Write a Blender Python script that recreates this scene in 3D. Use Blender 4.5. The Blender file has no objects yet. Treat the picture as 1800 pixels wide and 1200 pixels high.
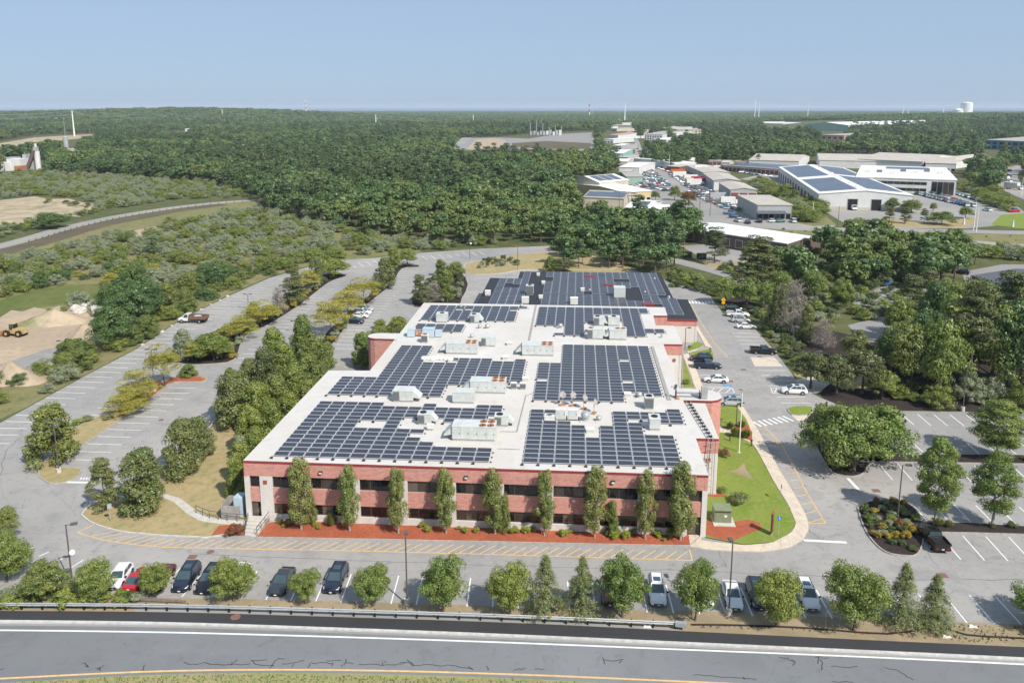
import bpy, math, random
import numpy as np
from mathutils import Matrix, Vector
SC = bpy.context.scene
COL = SC.collection
# ---------------- camera, world, sun, exposure ----------------
CF, CH, CT = 1395.0, 46.0, math.radians(10.9)
CY0 = 188.0 + CF*math.tan(CT)
CC, CS = math.cos(CT), math.sin(CT)
cd = bpy.data.cameras.new('camera'); cam = bpy.data.objects.new('camera', cd); COL.objects.link(cam)
cam.location = (0, 0, CH); cam.rotation_euler = (math.pi/2-CT, 0, 0)
cd.sensor_width = 36; cd.lens = CF/1800*36; cd.shift_y = -(600-CY0)/1800
cd.clip_start = 1.0; cd.clip_end = 150000
SC.camera = cam
SUN_EL, SUN_AZ = math.radians(45), math.radians(40)     # azimuth: to the right of straight behind the camera
w = bpy.data.worlds.new('World'); SC.world = w; w.use_nodes = True
wn = w.node_tree.nodes; wl = w.node_tree.links
sky = wn.new('ShaderNodeTexSky'); sky.sky_type = 'NISHITA'; sky.sun_disc = False
sky.sun_elevation = SUN_EL; sky.sun_rotation = math.pi-SUN_AZ
sky.altitude = 0; sky.air_density = 0.7; sky.dust_density = 0.7; sky.ozone_density = 4.0
bg = wn['Background']; bg.inputs['Strength'].default_value = 0.074
veil = wn.new('ShaderNodeMix'); veil.data_type = 'RGBA'; veil.inputs[0].default_value = .78      # a thin even veil of summer haze over the blue
veil.inputs[7].default_value = (3.55, 4.68, 6.25, 1); wl.new(sky.outputs[0], veil.inputs[6]); wl.new(veil.outputs[2], bg.inputs[0])
sl = bpy.data.lights.new('sun', 'SUN'); sl.energy = 3.6; sl.angle = math.radians(0.53); sl.color = (1.0, 0.945, 0.87)
so = bpy.data.objects.new('sun', sl); COL.objects.link(so)
so.location = (60, -80, 120)
ld = Vector((-math.sin(SUN_AZ)*math.cos(SUN_EL), math.cos(SUN_AZ)*math.cos(SUN_EL), -math.sin(SUN_EL)))
so.rotation_euler = ld.to_track_quat('-Z', 'Y').to_euler()
vs = SC.view_settings; vs.view_transform = 'Standard'; vs.look = 'None'; vs.gamma = 1.0; vs.exposure = 0.68
cy = SC.cycles; cy.use_denoising = True; cy.max_bounces = 5; cy.diffuse_bounces = 2; cy.glossy_bounces = 2
cy.transmission_bounces = 3; cy.transparent_max_bounces = 4; cy.volume_bounces = 0; cy.sample_clamp_indirect = 6
cy.caustics_reflective = False; cy.caustics_refractive = False
R = random.Random(7); NR = np.random.default_rng(7)
# ---------------- geometry of the site ----------------
def sm(a, b, x):
    t = min(1, max(0, (x-a)/(b-a))); return t*t*(3-2*t)
HILLS = [(-930, 2350, 31, 560, 380), (-1850, 2300, 21, 500, 500), (1150, 2050, 17, 480, 380), (1900, 2000, 18, 500, 500)]
def terrain(x, y):
    d = math.hypot(x, y)
    if d < 800: return 0.0
    h = 0
    for (hx, hy, hh, sx, sy) in HILLS: h += hh*math.exp(-((x-hx)/sx)**2-((y-hy)/sy)**2)
    h += 2.5*math.sin(x/310+1)*math.sin(y/270+2)*sm(2000, 2600, d)
    return h*sm(1250, 1800, d)*(1-sm(5000, 6500, d))
def G(px, py, z=0.0):
    'point of the horizontal level z that shows at this pixel of the 1800 x 1200 photograph'
    dx, dy = px-900, py-CY0
    dz = -CF*CS-dy*CC; t = (z-CH)/dz
    return Vector((dx*t, (CF*CC-dy*CS)*t, z))
def PX(p):
    Y = p[1]*CC-(p[2]-CH)*CS; D = p[1]*CS+(p[2]-CH)*CC
    return (900+CF*p[0]/Y, CY0-CF*D/Y)
def hgt(p, topy):
    'height of an upright thing standing at p whose top shows at row topy'
    k = (CY0-topy)/CF            # D/Y = k
    return (k*p[1]*CC-p[1]*CS)/(CC+k*CS)+CH-p[2]
def mpp(p):                       # metres per photo pixel at p
    return (p[1]*CC-(p[2]-CH)*CS)/CF
# ---------------- mesh builder ----------------
class MB:
    def __init__(s): s.v = []; s.f = []; s.m = []
    def add(s, vs, fs, m=0):
        o = len(s.v); s.v += [tuple(p) for p in vs]
        for f in fs: s.f.append(tuple(i+o for i in f)); s.m.append(m)
        return s
    def box(s, c, d, rz=0.0, m=0, taper=1.0):
        cx, cy_, cz = c; a, b, h = d[0]/2, d[1]/2, d[2]/2; cr, sr = math.cos(rz), math.sin(rz); vs = []
        for z, k in ((-h, 1.0), (h, taper)):
            for x, y in ((-a, -b), (a, -b), (a, b), (-a, b)):
                x, y = x*k, y*k; vs.append((cx+x*cr-y*sr, cy_+x*sr+y*cr, cz+z))
        return s.add(vs, [(3, 2, 1, 0), (4, 5, 6, 7), (0, 1, 5, 4), (1, 2, 6, 5), (2, 3, 7, 6), (3, 0, 4, 7)], m)
    def hexa(s, b, t, m=0):       # bottom four points, top four points, counter-clockwise
        return s.add(list(b)+list(t), [(3, 2, 1, 0), (4, 5, 6, 7), (0, 1, 5, 4), (1, 2, 6, 5), (2, 3, 7, 6), (3, 0, 4, 7)], m)
    def prism(s, poly, z0, z1, m=0, mside=None, bottom=True):
        n = len(poly); a = sum(poly[i][0]*poly[(i+1) % n][1]-poly[(i+1) % n][0]*poly[i][1] for i in range(n))
        if a < 0: poly = poly[::-1]
        vs = [(p[0], p[1], z0) for p in poly]+[(p[0], p[1], z1) for p in poly]
        o = len(s.v); s.v += vs
        s.f.append(tuple(range(o+n, o+2*n))); s.m.append(m)
        if bottom: s.f.append(tuple(range(o+n-1, o-1, -1))); s.m.append(m)
        for i in range(n):
            j = (i+1) % n; s.f.append((o+i, o+j, o+n+j, o+n+i)); s.m.append(m if mside is None else mside)
        return s
    def quad(s, a, b, c, d, m=0): return s.add([a, b, c, d], [(0, 1, 2, 3)], m)
    def tube(s, p0, p1, r0, r1=None, n=6, m=0, cap=True):
        r1 = r0 if r1 is None else r1; p0 = Vector(p0); p1 = Vector(p1); d = (p1-p0).normalized()
        a = d.orthogonal().normalized(); b = d.cross(a); vs = []
        for p, r in ((p0, r0), (p1, r1)):
            for i in range(n):
                t = 2*math.pi*i/n; vs.append(p+a*r*math.cos(t)+b*r*math.sin(t))
        fs = [(i, (i+1) % n, n+(i+1) % n, n+i) for i in range(n)]
        if cap: fs += [tuple(range(n-1, -1, -1)), tuple(range(n, 2*n))]
        return s.add(vs, fs, m)
    def cyl(s, c, r, h, n=12, m=0, r1=None): return s.tube(c, (c[0], c[1], c[2]+h), r, r1, n, m)
    def lathe(s, c, prof, n=12, m=0):
        o = len(s.v)
        for r, z in prof:
            for i in range(n):
                t = 2*math.pi*i/n; s.v.append((c[0]+r*math.cos(t), c[1]+r*math.sin(t), c[2]+z))
        for k in range(len(prof)-1):
            for i in range(n):
                j = (i+1) % n; s.f.append((o+k*n+i, o+k*n+j, o+k*n+n+j, o+k*n+n+i)); s.m.append(m)
        s.f.append(tuple(o+i for i in range(n-1, -1, -1))); s.m.append(m)
        k = len(prof)-1; s.f.append(tuple(o+k*n+i for i in range(n))); s.m.append(m)
        return s
    def mesh(s, name, mats, smooth=False):
        me = bpy.data.meshes.new(name); me.from_pydata(s.v, [], s.f)
        for q in (mats if isinstance(mats, (list, tuple)) else [mats]): me.materials.append(q)
        me.polygons.foreach_set('material_index', s.m)
        if smooth: me.polygons.foreach_set('use_smooth', [True]*len(s.f))
        me.update(); return me
    def build(s, name, mats, parent=None, smooth=False, off=None):
        'one mesh object; off: world position taken off the vertices (they were given in world space)'
        if off is not None: s.v = [(p[0]-off[0], p[1]-off[1], p[2]-off[2]) for p in s.v]
        o = bpy.data.objects.new(name, s.mesh(name, mats, smooth)); COL.objects.link(o)
        if parent is not None: o.parent = parent
        return o
def quads_mesh(name, V, mats, smooth=False, mi=None, n=4):
    'V: (faces*n, 3) array, n corners per face'
    me = bpy.data.meshes.new(name); k = len(V); me.vertices.add(k); me.vertices.foreach_set('co', np.asarray(V, np.float32).ravel())
    me.loops.add(k); me.loops.foreach_set('vertex_index', np.arange(k, dtype=np.int32))
    me.polygons.add(k//n); me.polygons.foreach_set('loop_start', np.arange(0, k, n, dtype=np.int32))
    for q in mats: me.materials.append(q)
    if mi is not None: me.polygons.foreach_set('material_index', np.asarray(mi, np.int32))
    me.update(); me.validate(); return me
def tag(o, label=None, cat=None, group=None, kind=None):
    if label: o['label'] = label
    if cat: o['category'] = cat
    if group: o['group'] = group
    if kind: o['kind'] = kind
    return o
def thing(name, label, cat, loc=(0, 0, 0), rz=0.0, group=None):
    o = bpy.data.objects.new(name, None); COL.objects.link(o); o.location = loc; o.rotation_euler = (0, 0, rz); o.empty_display_size = .3
    return tag(o, label, cat, group)
def put(name, me, parent=None, loc=(0, 0, 0), rz=0.0, sc=None):
    o = bpy.data.objects.new(name, me); COL.objects.link(o); o.location = loc; o.rotation_euler = (0, 0, rz)
    if sc: o.scale = sc
    if parent is not None: o.parent = parent
    return o
def dup(o, parent=None):
    c = o.copy(); COL.objects.link(c)
    if parent is not None: c.parent = parent
    for ch in KIDS.get(o.name, ()): dup(ch, c)
    return c
KIDS = {}
def note(root):                   # remember a prototype's tree so that copying it needs no scene search
    allo = list(COL.objects); m = {}
    for q in allo:
        if q.parent is not None: m.setdefault(q.parent.name, []).append(q)
    def rec(o):
        KIDS[o.name] = m.get(o.name, [])
        for k in KIDS[o.name]: rec(k)
    rec(root)
# ---------------- materials ----------------
def srgb(r, g, b):
    f = lambda c: (c/255)/12.92 if c/255 <= .04045 else (((c/255)+.055)/1.055)**2.4
    return (f(r), f(g), f(b))
class NT:
    def __init__(s, name):
        s.mat = bpy.data.materials.new(name); s.mat.use_nodes = True; s.t = s.mat.node_tree; s.n = s.t.nodes; s.l = s.t.links
        s.b = s.n['Principled BSDF']; s.out = s.n['Material Output']
    def new(s, ty, **kw):
        q = s.n.new(ty)
        for k, v in kw.items(): setattr(q, k, v)
        return q
    def pos(s, obj=False):
        if obj: return s.new('ShaderNodeTexCoord').outputs['Object']
        return s.new('ShaderNodeNewGeometry').outputs['Position']
    def noise(s, scale, det=4, rough=.6, vec=None, stretch=None, dist=0):
        q = s.new('ShaderNodeTexNoise'); q.inputs['Scale'].default_value = scale; q.inputs['Detail'].default_value = det
        q.inputs['Roughness'].default_value = rough; q.inputs['Distortion'].default_value = dist
        vec = vec if vec is not None else s.pos()
        if stretch:
            mp = s.new('ShaderNodeMapping'); mp.inputs['Scale'].default_value = stretch
            if len(stretch) > 3: pass
            s.l.new(vec, mp.inputs['Vector']); vec = mp.outputs[0]
        s.l.new(vec, q.inputs['Vector']); return q.outputs['Fac']
    def ramp(s, fac, stops):
        q = s.new('ShaderNodeValToRGB'); e = q.color_ramp.elements
        while len(e) < len(stops): e.new(0.5)
        for i, (p, c) in enumerate(stops):
            e[i].position = p; e[i].color = (c, c, c, 1) if isinstance(c, (int, float)) else (*c, 1)
        s.l.new(fac, q.inputs[0]); return q.outputs[0]
    def mix(s, fac, a, b, mode='MIX'):
        q = s.new('ShaderNodeMix', data_type='RGBA', blend_type=mode)
        for v, i in ((fac, 0), (a, 6), (b, 7)):
            if isinstance(v, (int, float)): q.inputs[i].default_value = v
            elif isinstance(v, tuple): q.inputs[i].default_value = (*v, 1) if len(v) == 3 else v
            else: s.l.new(v, q.inputs[i])
        return q.outputs[2]
    def math(s, op, a, b=0.5):
        q = s.new('ShaderNodeMath', operation=op)
        for v, i in ((a, 0), (b, 1)):
            if isinstance(v, (int, float)): q.inputs[i].default_value = v
            else: s.l.new(v, q.inputs[i])
        return q.outputs[0]
    def bump(s, fac, strength=.3, dist=.05):
        q = s.new('ShaderNodeBump'); q.inputs['Strength'].default_value = strength; q.inputs['Distance'].default_value = dist
        s.l.new(fac, q.inputs['Height']); s.l.new(q.outputs[0], s.b.inputs['Normal'])
    def done(s, col, rough=.8, spec=.3, metal=0.0):
        if isinstance(col, tuple): s.b.inputs['Base Color'].default_value = (*col, 1)
        else: s.l.new(col, s.b.inputs['Base Color'])
        s.b.inputs['Roughness'].default_value = rough; s.b.inputs['Metallic'].default_value = metal
        s.b.inputs['Specular IOR Level'].default_value = spec
        return s.mat
def mul(c, k): return tuple(x*k for x in c)
def simple(name, c, rough=.7, var=.12, scale=1.5, spec=.3, metal=0.0, bump=0.0, obj=False):
    n = NT(name); f = n.noise(scale, 5, .65, n.pos(obj))
    col = n.mix(n.ramp(f, [(.3, 0.0), (.7, 1.0)]), mul(c, 1-var), mul(c, 1+var))
    if bump: n.bump(f, bump, .03)
    return n.done(col, rough, spec, metal)
def asphalt(name, c, dirt=.25, scale=1.0, crack=.5, tint=(1.05, 1.0, .93)):
    n = NT(name); big = n.noise(.035*scale, 3, .6); mid = n.noise(.35*scale, 5, .65, dist=.6); fine = n.noise(14, 3, .7)
    strk = n.noise(.5, 4, .6, stretch=(.16, 1.0, 1))
    col = n.mix(n.ramp(big, [(.3, 0.0), (.7, 1.0)]), mul(c, .8), tuple(min(1, a*1.14*b) for a, b in zip(c, tint)))
    spot = n.noise(1.1*scale, 3, .7, dist=1.2); col = n.mix(n.math('MULTIPLY', n.ramp(spot, [(.55, 0.0), (.7, 1.0)]), dirt*1.1), col, mul(c, .45))
    col = n.mix(n.math('MULTIPLY', n.ramp(mid, [(.5, 0.0), (.78, 1.0)]), dirt*1.5), col, mul(c, .55))
    col = n.mix(n.math('MULTIPLY', n.ramp(strk, [(.55, 0.0), (.8, 1.0)]), dirt), col, mul(c, 1.25))
    if crack:
        v = n.new('ShaderNodeTexVoronoi', feature='DISTANCE_TO_EDGE'); v.inputs['Scale'].default_value = .085
        wv = n.new('ShaderNodeVectorMath', operation='ADD'); nn = n.new('ShaderNodeTexNoise'); nn.inputs['Scale'].default_value = .35; nn.inputs['Detail'].default_value = 5
        n.l.new(n.pos(), nn.inputs['Vector']); sc_ = n.new('ShaderNodeVectorMath', operation='SCALE'); sc_.inputs['Scale'].default_value = 3.0
        n.l.new(nn.outputs['Color'], sc_.inputs[0]); n.l.new(n.pos(), wv.inputs[0]); n.l.new(sc_.outputs[0], wv.inputs[1]); n.l.new(wv.outputs[0], v.inputs['Vector'])
        cr = n.ramp(v.outputs['Distance'], [(0.0, 1.0), (.0055, 0.0)])
        gate = n.ramp(n.noise(.06, 2), [(.42, 0.0), (.58, 1.0)])
        col = n.mix(n.math('MULTIPLY', n.math('MULTIPLY', cr, gate), crack), col, mul(c, .35))
    col = n.mix(n.math('MULTIPLY', fine, .25), col, mul(c, 1.25))
    n.bump(fine, .25, .01)
    return n.done(col, .9, .25)
def mottled(name, cols, scales=(.05, .5), rough=.95, bump=.4):
    'ground cover: cols (a, b, c) mixed by two noises'
    n = NT(name); a = n.noise(scales[0], 4, .65, dist=.4); b = n.noise(scales[1], 5, .7); f = n.noise(scales[1]*9, 3, .7)
    col = n.mix(n.ramp(a, [(.38, 0.0), (.62, 1.0)]), cols[0], cols[1])
    col = n.mix(n.ramp(b, [(.45, 0.0), (.68, 1.0)]), col, cols[2])
    col = n.mix(n.math('MULTIPLY', f, .35), col, mul(cols[1], .55))
    n.bump(f, bump, .08)
    return n.done(col, rough, .1)
def leaf(name, a, b, c=None, trans=.22):
    'foliage: hue drifts from plant to plant and from clump to clump'
    n = NT(name); oi = n.new('ShaderNodeObjectInfo'); f = n.noise(.9, 3, .6)
    col = n.mix(oi.outputs['Random'], a, b)
    col = n.mix(n.ramp(f, [(.35, 0.0), (.7, .75)]), col, c if c else tuple((x+y)/2*1.25 for x, y in zip(a, b)))
    d = n.new('ShaderNodeBsdfDiffuse'); t = n.new('ShaderNodeBsdfTranslucent'); mx = n.new('ShaderNodeMixShader')
    n.l.new(col, d.inputs['Color']); n.l.new(n.mix(1.0, col, (1.0, 1.15, .6), 'MULTIPLY'), t.inputs['Color'])
    g = n.new('ShaderNodeBsdfGlossy'); g.inputs['Roughness'].default_value = .45; g.inputs['Color'].default_value = (.8, .85, .9, 1)
    mg = n.new('ShaderNodeMixShader'); mg.inputs[0].default_value = .035
    mx.inputs[0].default_value = trans
    n.l.new(d.outputs[0], mx.inputs[1]); n.l.new(t.outputs[0], mx.inputs[2]); n.l.new(mx.outputs[0], mg.inputs[1]); n.l.new(g.outputs[0], mg.inputs[2])
    n.l.new(mg.outputs[0], n.out.inputs['Surface']); n.n.remove(n.b)
    return n.mat
M = {}
M['lot'] = asphalt('lot_asphalt', (.3, .295, .288), .45)
M['road'] = asphalt('road_asphalt', (.19, .197, .203), .3, .7, .25, (1, 1, 1))
M['newroad'] = asphalt('fresh_asphalt', (.045, .045, .048), .2, 1, 0, (1, 1, 1))
M['farroad'] = asphalt('far_asphalt', (.28, .275, .265), .2, .5, 0)
M['concrete'] = simple('concrete', (.5, .47, .42), .9, .14, 1.2, bump=.1)
M['walk'] = simple('walk_concrete', (.56, .48, .38), .9, .13, 1.1, bump=.1)
M['kerb'] = simple('kerb_stone', (.36, .33, .3), .9, .2, 2)
M['granite'] = simple('kerb_granite', (.5, .49, .47), .85, .2, 2)
M['white'] = simple('white_paint', (.72, .72, .7), .7, .12, 3)
M['yellow'] = simple('yellow_paint', (.66, .43, .18), .7, .16, 2)
M['mulch'] = mottled('red_mulch', ((.37, .105, .055), (.45, .135, .07), (.26, .085, .05)), (.3, 3))
M['darkmulch'] = mottled('dark_mulch', ((.045, .036, .034), (.06, .048, .043), (.03, .025, .022)), (.3, 3))
M['drygrass'] = mottled('dry_grass', ((.43, .33, .18), (.36, .29, .15), (.25, .24, .11)), (.12, .9))
M['lawn'] = mottled('green_lawn', ((.15, .235, .03), (.2, .265, .05), (.29, .265, .09)), (.3, 2.2))
M['sand'] = mottled('sand', ((.5, .39, .28), (.41, .32, .23), (.34, .28, .2)), (.06, .6))
M['sandgrass'] = mottled('grassy_sand', ((.5, .4, .29), (.44, .35, .25), (.17, .19, .07)), (.05, .12))
M['gravel'] = mottled('gravel', ((.3, .29, .28), (.24, .23, .22), (.36, .34, .32)), (.06, .6))
M['soil'] = mottled('brown_soil', ((.16, .12, .085), (.12, .1, .07), (.1, .11, .045)), (.06, .5))
M['verge'] = mottled('verge_soil', ((.4, .3, .2), (.3, .23, .16), (.27, .25, .12)), (.25, 1.6))
M['meadow'] = mottled('meadow', ((.12, .15, .04), (.19, .18, .07), (.08, .12, .035)), (.03, .4))
M['rough'] = mottled('rough_grass', ((.2, .2, .085), (.27, .22, .115), (.12, .15, .055)), (.03, .3))
M['roadgrass'] = mottled('roadside_turf', ((.3, .29, .13), (.36, .31, .16), (.2, .24, .08)), (.25, 1.6))
M['forestfloor'] = mottled('forest_floor', ((.07, .095, .035), (.1, .115, .045), (.17, .15, .075)), (.02, .2))
# ---------------- the ground ----------------
def pxpoly(pts, z=0.0): return [G(x, y, 0) for x, y in pts]
LAYER = {}
def sheet(name, pts, mat, z, parent=None, world=False, kind='structure'):
    poly = [(p[0], p[1]) for p in (pts if world else pxpoly(pts))]
    n = len(poly); a = sum(poly[i][0]*poly[(i+1) % n][1]-poly[(i+1) % n][0]*poly[i][1] for i in range(n))
    if a < 0: poly = poly[::-1]
    me = bpy.data.meshes.new(name); me.from_pydata([(p[0], p[1], z) for p in poly], [], [tuple(range(n))]); me.materials.append(mat); me.update()
    o = put(name, me, parent)
    if kind and parent is None: o['kind'] = kind
    return o
def spline(pts, n=6):
    'Catmull-Rom through world points'
    P = [Vector(p) for p in pts]; out = []
    for i in range(len(P)-1):
        a = P[i-1] if i else P[i]*2-P[i+1]; b, c = P[i], P[i+1]; d = P[i+2] if i+2 < len(P) else P[i+1]*2-P[i]
        for k in range(n):
            t = k/n; out.append(.5*((2*b)+(c-a)*t+(2*a-5*b+4*c-d)*t*t+(3*b-a-3*c+d)*t**3))
    out.append(P[-1]); return out
def band(name, A, B, mat, z, parent=None, kind='structure', h=0.0):
    'sheet between two world polylines of equal length'
    mb = MB(); n = len(A)
    vs = [(p[0], p[1], z) for p in A]+[(p[0], p[1], z) for p in B]
    mb.add(vs, [(i, i+1, n+i+1, n+i) for i in range(n-1)])
    for i, f in enumerate(mb.f):
        a, b, c = (Vector(mb.v[j]) for j in f[:3])
        if (b-a).cross(c-b).z < 0: mb.f[i] = f[::-1]
    o = mb.build(name, mat, parent)
    if kind and parent is None: o['kind'] = kind
    return o
def offs(pts, d):
    out = []
    for i in range(len(pts)):
        a = pts[max(0, i-1)]; b = pts[min(len(pts)-1, i+1)]; t = Vector((b[0]-a[0], b[1]-a[1], 0)).normalized()
        out.append(Vector(pts[i])+Vector((-t.y, t.x, 0))*d)
    return out
def ribbon(name, pts, wd, mat, z, parent=None, kind='structure'):
    return band(name, offs(pts, wd/2), offs(pts, -wd/2), mat, z, parent, kind)
def kerb(mb, pts, wd=.16, h=.13, m=0, z=0.0):
    'raised edge along a world polyline'
    A = offs(pts, wd/2); B = offs(pts, -wd/2); n = len(pts)
    vs = [(p[0], p[1], z) for p in A]+[(p[0], p[1], z+h) for p in A]+[(p[0], p[1], z+h) for p in B]+[(p[0], p[1], z) for p in B]
    fs = []
    for i in range(n-1):
        for k in range(3): fs.append((k*n+i, k*n+i+1, (k+1)*n+i+1, (k+1)*n+i))
    fs += [(0, n, 2*n, 3*n), (n-1, 4*n-1, 3*n-1, 2*n-1)]
    mb.add(vs, fs, m)
# base terrain: one fan-shaped sheet from under the camera to the shore
def base_terrain():
    rs = [0, 40, 90, 150, 220, 300, 400, 520, 650, 800, 950, 1100, 1250, 1400, 1550, 1700, 1850, 2000, 2150, 2300, 2450, 2600, 2800, 3000, 3250, 3500, 3900, 4400, 5000, 5600, 6300, 7000, 7600]
    na = 144; vs = [(0, 0, 0)]
    for r in rs[1:]:
        for k in range(na):
            t = 2*math.pi*k/na; x, y = r*math.sin(t), r*math.cos(t); vs.append((x, y, terrain(x, y)))
    fs = [(0, 1+(k+1) % na, 1+k) for k in range(na)]
    for i in range(len(rs)-2):
        for k in range(na):
            a = 1+i*na; j = (k+1) % na; fs.append((a+k, a+j, a+na+j, a+na+k))
    me = bpy.data.meshes.new('ground'); me.from_pydata(vs, [], fs); me.materials.append(M['forestfloor'])
    me.polygons.foreach_set('use_smooth', [True]*len(fs)); me.update()
    o = put('ground', me); o['kind'] = 'structure'
base_terrain()
def ring(name, r0, r1, z, mat, na=96, nr=1):
    mb = MB(); vs = []
    for i in range(nr+1):
        r = r0*(r1/r0)**(i/nr)
        for k in range(na):
            t = 2*math.pi*k/na; vs.append((r*math.sin(t), r*math.cos(t), z))
    mb.add(vs, [(i*na+k, i*na+(k+1) % na, i*na+na+(k+1) % na, i*na+na+k) for i in range(nr) for k in range(na)])
    for i, f in enumerate(mb.f): mb.f[i] = f[::-1]
    o = mb.build(name, mat); o['kind'] = 'structure'; return o
n = NT('sea_water'); M['sea'] = n.done((.035, .1, .2), .33, .5)
ring("sea", 7000, 90000, -.8, M["sea"], 96, 8)
# ---- highway ramp along the bottom ----
def rowpts(tab, z=0.0, n=5): return spline([G(x, y, z) for x, y in tab], n)
XS = [-260, 0, 300, 600, 900, 1200, 1500, 1800, 2080]
def yrow(*ys): return rowpts(list(zip(XS, ys)))
NB0 = yrow(1074, 1073, 1075.5, 1084, 1094, 1108.5, 1123, 1136.5, 1150)     # new asphalt strip, far edge
NB1 = yrow(1090, 1091, 1095, 1104.7, 1116.2, 1129.5, 1143, 1157, 1172)     # its near edge = kerb
KB1 = yrow(1094, 1095, 1098.5, 1108.5, 1120, 1133.5, 1147, 1161.5, 1176)
RD0 = yrow(1098, 1099, 1102.5, 1112.5, 1124, 1137.5, 1151, 1165.5, 1180)
WL = yrow(1106, 1107, 1111, 1119, 1129, 1141, 1153, 1167, 1181)
YL = yrow(1206, 1192, 1178.5, 1177, 1184.5, 1197, 1211, 1226, 1242)
RD1 = yrow(1213, 1199, 1184, 1182.5, 1191, 1206, 1222, 1240, 1260)
GR1 = yrow(1330, 1310, 1290, 1290, 1300, 1320, 1340, 1360, 1380)
band('highway', RD0, RD1, M['road'], .006)
band('shoulder_strip', NB0, NB1, M['newroad'], .008)
kmb = MB()
def strip3(mb, A, B, h, m=0):
    n = len(A); vs = [(p[0], p[1], 0) for p in A]+[(p[0], p[1], h) for p in A]+[(p[0], p[1], h) for p in B]+[(p[0], p[1], 0) for p in B]
    mb.add(vs, [(k*n+i+1, k*n+i, (k+1)*n+i, (k+1)*n+i+1) for i in range(n-1) for k in range(3)], m)
strip3(kmb, NB1, KB1, .14)
o = kmb.build('highway_kerb', M['granite']); o['kind'] = 'structure'
band('gutter', KB1, RD0, M['farroad'], .01)
def line_on(name, pts, wd, mat, z, parent=None): return ribbon(name, pts, wd, mat, z, parent)
line_on('edge_line', WL, .2, M['white'], .012); line_on('edge_line', YL, .2, M['yellow'], .012)
band('roadside_grass_strip', RD1, GR1, M['roadgrass'], .004)
VT = rowpts([(-260, 1060), (-60, 1046), (60, 1030), (200, 1047), (450, 1053), (700, 1059), (1000, 1069), (1200, 1073), (1400, 1081), (1650, 1092), (1800, 1097), (2080, 1108)], 0, 4)
LOTEDGE = VT
_n = len(VT); NB0s = rowpts([(-260, 1074), (-60, 1073.4), (60, 1073.3), (200, 1074.6), (450, 1079.5), (700, 1087), (1000, 1098), (1200, 1108.5), (1400, 1118), (1650, 1130), (1800, 1136.5), (2080, 1150)], 0, 4)
band('verge', VT, NB0s, M['verge'], .004)
SH0 = rowpts([(235, 1063), (300, 1062), (450, 1065), (700, 1076), (900, 1086), (1195, 1104)], 0, 4); SH1 = rowpts([(235, 1074), (300, 1075), (450, 1079), (700, 1086.5), (900, 1093.6), (1195, 1107.6)], 0, 4)
band('shoulder', SH0, SH1, M['farroad'], .008)
kb = MB(); kerb(kb, rowpts([(1215, 1098), (1300, 1099), (1420, 1104), (1560, 1114), (1650, 1102), (1700, 1116), (1800, 1122)], 0, 3), .14, .1); o = kb.build('edging_timber', M['darkmulch']); o['kind'] = 'structure'
# ---- the parking lot: one sheet of asphalt ----
LOT = [(-330, 800), (-200, 770), (0, 743), (42, 720), (150, 660), (237, 615), (318, 562), (400, 521), (472, 489), (560, 464), (612, 456), (662, 453), (732, 445), (850, 437), (965, 432), (972, 442),
       (900, 447), (845, 456), (818, 464), (812, 476), (850, 483), (912, 474), (1100, 470), (1170, 492), (1187, 500), (1207, 503), (1242, 512), (1256, 530), (1270, 550), (1325, 575), (1362, 617), (1387, 650), (1403, 672), (1424, 690), (1445, 700), (1500, 722),
       (1592, 722), (1800, 725), (1990, 728), (2300, 900), (2200, 1112)]
lotpoly = [G(x, y) for x, y in LOT]+[Vector(p) for p in reversed(VT)]+[G(-400, 1000)]
lot = sheet('parking_lot', lotpoly, M['lot'], .006, world=True)
# ---- painted stall lines: each one an object of the lot ----
M['blue'] = simple('blue_paint', (.1, .28, .5), .7, .1, 2)
LM = {}
def paint(name, a, b, wd, mat='white', z=.012, parent=None):
    a = Vector((a[0], a[1], 0)); b = Vector((b[0], b[1], 0)); L = (b-a).length
    if mat not in LM:
        me = bpy.data.meshes.new('painted_line'); me.from_pydata([(0, -.5, 0), (1, -.5, 0), (1, .5, 0), (0, .5, 0)], [], [(0, 1, 2, 3)]); me.materials.append(M[mat]); me.update(); LM[mat] = me
    return put(name, LM[mat], parent or lot, (a.x, a.y, z), math.atan2(b.y-a.y, b.x-a.x), (L, wd, 1))
def series(a0, b0, a1, b1, pitch=2.62, n=None, skip=(), name='stall_line', mat='white', wd=.13, z=.012):
    a0, b0, a1, b1 = G(*a0), G(*b0), G(*a1), G(*b1)
    # pitch is measured square to the lines
    d = (b0-a0).normalized(); e = a1-a0; sq = abs(d.x*e.y-d.y*e.x)
    n = n or max(1, round(sq/pitch))
    for i in range(n+1):
        if i in skip: continue
        t = i/n; paint(name, a0.lerp(a1, t), b0.lerp(b1, t), wd*R.uniform(.92, 1.08), mat, z)
    return n
series((452, 1003), (424, 1052), (1704, 1045), (1748, 1096), n=29)
series((1751, 1049), (1795, 1097), (1888, 1056), (1940, 1106), n=3)
for a, b in (((452-45*k, 1002-1.2*k), (424-52*k, 1051-1.5*k)) for k in range(1, 5)): paint('stall_line', G(*a), G(*b), .13)
for a, b in (((48, 965), (62, 960.5)), ((69, 977), (86, 969.5)), ((98, 1014), (146, 984)), ((95, 990), (113, 979))): paint('stall_line', G(*a), G(*b), .13)
series((62, 709), (115, 711), (357, 550), (391, 551))
series((364, 546), (397, 547), (470, 490), (497, 491))
series((27, 729), (66, 731), (-8, 752), (47, 753), n=2); series((-20, 764), (32, 764), (-60, 795), (0, 795), n=2)
series((114, 807), (177, 809), (296, 681), (345, 682))
series((152, 729), (195, 731), (226, 682), (265, 683))
series((262, 808), (308, 809), (372, 717), (396, 718))
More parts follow.
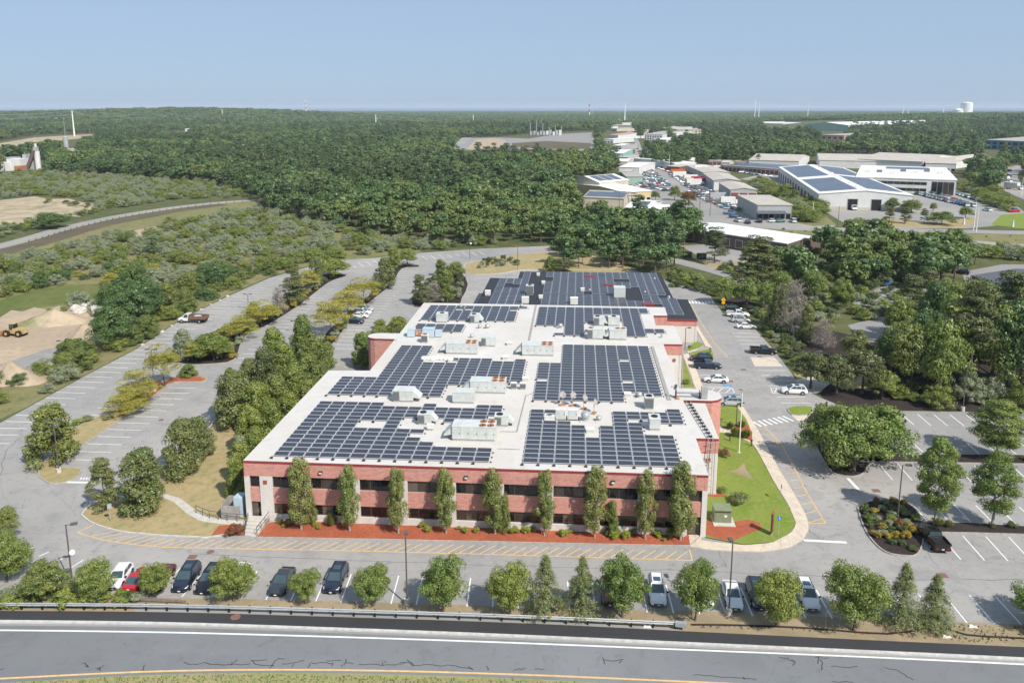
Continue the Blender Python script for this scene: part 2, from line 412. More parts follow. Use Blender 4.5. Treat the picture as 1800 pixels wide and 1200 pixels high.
series((410, 637), (434, 637.5), (577, 491), (607, 492))
series((584, 612), (618, 613), (706, 475), (735, 476))
series((318, 612), (350, 612.6), (440, 545), (466, 546))
series((616, 464), (626, 471), (655, 457), (666, 464), n=3); series((742, 450), (751, 457), (842, 442), (852, 448), n=7)
series((1287, 585), (1330, 586), (1373, 708), (1424, 708)); series((1226, 649), (1266, 650), (1237, 679), (1283, 680), n=3)
series((1584, 727), (1607, 747), (1842, 731), (1873, 752), n=9)
series((1570, 775), (1595, 799), (1858, 779), (1888, 802), n=9)
series((1544, 814), (1569, 843), (1884, 823), (1919, 852), n=10)
series((1602, 884), (1634, 920), (1868, 893), (1906, 927), n=7)
series((1652, 940), (1689, 983), (1896, 947), (1940, 991), n=6)
for a, b, wd in (((1413, 949), (1488, 953), .42), ((1490, 840), (1509, 860), .42), ((117, 847), (163, 848), .42)): paint('stop_line', G(*a), G(*b), wd)
for k in range(5): paint('stop_bar', G(141+5*k, 842.5), G(144+5*k, 839), .18)
series((1324, 741), (1338, 749.5), (1376, 731), (1395, 740), n=6, name='crossing_stripe', wd=.35)
series((1211, 529), (1213, 533.4), (1251, 529), (1254, 533.6), n=7, name='crossing_stripe', wd=.45)
# yellow hatched no-parking strips
def poly_paint(pts, wd=.13, mat='yellow', name='hatch_line'):
    P = [G(*p) for p in pts]
    for a, b in zip(P, P[1:]): paint(name, a, b, wd, mat, .013)
poly_paint([(136, 934.6), (149, 940), (187, 950), (240, 957), (293, 961.5), (450, 964.6), (640, 968), (850, 973.5), (1050, 979.5), (1217, 984.5)])
poly_paint([(136, 934.6), (167, 921)]); poly_paint([(1217, 984.5), (1212, 965)])
HB = [G(*p) for p in [(149, 940), (187, 950), (240, 957), (293, 961.5), (450, 964.6), (640, 968), (850, 973.5), (1050, 979.5), (1217, 984.5)]]
def along(P, s):
    for a, b in zip(P, P[1:]):
        L = (b-a).length
        if s <= L: return a+(b-a)*(s/L), (b-a).normalized()
        s -= L
    return P[-1], (P[-1]-P[-2]).normalized()
LEN = sum((b-a).length for a, b in zip(HB, HB[1:])); s = .8
KC = [G(*p) for p in [(150, 912), (160, 920), (200, 932), (267, 941), (347, 945), (450, 945.5), (650, 949.5), (850, 953.5), (1050, 958), (1211, 961)]]
while s < LEN-1.2:
    p, d = along(HB, s); far = p+(d*.68+Vector((-d.y, d.x, 0))*.74)*2.3
    # stop at the kerb
    best = min(((far-p)*t+p for t in [k/30 for k in range(6, 31)]), key=lambda q: min((q-(a.lerp(b, u/8))).length for a, b in zip(KC, KC[1:]) for u in range(9)))
    paint('hatch_line', p, best, .12, 'yellow', .013); s += 1.13
RO = [(1341, 747), (1372, 778), (1393, 815), (1416, 862), (1437, 896), (1451, 919)]
poly_paint(RO); poly_paint([(1451, 919), (1419, 920)])
ROP = [G(*p) for p in RO]; RI = [G(*p) for p in [(1318, 737), (1345, 775), (1369, 812), (1392, 850), (1408, 888), (1420, 918)]]
LR = sum((b-a).length for a, b in zip(ROP, ROP[1:]))
for k in range(15):
    a, _ = along(ROP, LR*k/14.5); b, _ = along(RI, sum((y-x).length for x, y in zip(RI, RI[1:]))*min(1, (k+.55)/14.5)); paint('hatch_line', a, b, .11, 'yellow', .013)
RO2 = [(1214, 533), (1224, 552), (1239, 577), (1256, 603), (1279, 627)]; poly_paint(RO2, .11); poly_paint([(1279, 627), (1255, 627.5)], .11)
RA = [G(*p) for p in RO2]; RB = [G(*p) for p in [(1208, 533), (1213, 552), (1224, 577), (1237, 603), (1254, 627)]]
for k in range(24):
    a, _ = along(RA, k/24*sum((y-x).length for x, y in zip(RA, RA[1:]))); b, _ = along(RB, k/24*sum((y-x).length for x, y in zip(RB, RB[1:]))); paint('hatch_line', a, b, .1, 'yellow', .013)
# access aisles beside the disabled bays (white hatching, blue panels)
for P_ in ([(1237, 682), (1287, 682), (1291, 690), (1240, 690)], [(1355, 682), (1382, 682.5), (1386, 691), (1358, 691)]):
    poly_paint(P_+P_[:1], .12, 'white'); A_, B_, C_, D_ = [G(*p) for p in P_]
    for k in (1, 2, 3): paint('hatch_line', D_.lerp(C_, (k-.6)/3.4), A_.lerp(B_, (k+.3)/3.4), .12)
sheet('blue_bay_marking', [(1270, 676), (1285, 676), (1287, 680), (1272, 680)], M['blue'], .011, lot)
sheet('blue_bay_marking', [(1276, 691.5), (1291, 691.5), (1293, 695), (1279, 695)], M['blue'], .011, lot)
sheet('concrete_pad', [(1319, 628), (1362, 628.5), (1376, 644), (1327, 644)], M['walk'], .016, lot)
# patches, seams and tyre stains
M['patch'] = asphalt('asphalt_patch', (.27, .265, .26), .3, 1, .3); M['seal'] = simple('crack_sealant', (.035, .037, .042), .6, .2, 4); M['stain'] = asphalt('worn_asphalt', (.25, .245, .24), .5, 2, .3)
for P_ in ([(1605, 1003), (1680, 1000), (1688, 1018), (1612, 1022)], [(330, 972), (380, 968), (386, 976), (338, 981)], [(152, 660), (171, 661), (166, 667), (145, 666)]): sheet('asphalt_patch', P_, M['patch'], .009, lot)
def seal(pts, wd=.06, mat=None, z=.015, parent=None, jit=.12, k=3):
    P = [G(*p) for p in pts]; Q = [P[0]]
    for a, b in zip(P, P[1:]):
        for i in range(1, k+1): Q.append(a.lerp(b, i/k)+Vector((R.uniform(-jit, jit), R.uniform(-jit, jit), 0))*(1 if i < k else .3))
    return ribbon('crack_seal', Q, wd, mat or M['seal'], z, parent)
hwy = bpy.data.objects['highway']
for c in ([(-6, 1175), (8, 1174.6)], [(143, 1166), (150, 1165.5), (155, 1172.5)], [(149, 1170), (154, 1172)], [(168, 1174), (176, 1175), (182, 1167.5)], [(174, 1172), (176, 1177.5)], [(249, 1178), (252, 1173), (255, 1168)],
          [(323, 1163.5), (340, 1166.5), (362, 1164), (395, 1168), (440, 1166)], [(406, 1168), (411, 1163), (416, 1158)], [(443, 1161), (449, 1167), (470, 1168), (482, 1170)], [(440, 1160), (470, 1159)], [(474, 1174), (484, 1161), (489, 1156), (499, 1158.5)],
          [(496, 1166), (520, 1163), (535, 1160)], [(514, 1172), (517, 1165.5)], [(541, 1173), (545, 1164), (575, 1163.5), (585, 1165)], [(574, 1160.5), (600, 1160)], [(583, 1170), (584, 1165)], [(600, 1171), (607, 1164), (608, 1158)], [(608, 1164.5), (621, 1166)],
          [(631, 1167), (650, 1166), (672, 1169), (700, 1167.5), (712, 1164)], [(672, 1168), (677, 1161)], [(703, 1164), (720, 1164), (727, 1169.5)], [(715, 1158.5), (728, 1169), (760, 1168), (800, 1169.5), (830, 1174)], [(822, 1171), (832, 1177)], [(855, 1170), (858, 1177)],
          [(902, 1177.5), (912, 1174), (925, 1174.5)], [(940, 1176), (957, 1175.6)], [(1059, 1155), (1064, 1166)], [(1062, 1159), (1078, 1161), (1096, 1159)], [(1088, 1165), (1093, 1160)],
          [(1220, 1185.5), (1250, 1187), (1280, 1190), (1330, 1193)], [(1307, 1189), (1308, 1194)], [(1369, 1155), (1385, 1156), (1395, 1163)], [(1393, 1169), (1398, 1163), (1392, 1158)], [(1438, 1166), (1440, 1155)], [(1444, 1177), (1446, 1165), (1443, 1158)], [(1432, 1155), (1457, 1155.5)],
          [(1461, 1171), (1480, 1172), (1507, 1170)], [(1555, 1172), (1580, 1178), (1592, 1186), (1606, 1195)], [(1463, 1197), (1500, 1199)]): seal(c, .07, parent=hwy)
for c, w_ in (([(350, 973), (430, 977), (520, 981), (640, 985), (760, 989)], .04), ([(760, 989), (900, 994), (1000, 997), (1130, 1001), (1280, 1005), (1420, 1011), (1560, 1017), (1650, 1020)], .04), ([(1690, 1017), (1800, 1019)], .05), ([(1265, 968), (1275, 997)], .03),
          ([(0, 845), (4, 870), (20, 885)], .08), ([(0, 845), (3, 820), (12, 790), (34, 770)], .05), ([(80, 850), (110, 878), (134, 905)], .07), ([(235, 792), (300, 735), (370, 684), (400, 660)], .06), ([(412, 945), (400, 965), (375, 1000)], .06), ([(1390, 870), (1425, 935), (1440, 945)], .04),
          ([(560, 598), (600, 560), (640, 520), (675, 490)], .06), ([(1270, 560), (1300, 615), (1330, 665), (1345, 690)], .08), ([(1630, 970), (1650, 1000)], .1), ([(1720, 1060), (1742, 1095)], .1), ([(1480, 848), (1500, 868), (1512, 885)], .06)):
    seal(c, w_, M['stain'] if w_ > .05 else M['seal'], .01, lot, .15, 4)
# ---- islands, lawns, beds: raised areas with a kerb round them ----
def island(name, pts, mat, h=.1, kerbm='kerb', label=None, closed=True, kw=.15, smooth=3):
    P = pxpoly(pts)
    if smooth: P = spline(P+[P[0]], smooth)[:-1]
    o = sheet(name, P, mat, h, world=True); o['kind'] = 'structure'
    if kerbm:
        mb = MB(); kerb(mb, P+[P[0]], kw, h+.035); k = mb.build('kerb', M[kerbm], o)
    return o
island('median_bed', [(69, 838), (72, 818), (110, 785), (140, 748), (175, 733), (212, 716), (262, 690), (300, 664), (352, 661), (364, 667), (352, 672), (302, 673), (270, 697), (215, 735), (175, 763), (130, 793), (97, 819), (140, 824), (136, 838), (115, 848), (88, 850)], M['drygrass'])
sheet('mulch_strip', [(205, 722), (262, 692), (300, 665.5), (352, 662.5), (361, 667), (352, 670.5), (301, 671.5), (269, 695.5), (216, 732)], M['mulch'], .106)
island('median_bed', [(302, 636), (318, 612), (370, 585), (430, 566), (470, 545), (500, 523), (545, 494), (575, 482), (605, 483), (606, 487), (578, 497), (522, 540), (470, 572), (430, 592), (412, 632), (370, 640), (330, 641)], M['darkmulch'])
island('median_bed', [(568, 596), (580, 578), (612, 553), (640, 530), (662, 500), (690, 476), (702, 467), (733, 466), (735, 470), (706, 473), (690, 499), (652, 530), (620, 560), (584, 606), (570, 607)], M['darkmulch'])
island('front_lawn', [(144, 905), (152, 894), (172, 880), (212, 862), (262, 835), (298, 812), (352, 770), (385, 730), (420, 690), (470, 660), (560, 640), (575, 640), (560, 665), (440, 790), (434, 915), (376, 943), (347, 944), (300, 942), (225, 936), (187, 928), (158, 917)], M['drygrass'], smooth=2, kerbm='granite')
island('front_bed', [(450, 945), (470, 920), (500, 914), (800, 922), (1236, 938), (1212, 960), (1050, 957), (850, 952.5), (650, 948.5)], M['mulch'], kerbm='kerb', smooth=0)
sheet('mulch_patch', [(371, 942.5), (385, 925), (425, 921), (431, 941)], M['mulch'], .115)
OUT = [(1213, 961), (1240, 966), (1285, 968.5), (1341, 970), (1386, 963), (1412, 948), (1422, 930), (1418, 908), (1394, 865), (1370, 826), (1333, 757), (1307, 716), (1290, 690), (1265, 665), (1240, 632), (1220, 604), (1209, 570), (1216, 560), (1228, 566), (1228, 604), (1234, 606), (1252, 628), (1230, 640), (1200, 600), (1200, 690), (1240, 700), (1240, 950), (1212, 950)]
lawnP = [(1240, 945), (1307, 958), (1357, 954), (1389, 937), (1399, 921), (1386, 890), (1357, 843), (1332, 795), (1318, 778), (1290, 764), (1262, 760), (1240, 840)]
island('side_lawn', lawnP, M['lawn'], .11, None, smooth=0)
sheet('mulch_patch', [(1243, 912), (1262, 916), (1290, 918), (1312, 914), (1336, 920), (1338, 931), (1312, 941), (1288, 952), (1262, 948), (1240, 940)], M['mulch'], .118)
sheet('mulch_patch', [(1279, 829), (1296, 826), (1308, 814), (1311, 825), (1325, 845), (1308, 838), (1290, 832)], M['verge'], .118)
sheet('mulch_patch', [(1246, 866), (1270, 868), (1276, 874), (1246, 875)], M['mulch'], .118)
island('entrance_lawn', [(1266, 712), (1296, 716), (1312, 738), (1318, 752), (1312, 764), (1290, 756), (1266, 748)], M['lawn'], .11, None, smooth=0)
sheet('mulch_patch', [(1288, 748), (1312, 746), (1322, 760), (1322, 776), (1300, 768), (1285, 758)], M['mulch'], .118)
island('entrance_lawn', [(1204, 616), (1222, 600), (1238, 606), (1230, 612), (1212, 618)], M['lawn'], .11, 'kerb', smooth=0)
island('entrance_lawn', [(1212, 620), (1250, 613), (1256, 630), (1240, 640), (1222, 640)], M['lawn'], .11, 'kerb', smooth=0)
island('entrance_lawn', [(1200, 625), (1206, 640), (1214, 664), (1222, 682), (1200, 682)], M['lawn'], .11, 'kerb', smooth=0)
# walks laid in slabs: every slab a part
def slabs(name, A, B, n, mat='walk', z=.1, gap=.012, label=None):
    A = [G(*p) for p in A]; B = [G(*p) for p in B]; la = sum((q-p).length for p, q in zip(A, A[1:])); lb = sum((q-p).length for p, q in zip(B, B[1:]))
    root = bpy.data.objects.new(name, None); COL.objects.link(root); root['kind'] = 'structure'; root.location = A[0]
    for i in range(n):
        a0, _ = along(A, la*(i/n)+gap); a1, _ = along(A, la*((i+1)/n)-gap); b0, _ = along(B, lb*(i/n)+gap); b1, _ = along(B, lb*((i+1)/n)-gap)
        h = z+R.uniform(-.008, .008); q = [a0, a1, b1, b0]
        if (a1-a0).cross(b1-a0).z < 0: q = q[::-1]
        mb = MB(); mb.hexa([(p.x, p.y, 0) for p in q], [(p.x, p.y, h) for p in q]); mb.build('paving_slab', M[mat], root, off=A[0])
    return root
slabs('side_walk', [(1213, 961), (1240, 966), (1285, 968.5), (1341, 970), (1386, 963), (1412, 948), (1422, 930), (1418, 908), (1394, 865), (1370, 826), (1333, 757), (1307, 716), (1298, 702)],
      [(1234, 950), (1255, 953), (1307, 959), (1357, 955), (1390, 938), (1400, 922), (1387, 890), (1358, 843), (1333, 795), (1320, 777), (1318, 757), (1296, 716), (1288, 704)], 46)
slabs('side_walk', [(1210, 622), (1224, 650), (1237, 684)], [(1200, 624), (1211, 650), (1223, 684)], 14)
slabs('side_walk', [(1252, 613), (1236, 590), (1222, 566)], [(1240, 609), (1230, 590), (1218, 570)], 14)
slabs('side_walk', [(1210, 621), (1232, 611)], [(1206, 616), (1226, 607)], 5)
slabs('entrance_walk', [(1264, 762), (1292, 766), (1318, 779)], [(1262, 752), (1292, 757), (1320, 770)], 8)
slabs('door_walk', [(1213, 961), (1234, 961)], [(1210, 940), (1232, 940)], 2, z=.115)
slabs('ramp_walk', [(282, 874), (305, 883), (330, 905), (352, 917), (390, 922), (436, 926)], [(290, 869), (318, 877), (345, 899), (368, 910), (400, 913), (436, 915)], 12, 'concrete', .125)
slabs('ramp_walk', [(200, 872), (240, 880), (282, 874)], [(204, 866), (245, 873), (290, 869)], 5, 'concrete', .125)
# islands on the east side
island('corner_bed', [(1508, 892), (1528, 882), (1560, 880), (1592, 883), (1616, 905), (1623, 945), (1613, 974), (1588, 977), (1556, 970), (1530, 946), (1514, 915)], M['darkmulch'])
island('parking_bed', [(1620, 918), (1700, 919), (1800, 925), (1990, 935), (1990, 950), (1800, 940), (1700, 937), (1626, 936)], M['darkmulch'], smooth=0)
island('parking_bed', [(1540, 800), (1700, 799), (1990, 802), (1990, 820), (1800, 816), (1615, 813), (1512, 812)], M['darkmulch'], smooth=0)
island('tree_bed', [(1440, 716), (1500, 716), (1560, 724), (1585, 745), (1575, 800), (1530, 815), (1519, 831), (1500, 838), (1470, 834), (1456, 822), (1434, 785), (1416, 745), (1425, 728)], M['darkmulch'], smooth=2)
island('verge_island', [(1384, 718), (1398, 714), (1428, 716), (1422, 729), (1392, 729)], M['lawn'], smooth=2)
sheet('walk_stub', [(1391, 729.5), (1420, 729), (1424, 738), (1402, 739.5)], M['walk'], .02)
# north side: dry grass round the turning loop
island('loop_lawn', [(818, 464), (850, 456), (905, 448), (965, 443), (1010, 441), (1075, 462), (1075, 474), (960, 474), (915, 475), (880, 481), (835, 483), (815, 477)], M['drygrass'], .08, 'granite', smooth=2)
sheet('north_lawn', [(960, 470), (1010, 465), (1085, 461), (1110, 470), (1100, 484), (960, 484)], M['drygrass'], .05)
island('yard_bed', [(728, 520), (748, 494), (772, 480), (800, 470), (812, 480), (823, 500), (812, 525), (800, 540), (728, 540)], M['darkmulch'], .08, smooth=2)
island('tree_bed', [(620, 640), (640, 600), (670, 580), (700, 556), (712, 560), (690, 585), (660, 640)], M['darkmulch'], .07, 'kerb', smooth=0)
# hatch by the left tower
for k in range(5): paint('hatch_line', G(593+8*k, 640-6*k), G(612+9*k, 646-6*k), .13, 'yellow')
# woods' edge on the east and the drive beyond
sheet('bark_bed', [(1290, 545), (1330, 553), (1380, 612), (1425, 672), (1447, 700), (1500, 720.5), (1990, 726), (1990, 640), (1640, 610), (1500, 590), (1380, 560), (1300, 520), (1262, 530)], M['darkmulch'], .002)
sheet('path', [(1397, 668), (1440, 658), (1470, 664), (1440, 690), (1424, 692)], M['concrete'], .02)
sheet('dry_verge', [(1395, 655), (1440, 640), (1500, 650), (1560, 660), (1560, 680), (1480, 684), (1445, 666), (1405, 675)], M['drygrass'], .008)
ribbon('drive', spline([G(*p) for p in [(1140, 452), (1180, 457), (1235, 470), (1290, 486), (1340, 506), (1400, 526)]], 4), 6, M['farroad'], .02)
sheet('dry_verge', [(1215, 452), (1260, 452), (1300, 462), (1298, 480), (1250, 470)], M['drygrass'], .01)
sheet('side_lot', [(1480, 520), (1540, 505), (1590, 500), (1640, 510), (1630, 560), (1570, 545), (1500, 535)], M['farroad'], .02)
sheet('side_lot', [(1490, 572), (1550, 556), (1595, 572), (1595, 606), (1520, 600)], M['patch'], .018)
sheet('side_lot', [(1690, 478), (1760, 465), (1830, 465), (1830, 500), (1700, 505)], M['farroad'], .02)
sheet('side_lot', [(1195, 432), (1260, 428), (1390, 446), (1390, 462), (1250, 462)], M['farroad'], .02)
# ---- west: meadow, sand pit, country road ----
sheet('scrub_field', [(-400, 700), (-10, 740), (42, 718), (150, 658), (237, 613), (318, 560), (400, 519), (472, 487), (560, 462), (740, 443), (740, 428), (600, 395), (480, 358), (420, 352), (200, 395), (0, 445), (-400, 540)], M['rough'], .002)
sheet('meadow', [(-300, 590), (-100, 560), (0, 528), (60, 510), (120, 500), (178, 498), (172, 525), (110, 534), (40, 545), (-40, 575)], M['meadow'], .006)
sheet('sand_pit', [(-300, 700), (-60, 690), (0, 672), (50, 655), (80, 650), (110, 626), (150, 606), (172, 592), (168, 578), (178, 566), (160, 556), (150, 546), (120, 543), (104, 537), (82, 544), (60, 540), (40, 548), (20, 545), (0, 558), (-300, 640)], M['sand'], .01)
sheet('gravel_yard', [(-300, 690), (0, 640), (80, 615), (160, 596), (160, 604), (110, 632), (0, 672), (-200, 690)], M['gravel'], .016)
CR = spline([G(*p) for p in [(-260, 492), (-120, 462), (0, 433), (60, 417), (112, 402), (200, 382), (300, 366), (380, 357), (450, 352), (500, 349)]], 5)
ribbon('country_road', CR, 7.5, M['farroad'], .03); ribbon('road_line', CR, .18, M['yellow'], .038)
ribbon('soil_bank', offs(CR, -9)[:36], 9, M['soil'], .012)
sheet('sand_field', [(-300, 375), (-100, 362), (0, 352), (30, 349), (60, 345), (86, 350), (120, 349), (146, 356), (172, 358), (186, 366), (160, 372), (140, 381), (110, 380), (92, 386), (70, 384), (40, 395), (20, 394), (0, 404), (-300, 440)], M['sandgrass'], .01)
sheet('sand_patch', [(225, 408), (270, 398), (285, 402), (250, 420), (240, 424)], M['sand'], .012)
sheet('sand_field', [(-200, 262), (0, 252), (60, 242), (160, 236), (168, 241), (90, 249), (0, 262), (-200, 278)], M['sandgrass'], .1)
sheet('sand_patch', [(296, 233), (333, 231), (330, 237), (300, 239)], M['sand'], .1)
# ---- north: cleared ground, main street, factory yards ----
sheet('cleared_ground', [(800, 262), (812, 243), (880, 242), (930, 244), (980, 236), (1040, 233), (1046, 250), (1042, 266), (1000, 264), (900, 262), (850, 266)], M['gravel'], .06)
sheet('cleared_soil', [(820, 262), (836, 246), (870, 243), (890, 247), (880, 258), (860, 266)], M['sand'], .1)
sheet('dirt_road', [(793, 262), (812, 242), (829, 242), (806, 262)], M['farroad'], .12)
sheet('cleared_soil', [(900, 252), (960, 248), (1040, 252), (1036, 262), (950, 262), (900, 258)], M['soil'], .1)
STL = [(1094, 223), (1106, 236), (1115, 250), (1116, 265), (1118, 282), (1140, 300), (1176, 323), (1205, 345), (1225, 368), (1240, 394)]
STR = [(1107, 223), (1116, 236), (1124, 250), (1129, 265), (1136, 282), (1168, 300), (1203, 323), (1240, 345), (1268, 368), (1300, 394)]
band('main_street', spline([G(*p) for p in STL], 3), spline([G(*p) for p in STR], 3), M['farroad'], .05)
sheet('street_yard', [(1095, 272), (1116, 270), (1140, 300), (1176, 323), (1222, 366), (1180, 372), (1140, 352), (1110, 320)], M['farroad'], .04)
sheet('street_yard', [(1138, 284), (1210, 310), (1250, 330), (1300, 352), (1312, 372), (1470, 396), (1460, 402), (1290, 394), (1240, 345), (1170, 300)], M['farroad'], .044)
ribbon('cross_street', spline([G(*p) for p in [(1020, 378), (1100, 383), (1200, 388), (1300, 396), (1400, 402), (1500, 404), (1650, 406), (1800, 409), (2000, 412)]], 4), 9, M['farroad'], .06)
ribbon('old_track', spline([G(*p) for p in [(1480, 402), (1520, 406), (1560, 413), (1650, 421), (1800, 432), (2000, 446)]], 4), 7, M['farroad'], .05)
sheet('rough_field', [(1180, 402), (1300, 398), (1480, 406), (1800, 412), (2000, 414), (2000, 470), (1800, 452), (1640, 442), (1480, 430), (1380, 412)], M['rough'], .02)
sheet('rough_field', [(1320, 330), (1350, 322), (1420, 352), (1470, 395), (1430, 398), (1390, 390), (1372, 360)], M['rough'], .05)
sheet('factory_yard', [(1300, 315), (1370, 300), (1440, 355), (1560, 360), (1600, 345), (1690, 330), (1760, 340), (1800, 372), (1800, 392), (1700, 402), (1500, 402), (1430, 360), (1380, 325)], M['farroad'], .055)
sheet('yard_lawn', [(1527, 388), (1560, 384), (1650, 392), (1720, 380), (1712, 394), (1690, 401), (1580, 399), (1545, 397)], M['drygrass'], .07)
sheet('yard_lawn', [(1742, 395), (1760, 378), (1830, 372), (1900, 380), (1900, 405), (1790, 402)], M['lawn'], .07)
HW = spline([G(*p) for p in [(1890, 372), (1810, 345), (1775, 325), (1768, 308), (1782, 297), (1830, 288), (1900, 282)]], 6)
ribbon('far_highway', HW, 14, M['farroad'], .07); ribbon('road_line', HW, .5, M['yellow'], .09)
sheet('front_yard', [(1028, 365), (1098, 372), (1095, 382), (1030, 378)], M['drygrass'], .04)
sheet('marsh', [(535, 199.6), (620, 198.5), (820, 198.6), (930, 198.2), (930, 197), (760, 196.6), (540, 197)], M['sand'], .6)
sheet('marsh', [(960, 198), (1140, 198.6), (1330, 198.4), (1330, 197), (1100, 196.8), (960, 197)], M['sand'], .6)
# ---------------- the main building ----------------
ZR = 7.25
BA = G(427, 809, ZR); BB_ = G(1245.5, 835, ZR); BC = G(577.5, 651, ZR)
BU = (BB_-BA).normalized(); BV = (BC-BA).normalized(); YAW = math.atan2(BU.y, BU.x)
B0 = Vector((BA.x, BA.y, 0))
def W(u, v, z=0.0): return Vector((B0.x+BU.x*u+BV.x*v, B0.y+BU.y*u+BV.y*v, z))
_det = BU.x*BV.y-BV.x*BU.y
def UV(px, py, z=ZR):
    p = G(px, py, z)-B0; return ((p.x*BV.y-BV.x*p.y)/_det, (BU.x*p.y-p.x*BU.y)/_det)
def brick_mat(name, c, mortar, var=.2):
    n = NT(name); g = n.pos(); s = n.new('ShaderNodeSeparateXYZ'); n.l.new(g, s.inputs[0])
    cb = n.new('ShaderNodeCombineXYZ'); n.l.new(n.math('ADD', s.outputs[0], s.outputs[1]), cb.inputs[0]); n.l.new(s.outputs[2], cb.inputs[1])
    b = n.new('ShaderNodeTexBrick'); b.inputs['Scale'].default_value = 1; b.inputs['Brick Width'].default_value = .4; b.inputs['Row Height'].default_value = .135; b.inputs['Mortar Size'].default_value = .012
    b.inputs['Color1'].default_value = (*mul(c, 1-var), 1); b.inputs['Color2'].default_value = (*mul(c, 1+var), 1); b.inputs['Mortar'].default_value = (*mortar, 1)
    n.l.new(cb.outputs[0], b.inputs['Vector'])
    f = n.noise(.35, 4, .6); st = n.noise(.8, 3, .6, stretch=(1, 1, .12))
    col = n.mix(n.math('MULTIPLY', n.ramp(f, [(.4, 0.0), (.7, 1.0)]), .35), b.outputs['Color'], mul(c, 1.3))
    col = n.mix(n.math('MULTIPLY', n.ramp(st, [(.5, 0.0), (.75, 1.0)]), .25), col, mul(c, .7))
    n.bump(b.outputs['Fac'], -.3, .01)
    return n.done(col, .9, .2)
M['brick'] = brick_mat('red_brick', (.5, .225, .18), (.5, .36, .31))
M['block'] = brick_mat('pale_block', (.6, .57, .53), (.52, .48, .44), .06)
M['cap'] = simple('red_metal_edge', (.26, .045, .045), .5, .1, 1)
def roof_mat(name, c, seam=.12):
    n = NT(name); a = n.noise(.12, 4, .6); b = n.noise(.7, 5, .7, dist=.5); s = n.new('ShaderNodeSeparateXYZ'); n.l.new(n.pos(), s.inputs[0])
    lx = n.math('FRACT', n.math('MULTIPLY', n.math('ADD', s.outputs[0], n.math('MULTIPLY', s.outputs[1], .07)), .33))
    ln = n.ramp(lx, [(.0, 1.0), (.02, 0.0)])
    col = n.mix(n.ramp(a, [(.35, 0.0), (.65, 1.0)]), c, tuple(x*y for x, y in zip(c, (.93, .9, .86))))
    col = n.mix(n.math('MULTIPLY', n.ramp(b, [(.52, 0.0), (.78, 1.0)]), .7), col, tuple(x*y for x, y in zip(c, (.78, .7, .6))))
    col = n.mix(n.math('MULTIPLY', ln, seam), col, mul(c, .6))
    return n.done(col, .7, .3)
M['roof'] = roof_mat('white_membrane', (.58, .56, .53))
M['roofblack'] = roof_mat('black_membrane', (.03, .034, .042), .3)
M['frame'] = simple('bronze_frame', (.085, .062, .05), .5, .1, 2)
def glass(name, c, rough=.06):
    n = NT(name); f = n.noise(.5, 3); return n.done(n.mix(f, mul(c, .6), mul(c, 1.5)), rough, .6)
M['glass'] = [glass('dark_glass', (.012, .010, .009)), glass('blind_glass', (.11, .09, .07), .12), glass('brown_glass', (.045, .035, .028)), glass('deep_glass', (.008, .008, .009))]
M['steel'] = simple('galvanised_steel', (.42, .44, .44), .45, .12, 2, .5, .3)
M['unit'] = simple('unit_grey_green', (.52, .54, .515), .5, .13, 1.4)
M['unitdark'] = simple('unit_louvre', (.16, .17, .17), .7, .2, 8)
M['unitwhite'] = simple('unit_cream', (.66, .65, .6), .6, .1, 2)
M['rust'] = simple('rusty_fan', (.4, .17, .08), .8, .35, 6)
M['dark'] = simple('dark_metal', (.03, .03, .032), .5, .2, 3)
M['rail'] = simple('rail_dark_green', (.05, .06, .055), .5, .1, 3)
n = NT('solar_cells'); s_ = n.new('ShaderNodeSeparateXYZ'); n.l.new(n.pos(True), s_.inputs[0])
gx = n.math('FRACT', n.math('MULTIPLY', s_.outputs[0], 1/.166)); gy = n.math('FRACT', n.math('MULTIPLY', s_.outputs[1], 1/.162))
ln = n.math('MAXIMUM', n.ramp(gx, [(.0, 1.0), (.1, .9), (.16, 0.0)]), n.math('MULTIPLY', n.ramp(gy, [(.0, 1.0), (.06, 0.0)]), .4))
oi = n.new('ShaderNodeObjectInfo'); base = n.mix(oi.outputs['Random'], (.024, .029, .044), (.034, .039, .054))
M['cells'] = n.done(n.mix(n.math('MULTIPLY', ln, .5), base, (.22, .23, .25)), .3, .35)
M['cellframe'] = simple('panel_frame', (.62, .63, .64), .4, .05, 3, .5, .4)
bld = thing('office_building', 'long two storey brick office block with white flat roof covered in solar panels', 'building', B0, 0)
def bw(mb, name, mats, parent=bld, off=B0): return mb.build(name, mats, parent, off=off)
ROOF = [(0, 0), (51.26, 0), (51.3, 9.72), (54.0, 9.74), (54.18, 21.3), (51.4, 21.4), (51.4, 22.3), (55.2, 22.3), (56.1, 22.7), (56.7, 23.5), (56.85, 24.45), (56.7, 25.4), (56.1, 26.2), (55.2, 26.6), (51.4, 26.9),
        (51.4, 48.1), (54.55, 48.2), (54.49, 59.6), (51.2, 59.5), (51.4, 66.6), (54.05, 66.7), (54.24, 73.1), (6.19, 73.4), (6.2, 51.3), (2.6, 51.3), (1.75, 50.95), (1.2, 50.3), (1.1, 49.6), (1.2, 48.9), (1.75, 48.25), (2.6, 47.9), (6.2, 47.8), (6.16, 31.3), (0, 30.9)]
mb = MB(); mb.prism([W(u, v) for u, v in ROOF], 6.95, ZR, 0, 1); roof = bw(mb, 'roof', [M['roof'], M['cap']])
def inset(u, v): return (u, v)
